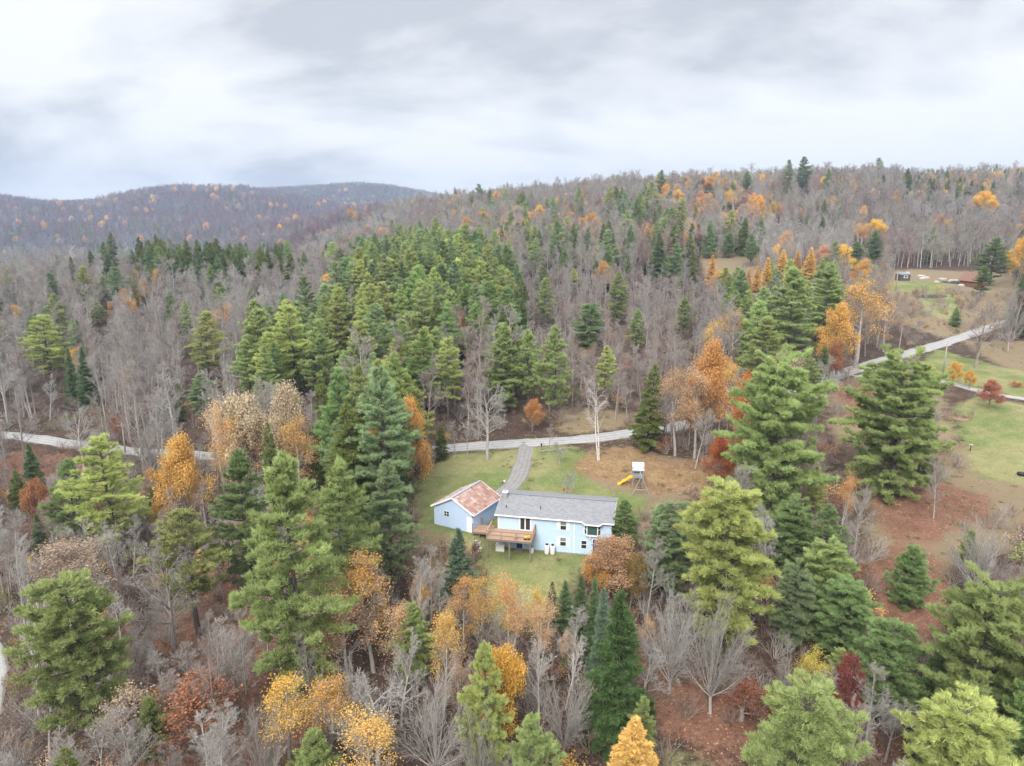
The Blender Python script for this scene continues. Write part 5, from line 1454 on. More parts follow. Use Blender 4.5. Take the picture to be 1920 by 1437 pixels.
def hero(key, tx, ty, by, wpx, leafcol, label, bark=None, group=None, lean=(0, 0)):
    P, H = stand(tx, ty, by)
    if H < 3 or H > 27 or DEBUG: print('HERO', key, tx, ty, 'H %.1f Y %.0f w %.1f' % (H, P[1], (wpx or 0) * P[1] / FPX))
    _, _, dep = project(P[0], P[1], P[2] + H * 0.5)
    wm = wpx * float(dep) / FPX if wpx else None
    sx = wm or H / PROTO[key]['H'] * PROTO[key]['W']
    TAKEN.append((P[0], P[1], sx * 0.5, H, tx, ty))
    if key.rstrip('0123456789') in LEAFLESS and bark is None and leafcol is not None: bark = leafcol
    return put_tree(key, P[0], P[1], P[2], H, wm, rngH.uniform(0, 6.28), leafcol or (0.3, 0.2, 0.1), bark, label, group, lean)
HEROES = [
 # lower left
 ('pine4', 190, 828, 1061, 155, PINEY, 'yellow-green pine with open tiers standing between the gravel road and the woods below'),
 ('pinedome2', 135, 1088, 1400, 190, PINE, 'broad full pine overhanging the dirt track below the russet beeches'),
 ('pinefull0', 535, 858, 1305, 215, PINE, 'largest bright green pine on the slope beside the garage, bare stem over russet leaves'),
 ('pinefull1', 450, 850, 1120, 110, PINED, 'darker narrow pine half hidden behind the largest bright green pine'),
 ('pine2', 622, 872, 1185, 130, PINE, 'open pine with a long visible stem beside the largest bright green pine'),
 ('pinefull1', 728, 868, 1110, 95, PINEB, 'bluish pine at the edge of the lawn beside the garage'),
 ('pinefull2', 716, 698, 1000, 135, PINEB, 'tall dense bluish pine behind the garage lawn with an orange tree at its back'),
 ('hemlock2', 648, 752, 1010, 145, HEM, 'wide dark olive hemlock below the tall bluish pine'),
 ('hemlock1', 600, 704, 930, 75, HEM, 'dark olive hemlock rising behind the wide hemlock'),
 ('pine3', 348, 955, 1190, 150, OLIVE, 'olive ragged pine with dead lower limbs in the tangled woods'),
 ('pineyoung', 275, 1312, 1420, 60, PINE, 'small young pine beside the fallen white birch trunk'),
 ('maple0', 335, 820, 1010, 105, GOLD, 'golden leafy tree standing just below the gravel road'),
 ('birch1', 412, 742, 960, 70, PEACH, 'peach-coloured birch standing near the pale cream tree'),
 ('maple1', 475, 738, 950, 120, CREAM, 'pale cream half-bare tree at the lower edge of the pine slope'),
 ('thin1', 552, 785, 960, 80, GOLD, 'amber tree wedged between the pale tree and the dark hemlock'),
 ('maple0', 770, 745, 935, 70, ORA, 'orange tree glowing behind the tall bluish pine by the lawn'),
 ('beech0', 372, 1262, 1400, 150, RUST, 'russet low beech spreading over the leaf litter by the fallen birch'),
 ('beech0', 230, 1300, 1430, 110, TAN, 'tan thin beech brush beside the broad full pine'),
 ('thin0', 105, 1005, 1215, 160, TAN, 'beige half-leafless tree leaning over the woods near the dirt track'),
 ('round1', 200, 960, 1150, 190, GREY, 'tangled grey bare tree with spreading crown behind the broad full pine'),
 ('bare2', 385, 1185, 1415, 70, REDD, 'slim leafless sapling standing over the fallen birch trunk'),
 ('spruce1', 52, 832, 925, 44, SPRU, 'small dark spruce in the gully below the gravel road'),
 ('spruce0', 66, 962, 1045, 39, SPRU, 'very small spruce among yellow twigs low in the gully'),
 ('barebirch0', 30, 1110, 1345, 90, WHITEB, 'slim white-stemmed birch beside the dirt track'),
 ('vase0', 265, 765, 905, 125, GREY, 'grey bare tree with fan crown beside the gravel road and pole'),
 ('round0', 140, 755, 880, 80, PALE, 'pale bare tree on the verge of the gravel road'),
 ('maple1', 60, 905, 1010, 70, RUST, 'rusty brown understory tree in the gully'),
 ('maple0', 528, 722, 945, 105, CREAM, 'second pale cream half-bare tree close to the dark hemlocks'),
 ('thin1', 445, 770, 965, 80, GOLD, 'amber thin-leaved tree in front of the pale cream tree'),
 ('bare1', 398, 690, 905, 80, PALE, 'pale bare roadside tree beside the peach birch'),
 ('bare3', 330, 700, 880, 85, GREY, 'grey bare roadside tree behind the golden leafy tree'),
 ('hemlock0', 500, 790, 985, 60, HEM, 'dark hemlock hidden among the pale cream trees'),
 ('pine1', 668, 690, 960, 80, PINE, 'green pine squeezed between the hemlocks and the tall bluish pine'),
 ('bare4', 290, 745, 900, 80, PALE, 'slim pale roadside tree near the golden leafy tree'),
 ('maple1', 690, 800, 985, 60, GOLD, 'gold tree deep between the hemlocks and the garage pines'),
 ('round0', 300, 1000, 1230, 150, GREY, 'twisted grey bare tree under the olive ragged pine'),
 ('vase0', 480, 1300, 1500, 150, GREY, 'grey bare fan tree at the edge of the yellow thicket'),
 ('vase1', 640, 1215, 1420, 140, GREY, 'grey-brown bare tree behind the golden sparse trees'),
 ('round1', 745, 1190, 1360, 110, PALE, 'pale bare sapling beside the small soft green pine'),
 ('bare0', 780, 1040, 1250, 80, PALE, 'pale slim bare tree between the amber trees and the spruce'),
 ('vase0', 900, 1290, 1530, 150, GREY, 'bare grey thicket tree under the soft green pine'),
 ('vase1', 1060, 1240, 1420, 140, GREY, 'bare grey thicket tree beside the vivid yellow tree'),
 ('thin0', 745, 1130, 1300, 80, PEACH, 'peach thin-leaved tree beside the pale bare sapling'),
 ('birch1', 1010, 1110, 1270, 70, PEACH, 'peach birch beside the orange-topped birch'),
 ('thin1', 690, 1330, 1560, 130, GOLD, 'golden thin tree at the foot of the pale grey bare tree'),
 ('round1', 60, 1230, 1430, 130, GREY, 'grey tangled bare tree beside the broad full pine'),
 ('bare1', 10, 1000, 1240, 90, PALE, 'pale bare tree above the dirt track'),
 # lower middle
 ('thin0', 690, 1036, 1260, 120, GOLD, 'amber sparse-leaved tree below the garage pines'),
 ('thin1', 640, 1100, 1300, 110, PEACH, 'peach sparse-leaved tree mingling with the amber tree below the garage'),
 ('thin1', 868, 1076, 1225, 60, ORA, 'orange thin-leaved sapling in front of the bluish spruce'),
 ('thin0', 826, 1138, 1340, 75, GOLD, 'amber speckled sapling below the bluish spruce'),
 ('pinefull1', 768, 1132, 1295, 85, PINE, 'small soft green pine among bare grey saplings'),
 ('spruce2', 858, 990, 1135, 91, SPRUB, 'bluish green spruce standing just below the garage'),
 ('birch0', 955, 1062, 1245, 110, ORA, 'orange-topped birch with many pale stems below the lawn'),
 ('maple1', 945, 1203, 1400, 120, YEL, 'vivid yellow leafy tree below the lawn'),
 ('pinefull1', 912, 1212, 1490, 100, PINEY, 'soft green pine pressed against the vivid yellow tree'),
 ('pinefull2', 992, 1348, 1600, 130, PINE, 'low green pine top under the vivid yellow tree'),
 ('vase1', 815, 1240, 1470, 190, PALE, 'pale bare tree with fan of upright limbs under the amber saplings'),
 ('round0', 700, 1245, 1440, 170, PALE, 'pale grey bare tree beside the amber leafed thicket'),
 ('thin1', 530, 1268, 1450, 110, YEL, 'yellow-leaved sparse tree at the foot of the largest pine'),
 ('thin0', 605, 1262, 1450, 110, GOLD, 'golden-leaved sparse tree below the russet leaf slope'),
 ('pineyoung', 592, 1375, 1500, 90, PINE, 'young green pine pushing through the golden sparse trees'),
 ('spruce1', 1036, 1090, 1168, 34, SPRU, 'first small spruce at the lawn end of the spruce row'),
 ('spruce0', 1060, 1088, 1178, 47, SPRU, 'second small spruce in the spruce row below the lawn'),
 ('spruce0', 1090, 1078, 1215, 57, SPRU, 'third spruce in the spruce row below the lawn'),
 ('spruce1', 1116, 1083, 1240, 52, SPRU, 'slim spruce standing behind the blue-tinged one in the row'),
 ('spruce1', 1132, 1103, 1290, 62, SPRUB, 'blue-tinged spruce tucked against the biggest spruce'),
 ('spruce2', 1166, 1108, 1385, 153, (0.105, 0.165, 0.062), 'biggest dark green spruce at the end of the spruce row'),
 ('barebirch0', 1062, 1180, 1330, 55, WHITEB, 'leaning white birch with a few orange leaves below the spruce row', None, None, (0.0, 0.10)),
 ('larch1', 1192, 1343, 1490, 130, LARG, 'golden feathery larch below the biggest spruce'),
 ('pinefull0', 1208, 1308, 1440, 60, PINE, 'small green pine behind the golden larch'),
 ('vase0', 1268, 1060, 1300, 150, PALE, 'greenish grey bare tree with a fan crown beside the autumn shrub'),
 ('vase1', 1350, 1085, 1338, 160, GREY, 'purple-grey bare tree with a dense fan crown under the yellow-green pine'),
 ('maple0', 1142, 1008, 1120, 135, PINK, 'round pink and orange maple growing against the walk-out end of the house'),
 ('maple1', 1115, 1045, 1125, 70, GOLD, 'golden olive shrubby tree at the foot of the pink maple'),
 ('maple1', 1185, 1040, 1140, 60, (0.33, 0.24, 0.09), 'olive gold shrubby tree on the far side of the pink maple'),
 ('pinefull1', 1170, 938, 1040, 58, PINED, 'dark pine brushing the end wall of the blue house'),
 ('pinedome1', 1256, 942, 1120, 120, PINEB, 'bluish round pine next to the autumn shrubs beyond the house end'),
 ('pinedome2', 1372, 922, 1235, 190, PINEY, 'large yellow-green pine above the purple-grey bare tree'),
 ('pinedome1', 1497, 938, 1090, 90, PINED, 'dark green pine below the tall twin-topped pine'),
 ('pinedome0', 1562, 1012, 1195, 110, PINE, 'mid green pine beside the golden-topped birch'),
 ('pinedome1', 1500, 1060, 1215, 90, PINEB, 'pale blue-green pine in the thicket of the slope'),
 ('pinedome2', 1592, 1085, 1240, 115, PINED, 'dark dense pine on the edge of the russet clearing'),
 ('birch1', 1588, 883, 1000, 48, ORA, 'small golden-topped birch with twin white stems beside the clearing'),
 ('round0', 1618, 905, 1040, 60, PALE, 'thin pale bare tree standing by the golden-topped birch'),
 ('pinewide0', 1468, 684, 1005, 190, PINE, 'tall twin-topped pine with layered limbs beside the meadow', None),
 ('pinewide0', 1698, 678, 932, 185, PINE, 'massive round pine standing alone on the russet ring of needles'),
 ('round1', 1768, 845, 972, 50, GREY, 'slim grey bare tree at the edge of the massive round pine'),
 ('maple0', 1600, 1226, 1390, 85, RED, 'dark red oak among green pines'),
 ('pinedome1', 1668, 1162, 1340, 140, PINED, 'dense dark pine next to the dark red oak'),
 ('pineyoung', 1712, 1028, 1135, 76, PINED, 'compact young pine standing alone in the russet clearing'),
 ('vase0', 1858, 950, 1120, 140, PALE, 'pale grey bare tree with a wide fan crown by the meadow'),
 ('pinewide0', 1862, 1102, 1420, 215, PINE, 'big soft green pine below the pale fan tree'),
 ('pinedome0', 1512, 1286, 1580, 215, PINE, 'green pine top below the dark red oak'),
 ('pinedome2', 1812, 1332, 1620, 230, PINEY, 'yellow-green pine top under the big soft green pine'),
 ('beech0', 1395, 1275, 1350, 80, RUST, 'rusty orange beech under the purple-grey bare tree'),
 ('thin1', 1530, 1222, 1340, 70, (0.55, 0.45, 0.08), 'yellow-green thin tree behind the green pine top'),
 ('bare2', 1478, 1190, 1360, 50, GREY, 'dead grey spire between the fan tree and the dark red oak'),
 # around the yard
 ('hemlock0', 1220, 682, 842, 82, HEM, 'dark hemlock leaning at the roadside beyond the play tower', None, None, (0.0, 0.07)),
 ('barebirch0', 1128, 702, 864, 80, WHITEB, 'white leafless birch standing on its orange carpet of leaves'),
 ('round0', 912, 700, 862, 110, PALE, 'silvery bare tree on the garage lawn beside the road'),
 ('hemlock1', 826, 795, 862, 34, HEM, 'small dark conifer at the corner of the garage lawn'),
 ('bare0', 852, 786, 860, 34, GREY, 'first slim grey tree in the roadside row of the garage lawn'),
 ('bare2', 876, 788, 858, 30, GREY, 'second slim grey tree in the roadside row of the garage lawn'),
 ('round1', 1062, 876, 931, 52, GREY, 'small round bare apple tree behind the grey roof'),
 ('round0', 1050, 826, 872, 44, GREY, 'small bare tree beside the driveway mouth'),
 ('bare3', 1030, 790, 842, 30, GREY, 'thin bare roadside tree by the white rail'),
 ('maple0', 1338, 640, 850, 95, ORA, 'tall orange maple by the roadside hemlock'),
 ('thin0', 1275, 690, 855, 80, PINK, 'pinkish grey half-bare tree beside the roadside hemlock'),
 ('thin1', 1312, 690, 860, 70, PEACH, 'peach half-bare tree in front of the tall orange maple'),
 ('maple1', 1405, 708, 900, 80, (0.58, 0.25, 0.085), 'fiery orange-red maple behind the twin-topped pine'),
 ('maple0', 1350, 812, 912, 70, (0.48, 0.18, 0.07), 'red-orange low maple at the edge of the play lawn'),
 ('maple1', 1290, 910, 960, 50, TAN, 'tan leafy bush at the edge of the play lawn'),
 ('maple0', 1582, 570, 705, 80, GOLD, 'golden orange tree by the bend of the road'),
 ('thin1', 1622, 525, 690, 95, GOLD, 'taller amber thin-leaved tree behind the golden orange one'),
 ('maple1', 1560, 640, 715, 50, RUST, 'brown-orange tree under the golden orange one'),
 ('pinefull0', 1492, 505, 690, 110, PINE, 'big green pine in the stand by the golden larches'),
 ('pinefull1', 1558, 496, 650, 75, PINE, 'tall pine behind the golden orange roadside tree'),
 ('pine2', 1425, 596, 745, 100, OLIVE, 'olive broad pine above the fiery maple'),
 ('larch0', 1337, 478, 535, 28, LARO, 'lone orange larch at the edge of the old field'),
 ('larch0', 1405, 504, 552, 20, LARO, 'slender orange larch at the head of the larch row'),
 ('larch1', 1421, 498, 548, 25, LARG, 'second golden larch in the row above the pines'),
 ('larch0', 1441, 482, 545, 30, LARG, 'third golden larch in the row above the pines'),
 ('larch1', 1470, 468, 520, 32, LARG, 'wide yellow larch in the middle of the row'),
 ('larch0', 1497, 468, 520, 28, LARG, 'yellow larch near the end of the row'),
 ('larch1', 1522, 464, 535, 38, LARG, 'tallest golden larch ending the row'),
 ('pinefull0', 1368, 436, 484, 30, PINED, 'dark pine by the tan clearing under the hill'),
 ('pinefull1', 1606, 454, 508, 42, PINED, 'dark pine at the corner of the upper field'),
 ('pinefull2', 1641, 434, 494, 38, PINED, 'taller dark pine behind the one at the upper field corner'),
 ('pine0', 1412, 440, 500, 30, PINED, 'dark pine between the larch row and the tan clearing'),
 ('birch1', 1618, 414, 470, 34, GOLD, 'golden birch over the upper field pines'),
 ('pine2', 1868, 448, 535, 62, PINED, 'dark open pine beside the brown barn'),
 ('maple1', 1914, 446, 535, 44, YEL, 'bright yellow maple behind the brown barn'),
 ('round1', 1850, 556, 690, 105, REDD, 'large round bare maple at the bend of the road'),
 ('vase1', 1912, 520, 660, 60, GREY, 'grey bare tree between the bend and the barn'),
 ('maple0', 1790, 678, 722, 34, YEL, 'round yellow bush tree beside the utility pole'),
 ('maple1', 1822, 696, 730, 26, YEL, 'smaller yellow bush tree by the neighbour driveway'),
 ('maple1', 1753, 688, 722, 26, YEL, 'yellow bush tree behind the massive round pine'),
 ('maple0', 1864, 712, 765, 50, (0.40, 0.15, 0.11), 'small red-brown tree on the neighbour lawn'),
 ('shrub1', 1600, 728, 748, 20, (0.20, 0.03, 0.05), 'maroon round bush on the dry meadow'),
 ('pinefull1', 1846, 500, 556, 34, PINED, 'dark bushy pine half hiding the barn'),
 ('hemlock1', 1795, 575, 612, 26, PINED, 'dark evergreen at the foot of the upper field'),
 ('pinefull1', 1548, 650, 720, 30, PINED, 'small dark pine tucked under the golden orange tree'),
 ('bare2', 1392, 688, 815, 70, GREY, 'grey bare tree hiding the road behind the fiery maple'),
 ('thin0', 1478, 655, 775, 75, TAN, 'tan thin-leaved tree beside the road under the big green pine'),
 ('round1', 1540, 664, 742, 72, GREY, 'grey bare roadside tree before the bend'),
 ('round0', 1594, 668, 716, 48, REDD, 'small reddish bare tree at the neighbour driveway mouth'),
 ('bare0', 1300, 690, 835, 70, GREY, 'grey bare tree among the orange roadside maples'),
 ('pine3', 1445, 668, 800, 62, OLIVE, 'olive pine behind the twin-topped pine by the road'),
 ('pinefull2', 1516, 664, 768, 62, PINE, 'green pine screening the road beside the twin-topped pine'),
 # across the road
 ('pine3', 836, 634, 800, 72, PINEY, 'yellow-green tiered pine across the road behind the garage lawn'),
 ('pinefull0', 945, 608, 775, 78, PINE, 'big green pine across the road from the driveway'),
 ('pine0', 992, 622, 770, 60, PINE, 'green pine leaning on the big one across the road'),
 ('pine2', 1046, 612, 785, 72, PINE, 'tall green pine with a clear stem across the road'),
 ('pine1', 1136, 650, 765, 46, PINEY, 'small yellow-green pine above the white birch'),
 ('pinedome0', 1108, 568, 650, 56, PINEB, 'round bluish pine standing out of the bare woods'),
 ('pinefull1', 1160, 512, 610, 44, PINE, 'green pine high in the bare woods'),
 ('pine4', 1020, 524, 620, 44, PINE, 'green pine at the edge of the pine grove and the bare woods'),
 ('pinefull0', 1284, 558, 630, 42, PINE, 'dark green pine in the bare woods near the orange maple'),
 ('pinefull1', 1196, 580, 660, 38, PINE, 'narrow green pine in the midst of the bare woods'),
 ('larch1', 865, 582, 690, 32, (0.55, 0.25, 0.10), 'copper larch in front of the pine grove'),
 ('larch0', 771, 593, 680, 20, LARO, 'bright orange larch tip among the pines'),
 ('larch0', 657, 634, 700, 14, LARO, 'small orange larch tip among the pines'),
 ('maple1', 998, 750, 810, 40, ORA, 'low orange tree at the far roadside'),
 # left woods
 ('pine4', 78, 596, 730, 88, PINEY, 'wide yellow-green pine alone in the grey woods'),
 ('pine2', 104, 552, 660, 48, OLIVE, 'olive pine behind the wide yellow-green one'),
 ('pine4', 378, 588, 725, 78, PINEY, 'layered yellow-green pine alone in the grey woods beyond the road'),
 ('pine1', 345, 566, 665, 30, PINE, 'narrow green pine behind the layered one'),
 ('pinefull1', 178, 562, 610, 30, PINEY, 'small yellow-green conifer in the grey woods'),
 ('pine0', 96, 512, 570, 38, PINEB, 'bluish pine on the grey wooded slope'),
 ('pine1', 194, 518, 580, 30, PINE, 'green pine on the grey wooded slope'),
 ('hemlock1', 251, 534, 580, 18, HEM, 'small dark hemlock beside an orange crown'),
 ('spruce1', 126, 652, 760, 34, SPRU, 'first dark spruce under the wide yellow-green pine'),
 ('spruce0', 152, 650, 765, 42, SPRU, 'second darker spruce under the wide yellow-green pine'),
 ('spruce1', 304, 712, 785, 34, SPRU, 'slim spruce above the road at the pine slope'),
 ('hemlock1', 330, 712, 790, 30, HEM, 'dark conifer above the road at the pine slope'),
 ('pinefull2', 372, 702, 790, 64, PINEB, 'round blue-green pine above the road'),
 ('birch1', 391, 580, 680, 34, PEACH, 'peach crown beside the layered yellow-green pine'),
 ('maple0', 268, 522, 580, 28, ORA, 'orange crown in the grey woods'),
 ('maple1', 208, 566, 605, 16, ORA, 'small orange crown in the grey woods'),
 ('pine3', 545, 574, 760, 84, PINEY, 'tall yellow-green pine at the head of the pine slope'),
 ('pine4', 462, 640, 770, 62, PINE, 'green pine at the roadside foot of the pine slope'),
 ('pine0', 630, 543, 690, 60, PINEY, 'yellow-green pine at the top of the pine slope'),
 ('pine2', 592, 600, 760, 70, PINE, 'green pine in the middle of the pine slope'),
 ('maple1', 215, 780, 830, 40, RUST, 'rusty tree by the roadside pole'),
 # skyline
 ('pine0', 1510, 296, 366, 32, PINED, 'dark pine standing above the ridge'),
 ('pine4', 1482, 302, 366, 22, PINED, 'smaller dark pine beside the one above the ridge'),
 ('pine1', 1242, 320, 374, 24, PINED, 'dark pine at the ridge shoulder'),
 ('birch0', 1378, 354, 400, 30, GOLD, 'golden tree on the hillside'),
 ('maple0', 1330, 332, 362, 36, GOLD, 'golden crown close under the ridge'),
 ('pine0', 1400, 322, 362, 24, PINED, 'green pine close under the ridge'),
 ('maple1', 1458, 380, 410, 18, GOLD, 'small golden crown above the bare slope'),
 ('maple1', 1500, 390, 412, 14, GOLD, 'tiny golden crown above the bare slope'),
]
for h in HEROES:
    hero(*h)

# keep-clear areas of the picture: open ground, road and house that trees must not cover
CLEAR = [
 [(785, 985), (772, 930), (800, 880), (830, 845), (1000, 812), (1170, 800), (1240, 850), (1300, 905), (1230, 965), (1160, 985), (1135, 1045), (1070, 1080), (1020, 1100), (915, 1085), (880, 1030), (820, 990)],
 [(1610, 690), (1840, 610), (1840, 655), (1640, 712)],
 [(1770, 640), (1920, 640), (2300, 700), (2300, 1100), (1930, 960), (1830, 940), (1785, 850)],
 [(1640, 960), (1850, 930), (1795, 1020), (1780, 1110), (1710, 1200), (1650, 1160)],
 [(1250, 1350), (1430, 1365), (1420, 1600), (1240, 1600)],
 [(1560, 700), (1640, 690), (1600, 800), (1570, 880)],
 [(1650, 505), (1880, 500), (1860, 590), (1720, 600), (1700, 540)],
 [(0, 798), (130, 815), (240, 835), (230, 862), (120, 848), (0, 832)],
 [(-200, 1150), (18, 1180), (18, 1300), (-200, 1500)],
 [(1310, 458), (1400, 455), (1400, 490), (1320, 500)],
 [(1820, 325), (1880, 330), (1880, 350), (1820, 352)], [(1790, 362), (1830, 362), (1830, 378), (1790, 378)],
]
def covered(px, py):
    m = np.zeros(np.shape(px), bool)
    for p in CLEAR: m |= in_poly(px, py, p)
    return m
# species by zone of the picture: polygon, {family: share}, label phrase
Z = [
 ('far', [(-400, 300), (820, 340), (640, 440), (560, 470), (-400, 462)], dict(bare=0.835, leafy=0.02, hemlock=0.145)),
 ('ridge', [(1640, 270), (2400, 270), (2400, 352), (1700, 362)], dict(bare=0.46, leafy=0.15, hemlock=0.39)),
 ('shoulder', [(1220, 280), (1450, 290), (1450, 395), (1240, 410)], dict(bare=0.54, leafy=0.26, hemlock=0.20)),
 ('conslope', [(880, 385), (1400, 372), (1410, 480), (1340, 500), (1000, 480), (900, 450)], dict(bare=0.66, leafy=0.10, hemlock=0.19, pine=0.05)),
 ('grove', [(630, 560), (660, 500), (700, 470), (790, 440), (900, 462), (965, 500), (990, 560), (960, 640), (880, 660), (640, 640)], dict(pine=0.60, hemlock=0.28, bare=0.12)),
 ('pineslope', [(430, 700), (520, 610), (640, 560), (800, 620), (870, 660), (855, 740), (790, 760), (790, 880), (690, 900), (560, 780), (480, 760)], dict(pine=0.70, hemlock=0.10, bare=0.20)),
 ('hemridge', [(150, 440), (530, 436), (545, 500), (420, 530), (170, 505)], dict(hemlock=0.74, bare=0.26)),
 ('larchstand', [(1340, 530), (1400, 490), (1560, 480), (1590, 620), (1560, 700), (1400, 660)], dict(pine=0.55, bare=0.41, larch=0.04)),
 ('redbare', [(975, 480), (1330, 500), (1340, 640), (1250, 770), (1000, 790), (985, 620)], dict(bare=0.99, pine=0.01)),
 ('hillbare', [(1400, 360), (2400, 360), (2400, 520), (1400, 480)], dict(bare=0.95, leafy=0.03, hemlock=0.02)),
 ('leftwoods', [(-400, 462), (620, 490), (640, 560), (430, 700), (440, 800), (-400, 820)], dict(bare=0.935, pine=0.02, hemlock=0.03, leafy=0.015)),
 ('orangeside', [(1250, 690), (1380, 640), (1440, 700), (1380, 880), (1260, 850)], dict(bare=0.6, leafy=0.4)),
 ('lowleft', [(-400, 820), (640, 850), (640, 1900), (-400, 1900)], dict(bare=0.60, leafy=0.22, pine=0.06, birch=0.08, hemlock=0.04)),
 ('lowmid', [(640, 860), (1230, 860), (1230, 1900), (640, 1900)], dict(bare=0.50, leafy=0.32, birch=0.11, pine=0.07)),
 ('lowright', [(1230, 860), (2400, 860), (2400, 1900), (1230, 1900)], dict(bare=0.62, pine=0.28, leafy=0.06, hemlock=0.04)),
 ('rest', [(-5000, -5000), (6000, -5000), (6000, 6000), (-5000, 6000)], dict(bare=0.905, leafy=0.045, hemlock=0.04, pine=0.01)),
]
PHRASE = {'far': 'on the far hills beyond the valley', 'ridge': 'along the crest above the hill houses', 'shoulder': 'in the colourful patch under the ridge shoulder',
 'conslope': 'on the mixed slope behind the pine grove', 'grove': 'in the dense pine grove across the road', 'pineslope': 'in the pine stand between the road and the garage lawn',
 'hemridge': 'on the dark hemlock ridge beyond the grey woods', 'larchstand': 'in the stand around the golden larches', 'redbare': 'in the bare reddish woods beside the pine grove',
 'hillbare': 'on the bare hillside above the upper field', 'leftwoods': 'in the grey woods beyond the gravel road', 'orangeside': 'in the roadside thicket by the orange maple',
 'lowleft': 'in the tangled woods below the gravel road', 'lowmid': 'in the thicket below the house lawn', 'lowright': 'in the wooded slope beyond the house end', 'rest': 'on the long middle hillside'}
ADJ = {'pine': 'white pine', 'hemlock': 'dark green hemlock', 'bare': 'grey leafless tree', 'leafy': 'autumn tree', 'birch': 'white-stemmed birch', 'larch': 'golden larch', 'spruce': 'spruce', 'shrub': 'bare brush'}
def fill_points(rng):
    out = []
    for y0, y1, s in ((26, 115, 2.45), (115, 360, 4.3), (360, 720, 5.6), (720, 1300, 8.0), (1300, 2900, 9.5)):
        ys = np.arange(y0, y1, s)
        for y in ys:
            half = 0.86 * (y * CP + 25) + 20
            xs = np.arange(-half, half, s)
            out.append(np.c_[xs + rng.uniform(-0.45, 0.45, len(xs)) * s, y + rng.uniform(-0.45, 0.45, len(xs)) * s])
    return np.concatenate(out)
def seen_from_camera(x, y, top):
    """drop what the hills hide: compare each top with the canopy line in front of it"""
    az = np.arctan2(x, y); rr = np.hypot(x, y)
    nb = 420; edges = np.linspace(-0.85, 0.85, nb)
    rad = np.geomspace(60, 3000, 260)
    A, Rr = np.meshgrid(edges, rad, indexing='ij')
    gx, gy = Rr * np.sin(A), Rr * np.cos(A)
    el = (hgrid(gx, gy) + 9.0 * smooth(110, 160, gy) - CAMZ) / Rr
    run = np.maximum.accumulate(el, 1)
    i = np.clip(np.searchsorted(edges, az), 0, nb - 1); j = np.clip(np.searchsorted(rad, rr * 0.96) - 1, 0, len(rad) - 1)
    return (top - CAMZ) / rr > run[i, j] - 0.006
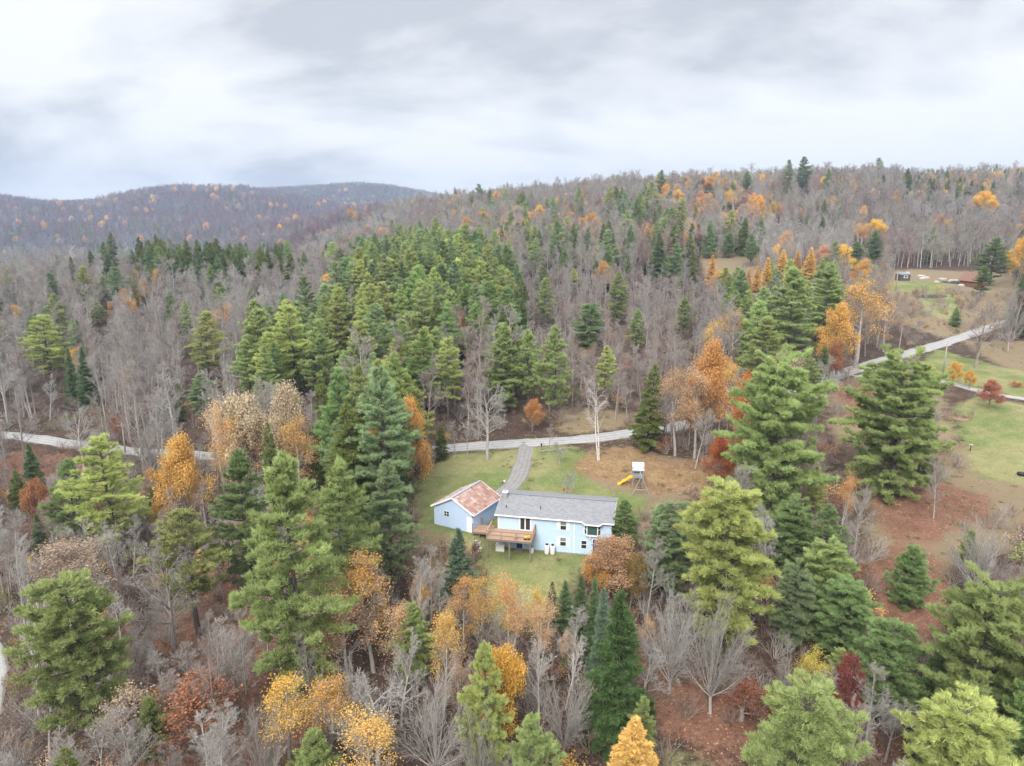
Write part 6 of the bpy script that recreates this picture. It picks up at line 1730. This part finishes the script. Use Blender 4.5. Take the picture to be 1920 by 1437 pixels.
def choose_forest():
    rng = np.random.default_rng(2024)
    P = fill_points(rng); x, y = P[:, 0], P[:, 1]
    z = hgrid(x, y)
    ok = np.ones(len(x), bool)
    for wy, sh in WAYS:
        d, _ = way_dist(wy, x, y, wy.w / 2 + 8); ok &= d > wy.w / 2 + 2.0
    lx = (x - HO[0]) * HX[0] + (y - HO[1]) * HX[1]; ly = (x - HO[0]) * HY[0] + (y - HO[1]) * HY[1]
    ok &= ~((lx > -11) & (lx < HL + 3) & (ly > -5) & (ly < HD + 4))
    x, y, z = x[ok], y[ok], z[ok]
    n = len(x)
    px, py, dep = project(x, y, z)
    # provisional height, zone at 60 % of it
    H = rng.normal(16.5, 2.2, n)
    mx, my, _ = project(x, y, z + H * 0.62)
    zone = np.full(n, -1)
    for i, (nm, poly, mix) in enumerate(Z):
        m = (zone < 0) & in_poly(mx, my, poly); zone[m] = i
    fam = np.empty(n, object)
    u = rng.random(n)
    big = 0.5 + 0.5 * np.sin(x * 0.045 + 1.7) * np.sin(y * 0.038 + 0.6)       # patches
    for i, (nm, poly, mix) in enumerate(Z):
        m = np.where(zone == i)[0]
        ks = list(mix); cs = np.array([mix[k] for k in ks], float)
        if 'hemlock' in mix and 'bare' in mix and nm not in ('hemridge', 'grove', 'pineslope'):
            w = np.tile(cs, (len(m), 1)); kk = ks.index('hemlock'); w[:, kk] *= 0.25 + 1.9 * big[m] ** 2
            if nm == 'far': w[:, kk] *= np.where(y[m] < 1250, 2.4, np.where(y[m] > 2150, 4.0, 0.8))
            if 'leafy' in mix: w[:, ks.index('leafy')] *= 0.3 + 1.6 * (1 - big[m])
        else: w = np.tile(cs, (len(m), 1))
        cum = np.cumsum(w, 1); cum /= cum[:, -1:]
        pick = (u[m][:, None] > cum).sum(1)
        fam[m] = np.array(ks, object)[np.minimum(pick, len(ks) - 1)]
    nmz = np.array([q[0] for q in Z], object)[zone]
    base = dict(pine=18.5, hemlock=16, bare=15.5, leafy=12.5, birch=13, larch=11)
    H = np.array([base[f] for f in fam]) * rng.normal(1.0, 0.18, n).clip(0.55, 1.45)
    H[nmz == 'redbare'] *= 0.62
    H[nmz == 'larchstand'] *= 0.66
    H[(nmz == 'hemridge') & (fam == 'hemlock')] *= 1.2
    H[(nmz == 'far') & (fam == 'leafy')] *= 1.25
    H[np.isin(nmz, ('grove', 'pineslope')) & (y > 112)] *= 0.86
    H[(nmz == 'leftwoods') & (fam == 'pine')] *= 0.8
    H[(nmz == 'hillbare') & (fam == 'bare')] *= 0.8
    H[(fam == 'hemlock') & (y > 330)] *= 0.82
    H[nmz == 'orangeside'] *= 0.85
    low = np.isin(nmz, ('lowleft', 'lowmid', 'lowright'))
    near = (y < 112)
    H[near & low] *= rng.uniform(0.30, 0.80, int((near & low).sum()))
    keep = rng.random(n) < np.where(near & low & (fam != 'bare'), 0.55, np.where(near & (nmz == 'lowright'), 0.75, 1.0))
    keep &= rng.random(n) < np.where(nmz == 'grove', 1.0, 0.93)
    # stay off open ground and do not cover it, nor stand in front of the named trees
    rad = H * 0.17
    _, _, dp = project(x, y, z + H * 0.5)
    for f in (0.0, 0.3, 0.6, 0.85, 1.0):
        qx, qy, qd = project(x, y, z + H * f)
        w = (FPX * rad / qd) * (0.9 if f < 0.9 else 0.3) * (y < 330)
        for k in (-1, 0, 1):
            keep &= ~(covered(qx + k * w, qy) & (y < 330))
    T = np.array(TAKEN)
    for i in range(0, n, 3000):
        s = slice(i, i + 3000)
        D = np.hypot(x[s, None] - T[None, :, 0], y[s, None] - T[None, :, 1])
        keep[s] &= (D > T[None, :, 2] * 0.75 + 0.6).all(1)
    # nothing of the fill hides the crown of a named tree
    tops = []
    for (a, b, r, hh, tx, ty) in TAKEN:
        zz = float(hgrid(a, b)); cx_, cy_, cd = project(a, b, zz + hh * 0.62)
        tops.append((cx_, cy_, cd, FPX * r / cd, FPX * hh * 0.36 / cd))
    tp = np.array(tops)
    for f in (0.45, 0.8, 1.0):
        qx, qy, qd = project(x, y, z + H * f)
        for i in range(0, n, 3000):
            s = slice(i, i + 3000)
            hit = (np.abs(qx[s, None] - tp[None, :, 0]) < tp[None, :, 3] * 0.8) & (np.abs(qy[s, None] - tp[None, :, 1]) < tp[None, :, 4]) & (qd[s, None] < tp[None, :, 2] - 2)
            keep[s] &= ~(hit.any(1) & ((fam[s] != 'bare') | (y[s] > 112) | (H[s] > 10.5)))
    keep &= seen_from_camera(x, y, z + H)
    tx, ty, td = project(x, y, z + H); bx, by, bd = project(x, y, z)
    keep &= (tx > -160) & (tx < PW + 160) & (ty < PH + 120) & (td > 12)
    infr = (tx > -10) & (tx < PW + 10) & (ty < PH)
    k = np.where(keep)[0]
    return x[k], y[k], z[k], H[k], fam[k], nmz[k], (FPX * H / td)[k], infr[k], rng
def pick_key(f, sz, rng):
    far = sz < 34
    if f == 'bare': return ('farbare%d' % rng.integers(0, 3)) if sz < 55 else 'bare%d' % rng.integers(0, 5)
    if f == 'hemlock': return ('farcon%d' % rng.integers(0, 2)) if far else 'hemlock%d' % rng.integers(0, 3)
    if f == 'pine': return ('farcon0' if far else 'pine%d' % rng.integers(0, 5))
    if f == 'leafy': return ('farleaf%d' % rng.integers(0, 2)) if far else ('maple%d' % rng.integers(0, 2) if rng.random() < 0.5 and not (sz > 75) else 'thin%d' % rng.integers(0, 2))
    if f == 'birch': return ('farleaf1' if far else 'birch%d' % rng.integers(0, 2))
    return 'larch%d' % rng.integers(0, 2)
def pick_cols(f, zn, rng, patch=0.5):
    j = rng.normal(1, 0.035, 3).clip(0.85, 1.15)
    g = rng.normal(1, 0.09)
    if f == 'pine': c = [PINE, PINEB, PINEY, PINED, PINE][rng.integers(0, 5)]
    elif f == 'hemlock': c = [HEM, PINED, HEM, SPRU][rng.integers(0, 4)]
    elif f == 'larch': c = [LARG, LARO][rng.integers(0, 2)]
    elif f == 'birch': c = [GOLD, PEACH, YEL][rng.integers(0, 3)]
    elif f == 'leafy':
        c = [YEL, GOLD, PEACH, GOLD, GOLD, TAN][rng.integers(0, 6)]
        if zn in ('far', 'hillbare', 'rest'): c = [GOLD, YEL, PEACH, TAN, GOLD][rng.integers(0, 5)]
    else: c = (0.3, 0.2, 0.1)
    b = {'pine': (0.13, 0.115, 0.10), 'hemlock': (0.12, 0.10, 0.085), 'birch': WHITEB, 'larch': (0.12, 0.1, 0.085)}.get(f, None)
    if b is None:
        b = [GREY, GREY, PALE, REDD, GREY][rng.integers(0, 5)]
        if zn in ('rest', 'hillbare', 'conslope', 'far'):
            q = patch
            b = [GREY, REDD, (0.35, 0.325, 0.275), (0.32, 0.25, 0.23), PALE][int(np.clip(q * 5, 0, 4))] if rng.random() < 0.7 else b
        if zn == 'redbare': b = [REDD, GREY, (0.34, 0.30, 0.28)][rng.integers(0, 3)]
        if zn == 'far': b = [(0.27, 0.25, 0.29), (0.25, 0.22, 0.26), (0.29, 0.19, 0.20), (0.27, 0.21, 0.23), (0.31, 0.30, 0.31)][int(np.clip(patch * 5 + rng.normal(0, 0.8), 0, 4))]
    return tuple(float(v) for v in np.clip(np.array(c) * j * g, 0.01, 0.9)), tuple(float(v) for v in np.clip(np.array(b) * rng.normal(1, 0.1), 0.02, 0.9))
HMEAN = dict(pine=18.5, hemlock=15, bare=14, leafy=12, birch=12, larch=8)
def tone(f, lc, bc):
    if f == 'pine': return 'yellow-green ' if lc[0] > 0.93 * lc[1] else 'dark green ' if lc[1] < 0.32 else 'bluish ' if lc[2] > 0.53 * lc[1] else 'mid-green '
    if f == 'hemlock': return 'olive ' if lc[0] > 0.82 * lc[1] else ''
    if f == 'bare': return 'brownish ' if bc[2] < 0.82 * bc[0] else 'pale ' if bc[0] > 0.38 else ''
    if f in ('leafy', 'birch'): return 'yellow ' if lc[1] > 0.62 * lc[0] else 'peach ' if lc[2] > 0.3 * lc[0] else 'orange '
    return ''
def build_forest():
    x, y, z, H, fam, zn, sz, infr, rng = choose_forest()
    cap = dict(pine=300 - sum(1 for h in HEROES if family(h[0]) == 'pine'), bare=300 - sum(1 for h in HEROES if family(h[0]) == 'bare'),
               hemlock=280, leafy=300 - sum(1 for h in HEROES if family(h[0]) == 'leafy'), birch=270, larch=200)
    solo = np.zeros(len(x), bool)
    for f, c in cap.items():
        m = np.where((fam == f) & infr & (sz > 16))[0]
        m = m[np.argsort(-sz[m])][:max(0, c)]
        solo[m] = True
    keys = list(PROTO); standing = set(h[0] for h in HEROES)
    rows = []
    for i in range(len(x)):
        key = pick_key(fam[i], sz[i], rng); lc, bc = pick_cols(fam[i], zn[i], rng, 0.5 + 0.5 * math.sin(x[i] * 0.021 + 1.1 * math.sin(y[i] * 0.013)) * math.cos(y[i] * 0.017 + 0.7 * math.sin(x[i] * 0.017)))
        sx = rng.uniform(0.85, 1.2); rz = rng.uniform(0, 6.28)
        p = PROTO[key]; s = H[i] / p['H']
        if fam[i] == 'bare' and H[i] < 9: sx *= 1.25
        if key not in standing and infr[i]:
            solo[i] = True
        if solo[i]:
            standing.add(key)
            f = family(key)
            h_ = H[i] / HMEAN[f]; size = 'tall ' if h_ > 1.12 else 'low ' if h_ < 0.86 else ''
            what = size + tone(f, lc, bc) + ADJ[f]
            put_tree(key, x[i], y[i], z[i], H[i], p['W'] * s * sx, rz, lc, bc, '%s %s' % (what, PHRASE[zn[i]]), '%ss %s' % (what, PHRASE[zn[i]]))
        else:
            rows.append((x[i], y[i], z[i] - 0.1, s * sx, s * sx, s, rz, keys.index(key), *lc, *bc))
    print('FOREST solo', int(solo.sum()), {f: int(((fam == f) & solo).sum()) for f in cap}, 'mass', len(rows))
    return np.array(rows)
def scatter_object(name, rows, label, cat):
    """one mass of plants: points carrying instances of the tree meshes"""
    keys = list(PROTO)
    me = bpy.data.meshes.new(name)
    me.vertices.add(len(rows)); me.vertices.foreach_set('co', rows[:, 0:3].astype(np.float32).ravel())
    for nm, typ, sl, fld in (('scl', 'FLOAT_VECTOR', slice(3, 6), 'vector'), ('leafcol', 'FLOAT_VECTOR', slice(8, 11), 'vector'), ('barkcol', 'FLOAT_VECTOR', slice(11, 14), 'vector')):
        a = me.attributes.new(nm, typ, 'POINT'); a.data.foreach_set(fld, rows[:, sl].astype(np.float32).ravel())
    a = me.attributes.new('rotz', 'FLOAT', 'POINT'); a.data.foreach_set('value', rows[:, 6].astype(np.float32))
    a = me.attributes.new('typ', 'INT', 'POINT'); a.data.foreach_set('value', rows[:, 7].astype(np.int32))
    ob = link(name, me)
    tag(ob, label, cat, kind='stuff')
    ng = bpy.data.node_groups.new(name, 'GeometryNodeTree')
    ng.interface.new_socket('Geometry', in_out='INPUT', socket_type='NodeSocketGeometry')
    ng.interface.new_socket('Geometry', in_out='OUTPUT', socket_type='NodeSocketGeometry')
    L = ng.links.new
    gi = N(ng, 'NodeGroupInput'); go = N(ng, 'NodeGroupOutput'); jn = N(ng, 'GeometryNodeJoinGeometry')
    def named(nm, dt):
        n = N(ng, 'GeometryNodeInputNamedAttribute', data_type=dt); n.inputs['Name'].default_value = nm; return n.outputs['Attribute']
    sc, rz, ty = named('scl', 'FLOAT_VECTOR'), named('rotz', 'FLOAT'), named('typ', 'INT')
    cx = N(ng, 'ShaderNodeCombineXYZ'); L(rz, cx.inputs[2])
    for k in sorted(set(rows[:, 7].astype(int))):
        src = SOURCE[keys[k]]
        jj = N(ng, 'GeometryNodeJoinGeometry')
        for o in src:
            oi = N(ng, 'GeometryNodeObjectInfo', transform_space='ORIGINAL'); oi.inputs['Object'].default_value = o
            L(oi.outputs['Geometry'], jj.inputs[0])
        cmp_ = N(ng, 'FunctionNodeCompare', data_type='INT', operation='EQUAL'); L(ty, cmp_.inputs[2]); cmp_.inputs[3].default_value = k
        ip = N(ng, 'GeometryNodeInstanceOnPoints')
        L(gi.outputs[0], ip.inputs['Points']); L(cmp_.outputs[0], ip.inputs['Selection']); L(jj.outputs[0], ip.inputs['Instance'])
        L(cx.outputs[0], ip.inputs['Rotation']); L(sc, ip.inputs['Scale'])
        L(ip.outputs[0], jn.inputs[0])
    L(jn.outputs[0], go.inputs[0])
    md = ob.modifiers.new('scatter', 'NODES'); md.node_group = ng
    return ob
ROWS = build_forest()
# each kind of tree in the mass is grown from the meshes of a tree that stands in the scene
SOURCE = {}
for o in bpy.data.objects:
    if o.type == 'MESH' and o.name.split('.')[0] in ('trunk', 'crown') and o.parent:
        for k, p in PROTO.items():
            if o.data is p['trunk'] or o.data is p['crown']:
                SOURCE.setdefault(k, {})[o.name.split('.')[0]] = o
SOURCE = {k: list(v.values()) for k, v in SOURCE.items() if len(v) == 2}
_keys = list(PROTO)
_have = np.array([_keys[int(r[7])] in SOURCE for r in ROWS])
print('missing source', set(_keys[int(r[7])] for r in ROWS[~_have]))
ROWS = ROWS[_have]
scatter_object('forest', ROWS, 'mass of grey leafless woods with conifers covering the hills out to the skyline', 'forest')
# brush and weeds under and between the trees
def build_brush():
    rng = np.random.default_rng(9)
    rows = []
    for y0, y1, s in ((28, 112, 2.1), (112, 240, 3.6)):
        for yy in np.arange(y0, y1, s):
            half = 0.80 * (yy * CP + 18) + 4
            xs = np.arange(-half, half, s)
            X = xs + rng.uniform(-0.5, 0.5, len(xs)) * s; Y = yy + rng.uniform(-0.5, 0.5, len(xs)) * s
            rows.append(np.c_[X, Y])
    P = np.concatenate(rows); x, y = P[:, 0], P[:, 1]; z = hgrid(x, y)
    px, py, dep = project(x, y, z)
    keep = np.ones(len(x), bool)
    for wy, sh in WAYS:
        d, _ = way_dist(wy, x, y, wy.w / 2 + 4); keep &= d > wy.w / 2 + 0.9
    for p in LAWN[:2] + [LAWN[4]] + DRY[:1] + LEAVES[:3]: keep &= ~in_poly(px, py, p)
    for p in CLEAR[:1] + CLEAR[2:5]: keep &= ~in_poly(px, py, p)
    for p in (DRY[1],): keep &= ~(in_poly(px, py, p) & (rng.random(len(x)) < 0.55))
    lx = (x - HO[0]) * HX[0] + (y - HO[1]) * HX[1]; ly = (x - HO[0]) * HY[0] + (y - HO[1]) * HY[1]
    keep &= ~((lx > -9) & (lx < HL + 2) & (ly > -2) & (ly < HD + 3))
    keep &= rng.random(len(x)) < 0.8
    k = np.where(keep)[0]; keys = list(PROTO)
    out = []
    for i in k:
        u = rng.random()
        key = 'brush0' if u < 0.4 else 'brush1' if u < 0.82 else 'shrub0' if u < 0.92 else 'shrub1'
        s = rng.uniform(0.35, 1.3); rz = rng.uniform(0, 6.28)
        lc = [TAN, RUST, OLIVE, GOLD, (0.30, 0.19, 0.12), HEM][rng.integers(0, 6)]
        bc = [(0.32, 0.28, 0.25), (0.32, 0.245, 0.21), (0.38, 0.345, 0.315), (0.28, 0.205, 0.17)][rng.integers(0, 4)]
        out.append((x[i], y[i], z[i] - 0.05, s * 1.1, s * 1.1, s, rz, keys.index(key), *lc, *bc))
    print('BRUSH', len(out))
    return np.array(out)
SHRUBS = [
 ('shrub0', 905, 1058, 1108, 26, (0.20, 0.085, 0.06), 'dark russet bush beside the bluish spruce'),
 ('shrub1', 893, 1010, 1052, 22, (0.13, 0.06, 0.06), 'maroon bush under the lower deck landing'),
 ('shrub0', 830, 1008, 1060, 30, (0.14, 0.07, 0.07), 'purple-brown bush below the garage gable'),
 ('brush0', 1800, 765, 785, 26, (0.25, 0.2, 0.18), 'bare twiggy bush in the neighbour flower bed'),
 ('brush1', 1825, 762, 782, 18, (0.25, 0.2, 0.18), 'smaller bare bush in the neighbour flower bed'),
 ('brush1', 1048, 1042, 1052, 26, (0.22, 0.16, 0.12), 'low brown weed clump on the lawn below the house'),
 ('shrub1', 1905, 714, 727, 28, (0.55, 0.16, 0.04), 'low rusty orange bush on the neighbour lawn'),
 ('shrub0', 1625, 690, 706, 16, (0.16, 0.11, 0.09), 'dark roadside bush by the neighbour driveway'),
]
SHRUBS += [('tuft0', 1815, 772, 786, 16, (0.42, 0.33, 0.18), 'tan grass clump in the neighbour flower bed'), ('tuft1', 1782, 778, 788, 14, (0.42, 0.33, 0.18), 'low tan grass clump at the edge of the neighbour flower bed')]
for h in SHRUBS: hero(*h)
for o in bpy.data.objects:
    if o.type == 'MESH' and o.name.split('.')[0] in ('trunk', 'crown') and o.parent:
        for k in ('brush0', 'brush1', 'shrub0', 'shrub1', 'tuft0', 'tuft1'):
            p = PROTO[k]
            if o.data is p['trunk'] or o.data is p['crown']:
                SOURCE.setdefault(k, []).append(o)
for k in ('brush0', 'brush1', 'shrub0', 'shrub1', 'tuft0', 'tuft1'):
    seen = {}
    for o in SOURCE[k]: seen[o.data.name] = o
    SOURCE[k] = list(seen.values())
scatter_object('undergrowth', build_brush(), 'tangle of bare brush and weeds under the trees', 'undergrowth')

def build_grass():
    rng = np.random.default_rng(33); n = 26000
    y = 45 + 190 * rng.random(n) ** 0.8; x = rng.uniform(-0.78, 0.78, n) * (y * CP + 16); z = hgrid(x, y)
    px, py, _ = project(x, y, z)
    den = np.full(n, 0.06)
    for p in DRY: den[in_poly(px, py, p)] = 0.22
    for p in LAWN: den[in_poly(px, py, p)] = 0.0
    for wy, sh in WAYS:
        d, _ = way_dist(wy, x, y, 8); w = wy.w / 2
        den[(d > w + 0.3) & (d < w + 1.8)] = 0.5; den[d < w + 0.25] = 0
    lx = (x - HO[0]) * HX[0] + (y - HO[1]) * HX[1]; ly = (x - HO[0]) * HY[0] + (y - HO[1]) * HY[1]
    den[(lx > -0.3) & (lx < HL + 0.3) & (ly > -0.3) & (ly < HD + 0.3)] = 0
    gx = (x - GO[0]) * GX[0] + (y - GO[1]) * GX[1]; gy = (x - GO[0]) * GY[0] + (y - GO[1]) * GY[1]
    den[(gx > -0.3) & (gx < GL + 0.3) & (gy > -0.3) & (gy < GD + 0.3)] = 0
    k = np.where(rng.random(n) < den)[0]; keys = list(PROTO); out = []
    for i in k:
        s = rng.uniform(0.4, 1.1); c = [(0.40, 0.33, 0.20), (0.34, 0.31, 0.16), (0.44, 0.36, 0.24), (0.30, 0.31, 0.14)][rng.integers(0, 4)]
        out.append((x[i], y[i], z[i] - 0.03, s * 1.2, s * 1.2, s * rng.uniform(0.5, 1.1), rng.uniform(0, 6.28), keys.index('tuft%d' % rng.integers(0, 2)), *c, 0.34, 0.26, 0.17))
    print('GRASS', len(out))
    return np.array(out)
scatter_object('dry_grass', build_grass(), 'tan tussocks of dead grass on the meadows and road verges', 'grass')
# ---------------------------------------------------------------- fallen leaves
def build_fallen_leaves():
    rng = np.random.default_rng(21)
    n = 150000
    y = 30 + 110 * rng.random(n) ** 0.9; x = rng.uniform(-0.8, 0.8, n) * (y * CP + 18)
    z = hgrid(x, y); px, py, _ = project(x, y, z)
    den = np.full(n, 0.5)
    for p in LAWN[:2]: den[in_poly(px, py, p)] = 0.04
    for p in DRY[:2]: den[in_poly(px, py, p)] = 0.15
    for p in LEAVES: den[in_poly(px, py, p)] = 0.95
    for wy, sh in WAYS:
        d, _ = way_dist(wy, x, y, 6); den[d < wy.w / 2 + 0.2] = 0.01
    lx = (x - HO[0]) * HX[0] + (y - HO[1]) * HX[1]; ly = (x - HO[0]) * HY[0] + (y - HO[1]) * HY[1]
    den[(lx > -0.1) & (lx < HL + 0.1) & (ly > -0.1) & (ly < HD + 0.1)] = 0
    lx = (x - GO[0]) * GX[0] + (y - GO[1]) * GX[1]; ly = (x - GO[0]) * GY[0] + (y - GO[1]) * GY[1]
    den[(lx > -0.1) & (lx < GL + 0.1) & (ly > -0.1) & (ly < GD + 0.1)] = 0
    k = rng.random(n) < den; x, y, z = x[k], y[k], z[k]; n = len(x)
    a = rng.uniform(0, 6.283, n); s = rng.uniform(0.05, 0.11, n)
    C = np.c_[x, y, z + 0.035]
    U = np.c_[np.cos(a), np.sin(a), rng.normal(0, 0.25, n)] * s[:, None]; S = np.c_[-np.sin(a), np.cos(a), rng.normal(0, 0.25, n)] * s[:, None] * 0.8
    V = np.stack([C - U, C + S, C + U, C - S], 1).reshape(-1, 3)
    m, t, L = mat_new('fallen_leaf')
    b = bsdf_out(t, 0.8, 0.2)
    ti = N(t, 'ShaderNodeAttribute', attribute_name='tint'); r = N(t, 'ShaderNodeValToRGB'); e = r.color_ramp.elements
    e[0].position = 0.0; e[0].color = (0.10, 0.055, 0.035, 1); e[1].position = 1.0; e[1].color = (0.42, 0.30, 0.20, 1)
    for p_, c in ((0.35, (0.20, 0.105, 0.06)), (0.6, (0.30, 0.16, 0.08)), (0.8, (0.40, 0.24, 0.11))):
        q = e.new(p_); q.color = (*c, 1)
    L(ti.outputs['Fac'], r.inputs[0]); L(r.outputs[0], b.inputs['Base Color'])
    me = mesh_arrays('fallen_leaves', V, np.arange(len(V)).reshape(-1, 4), m, rng.random(n))
    tag(link('fallen_leaves', me), 'fallen brown and orange leaves strewn over the ground', 'leaves', kind='stuff')
build_fallen_leaves()
# ---------------------------------------------------------------- the air
def build_haze():
    m, t, L = mat_new('haze')
    o = N(t, 'ShaderNodeOutputMaterial'); v = N(t, 'ShaderNodeVolumePrincipled')
    v.inputs['Color'].default_value = (0.52, 0.69, 1.0, 1); v.inputs['Density'].default_value = 0.00021
    v.inputs['Anisotropy'].default_value = 0.2
    L(v.outputs[0], o.inputs['Volume'])
    b = MB().box(-2800, 2800, -300, 3400, float(GZ.min()) - 2, 230)
    tag(b.build('haze', m), 'thin blue autumn haze filling the valley air', 'haze', kind='stuff')
build_haze()
